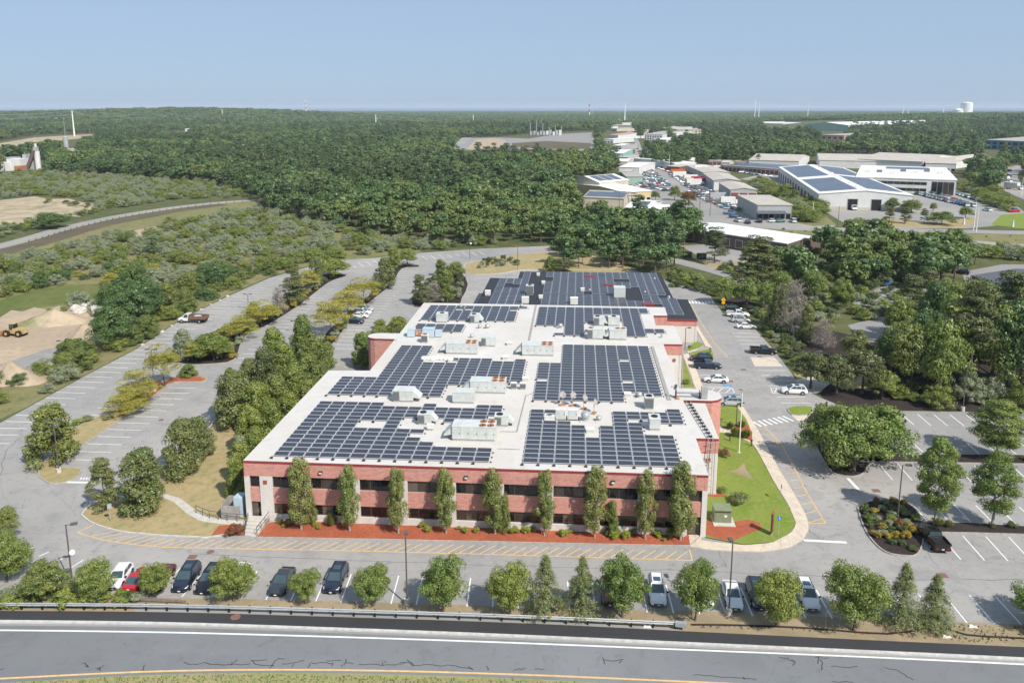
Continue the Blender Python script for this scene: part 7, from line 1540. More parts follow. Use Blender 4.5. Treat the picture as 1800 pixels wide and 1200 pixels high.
hall('white walled shed with tan roof right of the long one', (1627, 287), (1681, 288.5), (1626, 277), 6.0, 'wwhite', 'rtan', 'x', 2.6, [('f', 6, 1, 2.6, 2, 'glass')]); hall('pale sheds running along the far highway', (1680, 284), (1742, 276), (1668, 279), 5.5, 'wwhite', 'rtan', 'x', 2.5)
o, lx, ly = hall('grey restaurant hall with dark windows facing the cross street', (1331, 361), (1393, 361.5), (1297, 344), 6.0, 'wgrey', 'rtan', None, 0, yd=True)
for k in range(6): mb = MB(); mb.box((lx*(.1+.16*k), -.08, 1.6), (lx*.13, .1, 2.2)); w_ = mb.build('window', M['frame'], o); mb = MB(); mb.box((lx*(.1+.16*k), -.14, 1.6), (lx*.11, .04, 1.9)); mb.build('pane', M['glass'][0], w_)
mb = MB(); mb.hexa([(-.5, -3.4, 2.9), (lx*.8, -3.4, 2.9), (lx*.8, 0, 3.6), (-.5, 0, 3.6)], [(-.5, -3.4, 3.05), (lx*.8, -3.4, 3.05), (lx*.8, 0, 3.8), (-.5, 0, 3.8)]); mb.build('awning', M['rdark'], o)
hall('grey workshop with red front panels on the main street', (1284, 334), (1340, 339), (1264, 322), 5.5, 'wgrey', 'rtan', 'y', 1.0, yd=True, win=[('f', 3, .3, 4.2, 5.0, 'wmaroon'), ('l', 5, .5, 3.2, 3, 'wgrey')]); hall('pale workshop with blue side wall on the main street', (1254, 317.5), (1302, 318), (1236, 305), 5.5, 'wgrey', 'rtan', 'y', 1.0, yd=True, win=[('f', 3, .3, 4.2, 4, 'wwhite'), ('l', 5, .5, 3.4, 3, 'wblue')]); hall('long low workshop with tan roof on the main street', (1236, 303.5), (1282, 303), (1206, 291), 5.0, 'wgrey', 'rtan', 'y', .8, yd=True, win=[('l', 5, .5, 3.4, 3, 'wgrey')])
hall('white roofed workshop at the top of the row, right of the street', (1186, 288), (1224, 287), (1168, 277.5), 5.0, 'wwhite', 'rwhite', 'x', .9); hall('red framed low building between workshops', (1172, 292.5), (1194, 294), (1166, 287), 3.5, 'wmaroon', 'rtan', 'x', .8)
hall('white gabled shed at the left of the main street', (1088, 294), (1123, 295), (1088, 284.5), 5.0, 'wwhite', 'rwhite', 'x', .8); hall('pale green shed at the left of the main street', (1101, 311), (1131, 311), (1096, 302.5), 4.5, 'wgreen', 'rgrey', 'x', .7); hall('yellow building with white roof beside the used car lot', (1096, 338.5), (1145, 336), (1100, 320.5), 5.5, 'wyellow', 'rwhite', 'x', .9, [('f', 5, .8, 2.6, 2, 'glass')]); hall('teal fronted shed at the far left of the main street', (1065, 269.5), (1095, 270), (1061, 263), 5.0, 'wteal', 'rwhite', 'x', .7)
hall('flat roofed white shed behind the teal one', (1082, 276.5), (1104, 277.5), (1082, 272), 4.5, 'wwhite', 'rtan')
hall('beige gabled barn with solar panels among the trees', (1003, 316.5), (1053, 321.5), (1008, 308), 7.5, 'wbeige', 'rwhite', 'y', 2.6, [('f', 2, 3.5, 5.0, 1.6, 'glass')], pv=[(.08, .1, .46, .9), (.54, .1, .92, .9)]); hall('white lean-to in front of the beige barn', (1029, 329), (1058, 332), (1030, 322), 4.0, 'wwhite', 'rwhite', 'y', 1.2)
hall('long beige building with a row of solar panels on its roof', (1025, 347), (1096, 350), (1026, 337), 5.5, 'wbeige', 'rgrey', 'x', 2.0, None, pv=[(.02, .06, .97, .44)]); hall('white house with solar roof beside the purple tree', (1100, 365), (1138, 367), (1113, 353), 4.0, 'wwhite', 'rwhite', 'x', 2.0, [('f', 5, .8, 2.2, 1.2, 'glass')], pv=[(.3, .06, .9, .44)]); hall('small white house with a row of windows', (1142, 370), (1178, 370.5), (1150, 363), 3.4, 'wwhite', 'rwhite', 'x', 1.5, [('f', 6, .7, 2.1, 1.2, 'glass')])
hall('low pale shed among trees left of the beige barn', (962, 328), (994, 329), (962, 324), 4.0, 'wbeige', 'rtan')
hall('large white house on the hill street', (1133, 236.5), (1164, 237), (1133, 230), 7.5, 'wwhite', 'rgrey', 'x', 2.5, [('f', 7, 4.2, 6.0, 2.0, 'glass'), ('f', 7, 1.0, 3.0, 2.0, 'glass')]); hall('lower white wing below the large white house', (1146, 245), (1172, 246), (1148, 240), 5.5, 'wwhite', 'rwhite', 'x', 1.5, [('f', 5, 1.5, 3.4, 2, 'glass')]); hall('white cottage at the foot of the large white house', (1168, 252), (1182, 252), (1168, 249), 4.5, 'wwhite', 'rtan', 'x', 1.6)
hall('beige block with grey band roof on the wooded slope', (1184, 228), (1233, 228), (1184, 220.5), 9.0, 'wbeige', 'rtan', None, 0, [('f', 8, 5.4, 7.2, 3.0, 'glass'), ('f', 8, 1.4, 3.4, 3.0, 'glass')]); hall('pink roofed house left of the hill street', (1070, 237), (1086, 238), (1070, 232), 5.0, 'wwhite', 'wpink', 'x', 3.0); hall('beige warehouse at the top of the street', (1126, 221), (1147, 220), (1127, 213), 8.0, 'wbeige', 'rtan'); hall('grey warehouse at the end of the street', (1099, 213), (1124, 213), (1099, 209.5), 8.0, 'wgrey', 'rwhite'); hall('white domed house left of the street end', (1055, 211.5), (1071, 211.5), (1055, 208), 6.0, 'wwhite', 'rtan')
hall('pale green factory with white roof on the far slope', (1414, 219), (1491, 220.5), (1375, 211.5), 12, 'wgreen', 'rwhite', 'y', 5.0, [('f', 3, 1, 6, 10, 'wgreen')]); hall('low white roofed wing left of the green factory', (1340, 217), (1376, 217.5), (1340, 213.5), 7.0, 'wgrey', 'rwhite'); hall('red brick office with flat roof below the green factory', (1444, 237.5), (1484, 238.5), (1444, 233), 9, 'wpink', 'rgrey', None, 0, [('f', 4, 4.5, 7, 4.0, 'glass')])
hall('far white roof above the wood, first', (1213, 212.5), (1233, 212.5), (1213, 210), 7, 'wwhite', 'rwhite'); hall('far white roof above the wood, second', (1246, 213), (1282, 213.5), (1246, 210), 7, 'wwhite', 'rwhite'); hall('far white roof above the wood, third', (1308, 215.5), (1342, 216), (1308, 212.5), 7, 'wwhite', 'rwhite')
hall('blue glazed office at the right edge of the view', (1732, 246), (1830, 250), (1733, 234), 10, 'wblue', 'rgrey', 'x', 4, [('f', 8, 5.5, 8.5, 5, 'glass'), ('f', 8, 1.2, 4.4, 5, 'glass')])
hall('blue hall with dark roof at the right edge behind the wood', (1709, 486), (1806, 512), (1795, 463), 5.0, 'wblue', 'rdark', 'x', 1.2)
hall('low white roof deep in the wood', (792, 302), (846, 303), (792, 298.5), 5, 'wwhite', 'rwhite'); hall('white house far in the wood at the left', (325, 226.5), (357, 226.5), (325, 223.5), 6, 'wwhite', 'rwhite'); hall('pale house far in the wood, centre left', (616, 227), (634, 227), (616, 224.5), 6, 'wbeige', 'rwhite')
for i, (x, y, w_, d, h, wl_, rf) in enumerate(((1060, 222, 14, 3, 6, 'wwhite', 'rgrey'), (1074, 226, 10, 3, 5, 'wbeige', 'rtan'), (1082, 216, 12, 3, 7, 'wwhite', 'rgrey'), (1062, 245, 16, 3.5, 5, 'wwhite', 'rwhite'), (1078, 256, 14, 3.5, 5, 'wgrey', 'rwhite'), (1118, 229, 10, 3, 6, 'wbeige', 'rtan'), (1150, 224, 12, 3, 6, 'wwhite', 'rwhite'), (1130, 262, 12, 3, 4, 'wwhite', 'rgrey'), (1084, 284, 18, 4, 5, 'wbeige', 'rwhite'), (1090, 302, 16, 4, 5, 'wgrey', 'rtan'), (1198, 282, 20, 4, 5, 'wwhite', 'rwhite'), (1222, 296, 20, 4, 5, 'wwhite', 'rwhite'), (1104, 330, 12, 4, 4, 'wwhite', 'rtan'), (1268, 286, 14, 3, 4, 'wbeige', 'rtan'))):
    hall('small %s building in the district along the main street, %s from the far end' % ({'wwhite': 'white', 'wbeige': 'beige', 'wgrey': 'grey'}[wl_], ORD[i]), (x, y), (x+w_, y+.4), (x+1, y-d), h, wl_, rf, 'x' if i % 3 else None, 1.2, [('f', 3, .8, 2.6, 2.2, 'glass')])
# substation, plant, tanks
def tank(label, base, topy, rpx, dome=.25, mat='wwhite', name='water_tank'):
    p = G(*base); h = hgt(p, topy); r = rpx*mpp(p); p.z = terrain(p.x, p.y); o = thing(name, label, 'tank', p); mb = MB(); mb.lathe((0, 0, 0), [(r, 0), (r, h*(1-dome*.5))], 24); mb.build('shell', M[mat], o)
    mb = MB(); mb.lathe((0, 0, h*(1-dome*.5)), [(r*1.01, 0), (r*.8, h*dome*.3), (r*.4, h*dome*.45), (.1, h*dome*.5)], 24); mb.build('dome', M[mat], o, True)
M['tankwhite'] = simple('tank_white', (.82, .82, .8), .6, .04, .1)
tank('tall white water tank on the horizon', (1698, 202), 179.5, 9.5, .2, 'tankwhite'); tank('low domed white tank left of the tall one', (1684, 202), 190.5, 8, .9, 'tankwhite'); tank('pale cylindrical silo of the concrete plant', (117, 264), 240, 4, .2, 'wgrey', 'silo')
def plant():
    p = G(30, 299); o = thing('concrete_plant', 'white concrete plant with silo tower and conveyor at the left edge', 'plant', p)
    m_ = mpp(p); mb = MB(); mb.lathe((38*m_, 0, 0), [(4.5*m_, 0), (4.5*m_, 33*m_)], 14); mb.build('silo', M['wwhite'], o)
    mb = MB(); mb.box((37*m_, 0, 37*m_), (6*m_, 3, 7*m_)); mb.build('filter_house', M['wgrey'], o); mb = MB(); mb.cyl((37*m_, 0, 40*m_), 2*m_, 6*m_, 8); mb.build('cap', M['wwhite'], o)
    mb = MB(); mb.tube((22*m_, -2, 2), (36*m_, -2, 34*m_), 1.4, n=5); mb.build('conveyor', M['wbrown'], o); mb = MB(); mb.tube((-25*m_, -4, 5), (0, -4, 13*m_), 1.3, n=5); mb.build('conveyor', M['wbeige'], o)
    for x, y, w_, d, h, mt in ((5, 0, 22, 14, 20, 'wwhite'), (-12, 4, 14, 10, 22, 'wgrey'), (-25, -4, 8, 8, 26, 'wbrown'), (18, -8, 10, 8, 9, 'rust'), (-36, 2, 14, 10, 18, 'wbeige'), (-4, -6, 7, 6, 15, 'wwhite'), (12, 5, 6, 6, 27, 'wgrey'), (26, 3, 7, 6, 14, 'wgrey'), (-18, -7, 6, 5, 12, 'wwhite'), (-46, 0, 10, 10, 24, 'wgrey')): mb = MB(); mb.box((x*m_, y, h*m_/2), (w_*m_, d, h*m_)); mb.build('bin', M[mt], o)
plant()
hall('white plant building with orange roof end beside the silo', (112, 263), (137, 263), (112, 259), 8, 'wwhite', 'rtan')
def substation():
    p = G(960, 238); o = thing('substation', 'grey electrical substation on the cleared hill', 'substation', p); m_ = mpp(p)
    for k in range(10): mb = MB(); mb.box(((-26+5.6*k)*m_, R.uniform(-6, 6), 4.5*m_*R.uniform(.5, 1.1)), (4*m_, 5, 9*m_*R.uniform(.6, 1.1))); mb.build('equipment', M[R.choice(['wgrey', 'wwhite', 'steel'])], o)
    for k in range(6): mb = MB(); x = (-28+11*k)*m_; mb.tube((x, 0, 0), (x, 0, R.uniform(14, 28)*m_), .6, n=5); mb.build('mast', M['steel'], o)
substation()
M['wire'] = simple('pale_wire', (.5, .52, .54), .5, .05, 1); M['redwhite'] = simple('mast_red', (.45, .07, .05), .6, .1, 1); M['wood'] = simple('pole_wood', (.2, .15, .12), .9, .2, 1)
MAST = {}
def mast(label, base, topy, r=.9, mat='steel', arms=True, name='transmission_pole', bands=0, cat='pole'):
    p = G(*base); p.z = terrain(p.x, p.y); h = hgt(p, topy); o = thing(name, label, cat, p)
    if bands:
        for k in range(bands): mb = MB(); mb.tube((0, 0, h*k/bands), (0, 0, h*(k+1)/bands), r*(1-.3*k/bands), r*(1-.3*(k+1)/bands), 8); mb.build('band', M['wwhite' if k % 2 else 'redwhite'], o)
    else: mb = MB(); mb.tube((0, 0, 0), (0, 0, h), r, r*.5, 8); mb.build('pole', M[mat], o)
    if arms:
        for z in (.98, .8): mb = MB(); mb.tube((-2.5, 0, h*z), (2.5, 0, h*z), .25, n=4); mb.build('arm', M[mat], o)
    MAST[label] = (p, h); return p+Vector((0, 0, h))
T1 = mast('tall steel pole above the left sand field', (131, 240), 195, 1.3, 'polewhite'); T2 = mast('steel pole left of centre in the wood', (392, 219), 192, 1.3, 'polewhite'); T3 = mast('steel pole in the wood near the centre', (661, 226), 202, 1.3, 'polewhite'); T4 = mast('steel pole above the cleared ground', (832, 219), 202, 1.3, 'polewhite')
T5 = mast('tall steel pole at the end of the main street', (1098, 217), 180, 1.7, 'polewhite'); T6 = mast('left one of the twin tall poles in the right wood', (1326, 214), 174, 1.7, 'polewhite'); mast('right one of the twin tall poles in the right wood', (1333, 214), 179, 1.7, 'polewhite'); T7 = mast('slim tall pole behind the green factory', (1419, 213), 180, 1.7, 'polewhite')
T8 = mast('left one of the twin poles before the water tank', (1585, 216), 179, 1.7, 'polewhite'); mast('right one of the twin poles before the water tank', (1595, 214), 190, 1.7, 'polewhite'); T9 = mast('lone pole left of the water tank', (1656, 217), 188, 1.7, 'polewhite'); mast('red pole behind the left wood', (407, 219), 203, .7, 'wood'); mast('red brown pole near the centre pole', (651, 225), 207, .7, 'wood'); mast('twin brown poles right of the left tall pole', (158, 236), 209, .5, 'wood'); mast('thin mast behind the silo', (115, 242), 208, .4)
mast('red and white banded chimney near the horizon', (1036, 207), 183, 3.2, 'steel', False, 'chimney', 5, 'chimney'); mast('white flue beside the banded chimney', (1042, 207), 193, 1.0, 'wwhite', False, 'chimney', 0, 'chimney'); mast('red and white radio mast far out near the coast', (538, 199), 176.5, 6, 'steel', False, 'radio_mast', 6, 'mast')
def wire(label, a, b, sag, dz=0):
    P = []; 
    for k in range(13): t = k/12; q = a.lerp(b, t); P.append(q+Vector((0, 0, -sag*4*t*(1-t)-dz)))
    mb = MB()
    for p, q in zip(P, P[1:]): mb.tube(p-a, q-a, .16, n=3, cap=False)
    o = tag(mb.build('power_line', M['wire']), label, 'power line', 'power lines over the wood'); o.location = a
TL_ = G(-260, 258); TL_.z = 46; TR_ = G(1990, 212); TR_.z = 52
for a, b, s in ((TL_, T1, 8), (T1, T2, 10), (T2, T3, 10), (T3, T4, 9), (T4, T5, 10), (T5, T6, 10), (T6, T8, 10), (T8, T9, 6), (T9, TR_, 8)):
    for dz in (0, 5.5): wire('thin pale power line sagging over the wood', a, b, s, dz)
for i, (lab, b, t) in enumerate((('wooden pole before the long beige building', (1088, 381), 336), ('wooden pole by the white house', (1110, 368), 338), ('wooden pole on the street corner', (1248, 379), 350), ('wooden pole up the main street', (1230, 368), 330), ('wooden pole at the factory drive', (1473, 397), 362), ('tall pole at the lawn corner by the factory lot', (1711, 406), 354), ('steel pole right of the lawn corner pole', (1716, 408), 364), ('slim pole by the overgrown strip', (1428, 387), 355), ('pole beside the far highway, first', (1739, 306), 290), ('pole beside the far highway, second', (1795, 345), 312), ('pole beside the far highway, third', (1752, 304), 282), ('pole halfway up the main street', (1176, 300), 272), ('pole in front of the office wing', (1603, 334), 308), ('banner pole in front of the office wing', (1610, 334), 304))): mast(lab, b, t, .18, 'wood' if 'wood' in lab else 'polewhite', i < 4, 'utility_pole')
for lab, b in (('white pole sign at the factory entrance', (1694, 395)), ('white pole sign on the right lawn', (1780, 399))): mast(lab, b, b[1]-12, .5, 'wwhite', False, 'pole_sign')
# reeds and shrubs of the fields between the roads, trees of the yards
for k, b, t, w_, lab, lf in (('oak', (1568, 372), 342, 28, 'round tree before the factory corner', None), ('oak', (1602, 374), 345, 36, 'wide tree before the factory lot', None), ('pine', (1563, 392), 365, 22, 'dark pine on the yard lawn, left', None), ('pine', (1590, 393), 364, 24, 'dark pine on the yard lawn, second', None), ('pine', (1624, 391), 366, 18, 'dark pine on the yard lawn, third', None), ('oak', (1655, 395), 366, 52, 'broad dark tree on the yard lawn', None), ('oak', (1697, 384), 358, 28, 'tree at the right end of the yard lawn', None), ('oak', (1640, 372), 352, 14, 'small tree by the parked rows', None),
                             ('olive', (1510, 395), 380, 30, 'low shrub at the factory drive', 'bush'), ('olive', (1410, 378), 354, 34, 'bushy strip behind the restaurant, near end', None), ('pine', (1372, 352), 326, 16, 'dark conifer of the bushy strip', None), ('pine', (1392, 362), 332, 18, 'dark conifer at the middle of the bushy strip', None), ('oak', (1186, 352), 321, 24, 'tree at the street corner by the used cars', None), ('oak', (1210, 358), 330, 28, 'dark purple tree at the street corner', 'ruddy'), ('oak', (1152, 352), 332, 20, 'green tree before the yellow building', None), ('oak', (1128, 366), 355, 20, 'purple tree between the white houses', 'ruddy'), ('oak', (1112, 346), 322, 22, 'tree by the yellow building', None), ('oak', (1080, 318), 298, 40, 'large round tree behind the beige barn', 'wood'),
                             ('tallshrub', (1040, 361), 352, 8, 'small clipped tree by the long beige building, left', None), ('tallshrub', (1072, 363), 350, 10, 'small clipped tree by the long beige building, right', None), ('olive', (1331, 366), 358, 14, 'green shrub at the restaurant corner', 'bush'), ('olive', (1298, 372), 362, 14, 'round shrub at the restaurant drive', 'bush'), ('oak', (1690, 290), 264, 16, 'dark tree before the pale sheds', 'wood'), ('oak', (1545, 292), 268, 18, 'dark tree before the long tan shed', 'wood'), ('oak', (1562, 292), 272, 16, 'purple leaved tree before the long tan shed', 'ruddy')): tree(k, b, t, w_, lab, 'trees of the far yards', lf)
rr = random.Random(9)
for poly, sp, hh, n_ in (([(1315, 328), (1345, 322), (1420, 350), (1455, 380), (1420, 392), (1390, 385), (1372, 356)], 6.5, 3.0, 'overgrown strip behind the workshops'), ([(1690, 330), (1760, 345), (1790, 375), (1760, 372), (1700, 345), (1680, 334)], 8, 3.2, 'scrub between the factory lot and the highway'), ([(1420, 432), (1560, 426), (1700, 436), (1800, 444), (1860, 452), (1860, 462), (1740, 455), (1640, 446), (1480, 436)], 6, 2.6, 'reeds along the old track'), ([(1180, 404), (1300, 400), (1480, 408), (1500, 412), (1480, 420), (1440, 414)], 7, 1.6, 'field beside the white roofed hall'), ([(1500, 407), (1700, 412), (1860, 418), (1860, 428), (1700, 420), (1560, 412)], 7, 1.3, 'field between the far road and the old track')):
    scatter_object('field_scrub', [(p.x, p.y, 0, (q := hh*rr.uniform(.35, .8)), q*.7, rr.choice((0, 1, 1, 2))) for p in fill([G(*c) for c in poly], sp, rr)], ssrc if hh > 2 else bsrc)
# ---- cars and trucks too small to show parts ----
SM = {}
def small_car(colour, kind):
    key = (colour, kind)
    if key not in SM:
        mb = MB(); L, Wd, zh, zb, zr, cx0, cx1, rx0, rx1, zd = SPEC[kind]; w_ = Wd/2
        loft(mb, [(-L/2, w_*.9, .4, .65, zd*.9), (-L/2+.3, w_, .3, .7, zd), (0, w_, .3, .75, zb), (cx1, w_, .3, .75, zh), (L/2-.4, w_*.95, .3, .65, zh-.12), (L/2, w_*.78, .4, .55, zh-.35)])
        mb.hexa([(cx0, -w_*.9, zb-.05), (cx1, -w_*.9, zb-.05), (cx1, w_*.9, zb-.05), (cx0, w_*.9, zb-.05)], [(rx0, -w_*.74, zr), (rx1, -w_*.74, zr), (rx1, w_*.74, zr), (rx0, w_*.74, zr)], 1)
        mb.box(((rx0+rx1)/2, 0, zr+.03), (rx1-rx0+.1, w_*1.5, .06))
        for x in (-L*.3, L*.3):
            for s in (-1, 1): mb.tube((x, s*(w_-.2), .32), (x, s*(w_+.01), .32), .32, n=8, m=2)
        SM[key] = mb.mesh('small_car', [PAINT[colour], M['carglass'], M['tyre']])
    return SM[key]
CN = dict(white='white', black='black', navy='dark blue', grey='grey', silver='silver', red='red', maroon='dark red', blue='blue', teal='teal', green='dark green', beige='beige')
def cars(pts, ang, where, group, pal=None):
    for (x, y) in pts:
        p = G(x, y); c = R.choices(list(pal or CN), None if pal else (12, 3, 3.4, 3, 6, 2.5, 1.2, 2.4, .8, .6, .8))[0]; k = R.choice(['sedan', 'sedan', 'suv', 'hatch', 'pickup'])
        o = put('distant_car', small_car(c, k), None, (p.x, p.y, .07), ang+R.uniform(-.08, .08)+(math.pi if R.random() < .4 else 0)); tag(o, 'small %s car %s' % (CN[c], where), 'car', group+' ('+CN[c]+')')
def rowp(a, b, n): return [(a[0]+(b[0]-a[0])*k/(n-1)+R.uniform(-.4, .4), a[1]+(b[1]-a[1])*k/(n-1)) for k in range(n)]
for a, b, n in (((1132, 303), (1150, 322), 9), ((1138, 301), (1162, 324), 10), ((1145, 302), (1172, 327), 10), ((1136, 314), (1150, 332), 7), ((1150, 330), (1170, 336), 6)): cars(rowp(a, b, n), .3, 'in the packed used car yard beside the street', 'cars of the used car yard')
for a, b, n in (((1140, 281), (1164, 296), 8), ((1148, 279), (1176, 293), 8), ((1160, 297), (1186, 306), 6), ((1115, 283), (1112, 294), 3), ((1122, 296), (1132, 302), 3)): cars(rowp(a, b, n), .2, 'along the upper main street', 'cars along the upper main street')
for a, b, n in (((1603, 339), (1640, 349), 9), ((1608, 337), (1652, 352), 11), ((1624, 337), (1668, 356), 11), ((1645, 350), (1700, 363), 11), ((1655, 346), (1712, 364), 10), ((1668, 338), (1718, 353), 11), ((1718, 353), (1775, 371), 11)): cars(rowp(a, b, n), 1.2, 'in the rows beside the factory office', 'cars of the factory lot')
for a, b, n in (((1136, 306), (1158, 330), 9), ((1142, 300), (1168, 324), 10), ((1128, 300), (1140, 314), 6), ((1152, 285), (1184, 301), 9), ((1144, 276), (1166, 288), 7), ((1182, 308), (1214, 330), 8), ((1222, 330), (1262, 344), 9), ((1242, 350), (1280, 368), 8), ((1296, 300), (1330, 308), 7), ((1118, 258), (1130, 276), 5), ((1100, 224), (1112, 244), 5), ((1186, 296), (1226, 312), 9), ((1176, 300), (1204, 322), 8), ((1205, 326), (1238, 338), 8), ((1216, 338), (1250, 356), 7), ((1112, 318), (1132, 330), 6)): cars(rowp(a, b, n), .25, 'in the yards of the main street', 'cars of the main street yards')
for a, b, n in (((1240, 341), (1262, 352), 5), ((1250, 340), (1275, 352), 5), ((1262, 356), (1284, 364), 4), ((1305, 304), (1350, 311), 6), ((1345, 318), (1360, 326), 4)): cars(rowp(a, b, n), .15, 'in front of the workshops', 'cars of the workshops')
for (x, y), c, k, lab in (((1291, 383), 'navy', 'suv', 'dark blue suv at the restaurant drive'), ((1283, 377), 'blue', 'pickup', 'blue pickup at the restaurant drive'), ((1297, 390), 'white', 'suv', 'white suv turning out by the restaurant'), ((1314, 393), 'black', 'sedan', 'black car on the cross street below the restaurant'), ((1334, 391), 'black', 'suv', 'black suv parked before the restaurant'), ((1359, 391), 'white', 'hatch', 'white car before the restaurant, left of the teal one'), ((1371, 391), 'teal', 'hatch', 'teal car before the restaurant'), ((1394, 391), 'white', 'suv', 'white suv before the restaurant, right of the teal car'), ((1408, 388), 'navy', 'pickup', 'blue truck at the right end of the restaurant row'), ((1447, 373), 'red', 'sedan', 'red car at the factory drive'), ((1735, 371), 'white', 'sedan', 'white car crossing the factory lot'), ((1782, 373), 'red', 'pickup', 'bright red pickup at the right end of the factory row'), ((1773, 302), 'navy', 'suv', 'dark car on the far highway'), ((1772, 311), 'blue', 'suv', 'blue car on the far highway')):
    p = G(x, y); o = put('distant_car', small_car(c, k), None, (p.x, p.y, .08), R.choice((1.5, 1.7, .2))); tag(o, lab, 'car')
TRK = {}
def box_truck(label, base, colour, boxc='wwhite', L=7, ang=0.0, H=3.2):
    p = G(*base); o = thing('box_truck', label, 'truck', (p.x, p.y, .08), ang)
    mb = MB(); mb.box((-1, 0, .6+H/2), (L, 2.4, H)); mb.build('cargo_box', M[boxc] if boxc in M else PAINT[boxc], o)
    mb = MB(); mb.hexa([(L/2-.8, -1.1, .5), (L/2+1.2, -1.1, .5), (L/2+1.2, 1.1, .5), (L/2-.8, 1.1, .5)], [(L/2-.8, -1, 2.4), (L/2+.6, -1, 2.4), (L/2+.6, 1, 2.4), (L/2-.8, 1, 2.4)]); c_ = mb.build('cab', PAINT[colour], o)
    mb = MB(); mb.quad((L/2+1.0, -.9, 1.4), (L/2+1.0, .9, 1.4), (L/2+.72, .85, 2.3), (L/2+.72, -.85, 2.3)); mb.build('windscreen', M['carglass'], c_).location.x = .05
    for x in (-L/2+1, L/2+.2):
        for s in (-1, 1): mb = MB(); mb.tube((x, s*.8, .45), (x, s*1.15, .45), .45, n=10); mb.build('wheel', M['tyre'], o)
for lab, b, c, bc, L, a in (('white box truck before the factory doors', (1494, 368), 'white', 'wwhite', 7, -1.5), ('red truck trailer at the factory corner', (1465, 360), 'red', 'wmaroon', 8, .1), ('white delivery truck at the right factory door', (1537, 363), 'white', 'wgrey', 6, -1.4), ('white tall box by the factory wall', (1486, 357), 'white', 'wwhite', 4, 1.5), ('white truck on the far highway, nearer', (1781, 333), 'white', 'wwhite', 8, -1.2), ('white truck on the far highway, farther', (1764, 320), 'white', 'wwhite', 8, -1.2),
                            ('white trailer with orange stripe in the street yard', (1196, 312), 'orange', 'wwhite', 9, .15), ('orange topped trailer in the street yard', (1193, 307), 'orange', 'orange', 9, .15), ('white trailer beside the red one in the street yard', (1216, 318), 'white', 'wwhite', 9, .15), ('red trailer in the street yard', (1228, 321), 'red', 'red', 7, .2), ('yellow truck in the street yard', (1214, 324), 'yellow', 'yellow', 5, .1), ('long white trailer at the workshops', (1222, 326), 'white', 'wwhite', 9, .1), ('magenta fronted trailer at the workshops', (1240, 324), 'maroon', 'red', 6, .1), ('silver coach parked at the workshops', (1268, 352), 'silver', 'wgrey', 10, .05), ('white motor home near the workshops', (1282, 360), 'white', 'wwhite', 7, .05), ('long white trailer by the storage row', (1266, 300), 'white', 'wwhite', 9, .05), ('maroon container by the factory wall', (1376, 308), 'maroon', 'wmaroon', 6, .9), ('white truck by the storage doors', (1328, 301), 'white', 'wwhite', 5, 1.2), ('white boat trailer by the green shed', (1140, 296), 'white', 'wwhite', 7, .1)): box_truck(lab, b, c, bc, L, a)
# sand heaps, boulders and dumpsters
def heap(label, base, wpx, hm, mat='sand', seed=1):
    p = G(*base); r = wpx*mpp(p)/2; rr = random.Random(seed); n = 26; mb = MB(); vs = []; rings = 7
    for i in range(rings):
        t = i/(rings-1)
        for k in range(n): a = 2*math.pi*k/n; q = r*(1-t)*(1+.22*math.sin(2*a+seed)+.1*math.sin(5*a+seed*2))*rr.uniform(.94, 1.06)+.02; vs.append((q*math.cos(a), q*math.sin(a)*.75, hm*(t**1.1)*rr.uniform(.9, 1.05)-.05))
    mb.add(vs, [(i*n+k, i*n+(k+1) % n, (i+1)*n+(k+1) % n, (i+1)*n+k) for i in range(rings-1) for k in range(n)]+[tuple((rings-1)*n+k for k in range(n))]); o = mb.build('sand_heap', M[mat], None, True); o.location = p; tag(o, label, 'sand heap')
heap('big sand heap at the back of the sand pit', (96, 566), 110, 3.0, 'sandgrass', 1); heap('sand heap right of the loader, by the wood', (150, 592), 70, 3.0, 'sand', 3); heap('sand heap at the left edge below the yard', (20, 668), 110, 3.4, 'sand', 2)
rr = random.Random(12); RK = []
for v in range(3):
    mb = MB(); mb.lathe((0, 0, 0), [(.5, 0), (.62, .2), (.5, .5), (.2, .68)], 6); mb.v = [(x*rr.uniform(.75, 1.25), y*rr.uniform(.75, 1.25), z*rr.uniform(.85, 1.2)) for x, y, z in mb.v]; RK.append(mb.mesh('boulder', [M['concrete']]))
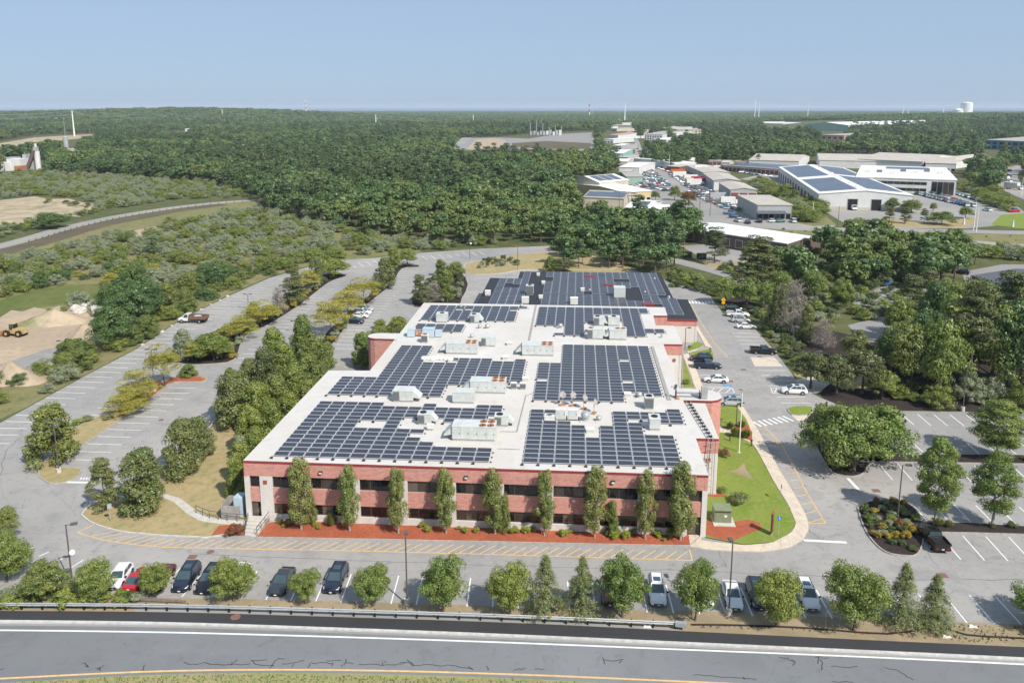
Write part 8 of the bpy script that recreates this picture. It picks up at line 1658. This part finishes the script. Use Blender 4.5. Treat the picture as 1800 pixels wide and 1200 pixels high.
for k in range(34):
    p = G(rr.uniform(126, 174), rr.uniform(533, 552)); s = rr.uniform(.9, 2.0); tag(put('boulder', RK[k % 3], None, p, rr.random()*6, (s, s, s)), 'pale boulder in the heap of rocks by the sand pit', 'boulder', 'boulders by the sand pit')
for k in range(16):
    p, _ = along([G(*q) for q in [(236, 617), (262, 598), (318, 563), (400, 521)]], 4+k*4.6); s = rr.uniform(.35, .6); tag(put('boulder', RK[k % 3], None, p, rr.random()*6, (s*1.8, s, s*.8)), 'low pale stone along the left edge of the lot', 'boulder', 'stones along the left lot edge')
for lab, b in (('green dumpster by the drive behind the pines', (1208, 452)), ('second green dumpster right of the first', (1233, 455))):
    o = thing('dumpster', lab, 'dumpster', G(*b), .2); mb = MB(); mb.box((0, 0, .8), (2.4, 1.8, 1.6), 0, 0, 1.05); mb.build('bin', PAINT['green'], o); mb = MB(); mb.box((0, 0, 1.66), (2.5, 1.9, .1)); mb.build('lid', M['trim'], o)
# guard rail with dark posts on the country road
rail = thing('road_guard_rail', 'low guard rail on dark posts along the country road', 'guard rail', CR[14]); P_ = offs(CR, -4.6)[12:44]; o_ = Vector(CR[14])
L_ = sum((b-a).length for a, b in zip(P_, P_[1:])); s = 0; mb = MB(); mb.box((0, 0, .4), (.25, .25, .8)); pm_ = mb.mesh('rail_post', [M['wbrown']])
while s < L_: p, d = along(P_, s); put('post', pm_, rail, p-o_); s += 4
mb = MB()
for a, b in zip(P_, P_[1:]): mb.tube(a-o_+Vector((0, 0, .65)), b-o_+Vector((0, 0, .65)), .07, n=4)
mb.build('rail_beam', M['joint'], rail)
# ---------------- haze ----------------
mb = MB(); mb.box((0, 32500, 44), (160000, 67000, 96)); hz = mb.build('haze', bpy.data.materials.new('haze_air')); hz['kind'] = 'stuff'
hm = hz.data.materials[0]; hm.use_nodes = True; hm.node_tree.nodes.clear(); ho = hm.node_tree.nodes.new('ShaderNodeOutputMaterial'); hv = hm.node_tree.nodes.new('ShaderNodeVolumePrincipled')
hv.inputs['Color'].default_value = (.76, .88, 1.0, 1); hv.inputs['Density'].default_value = .000075; hv.inputs['Anisotropy'].default_value = 0.0
hm.node_tree.links.new(hv.outputs[0], ho.inputs['Volume'])
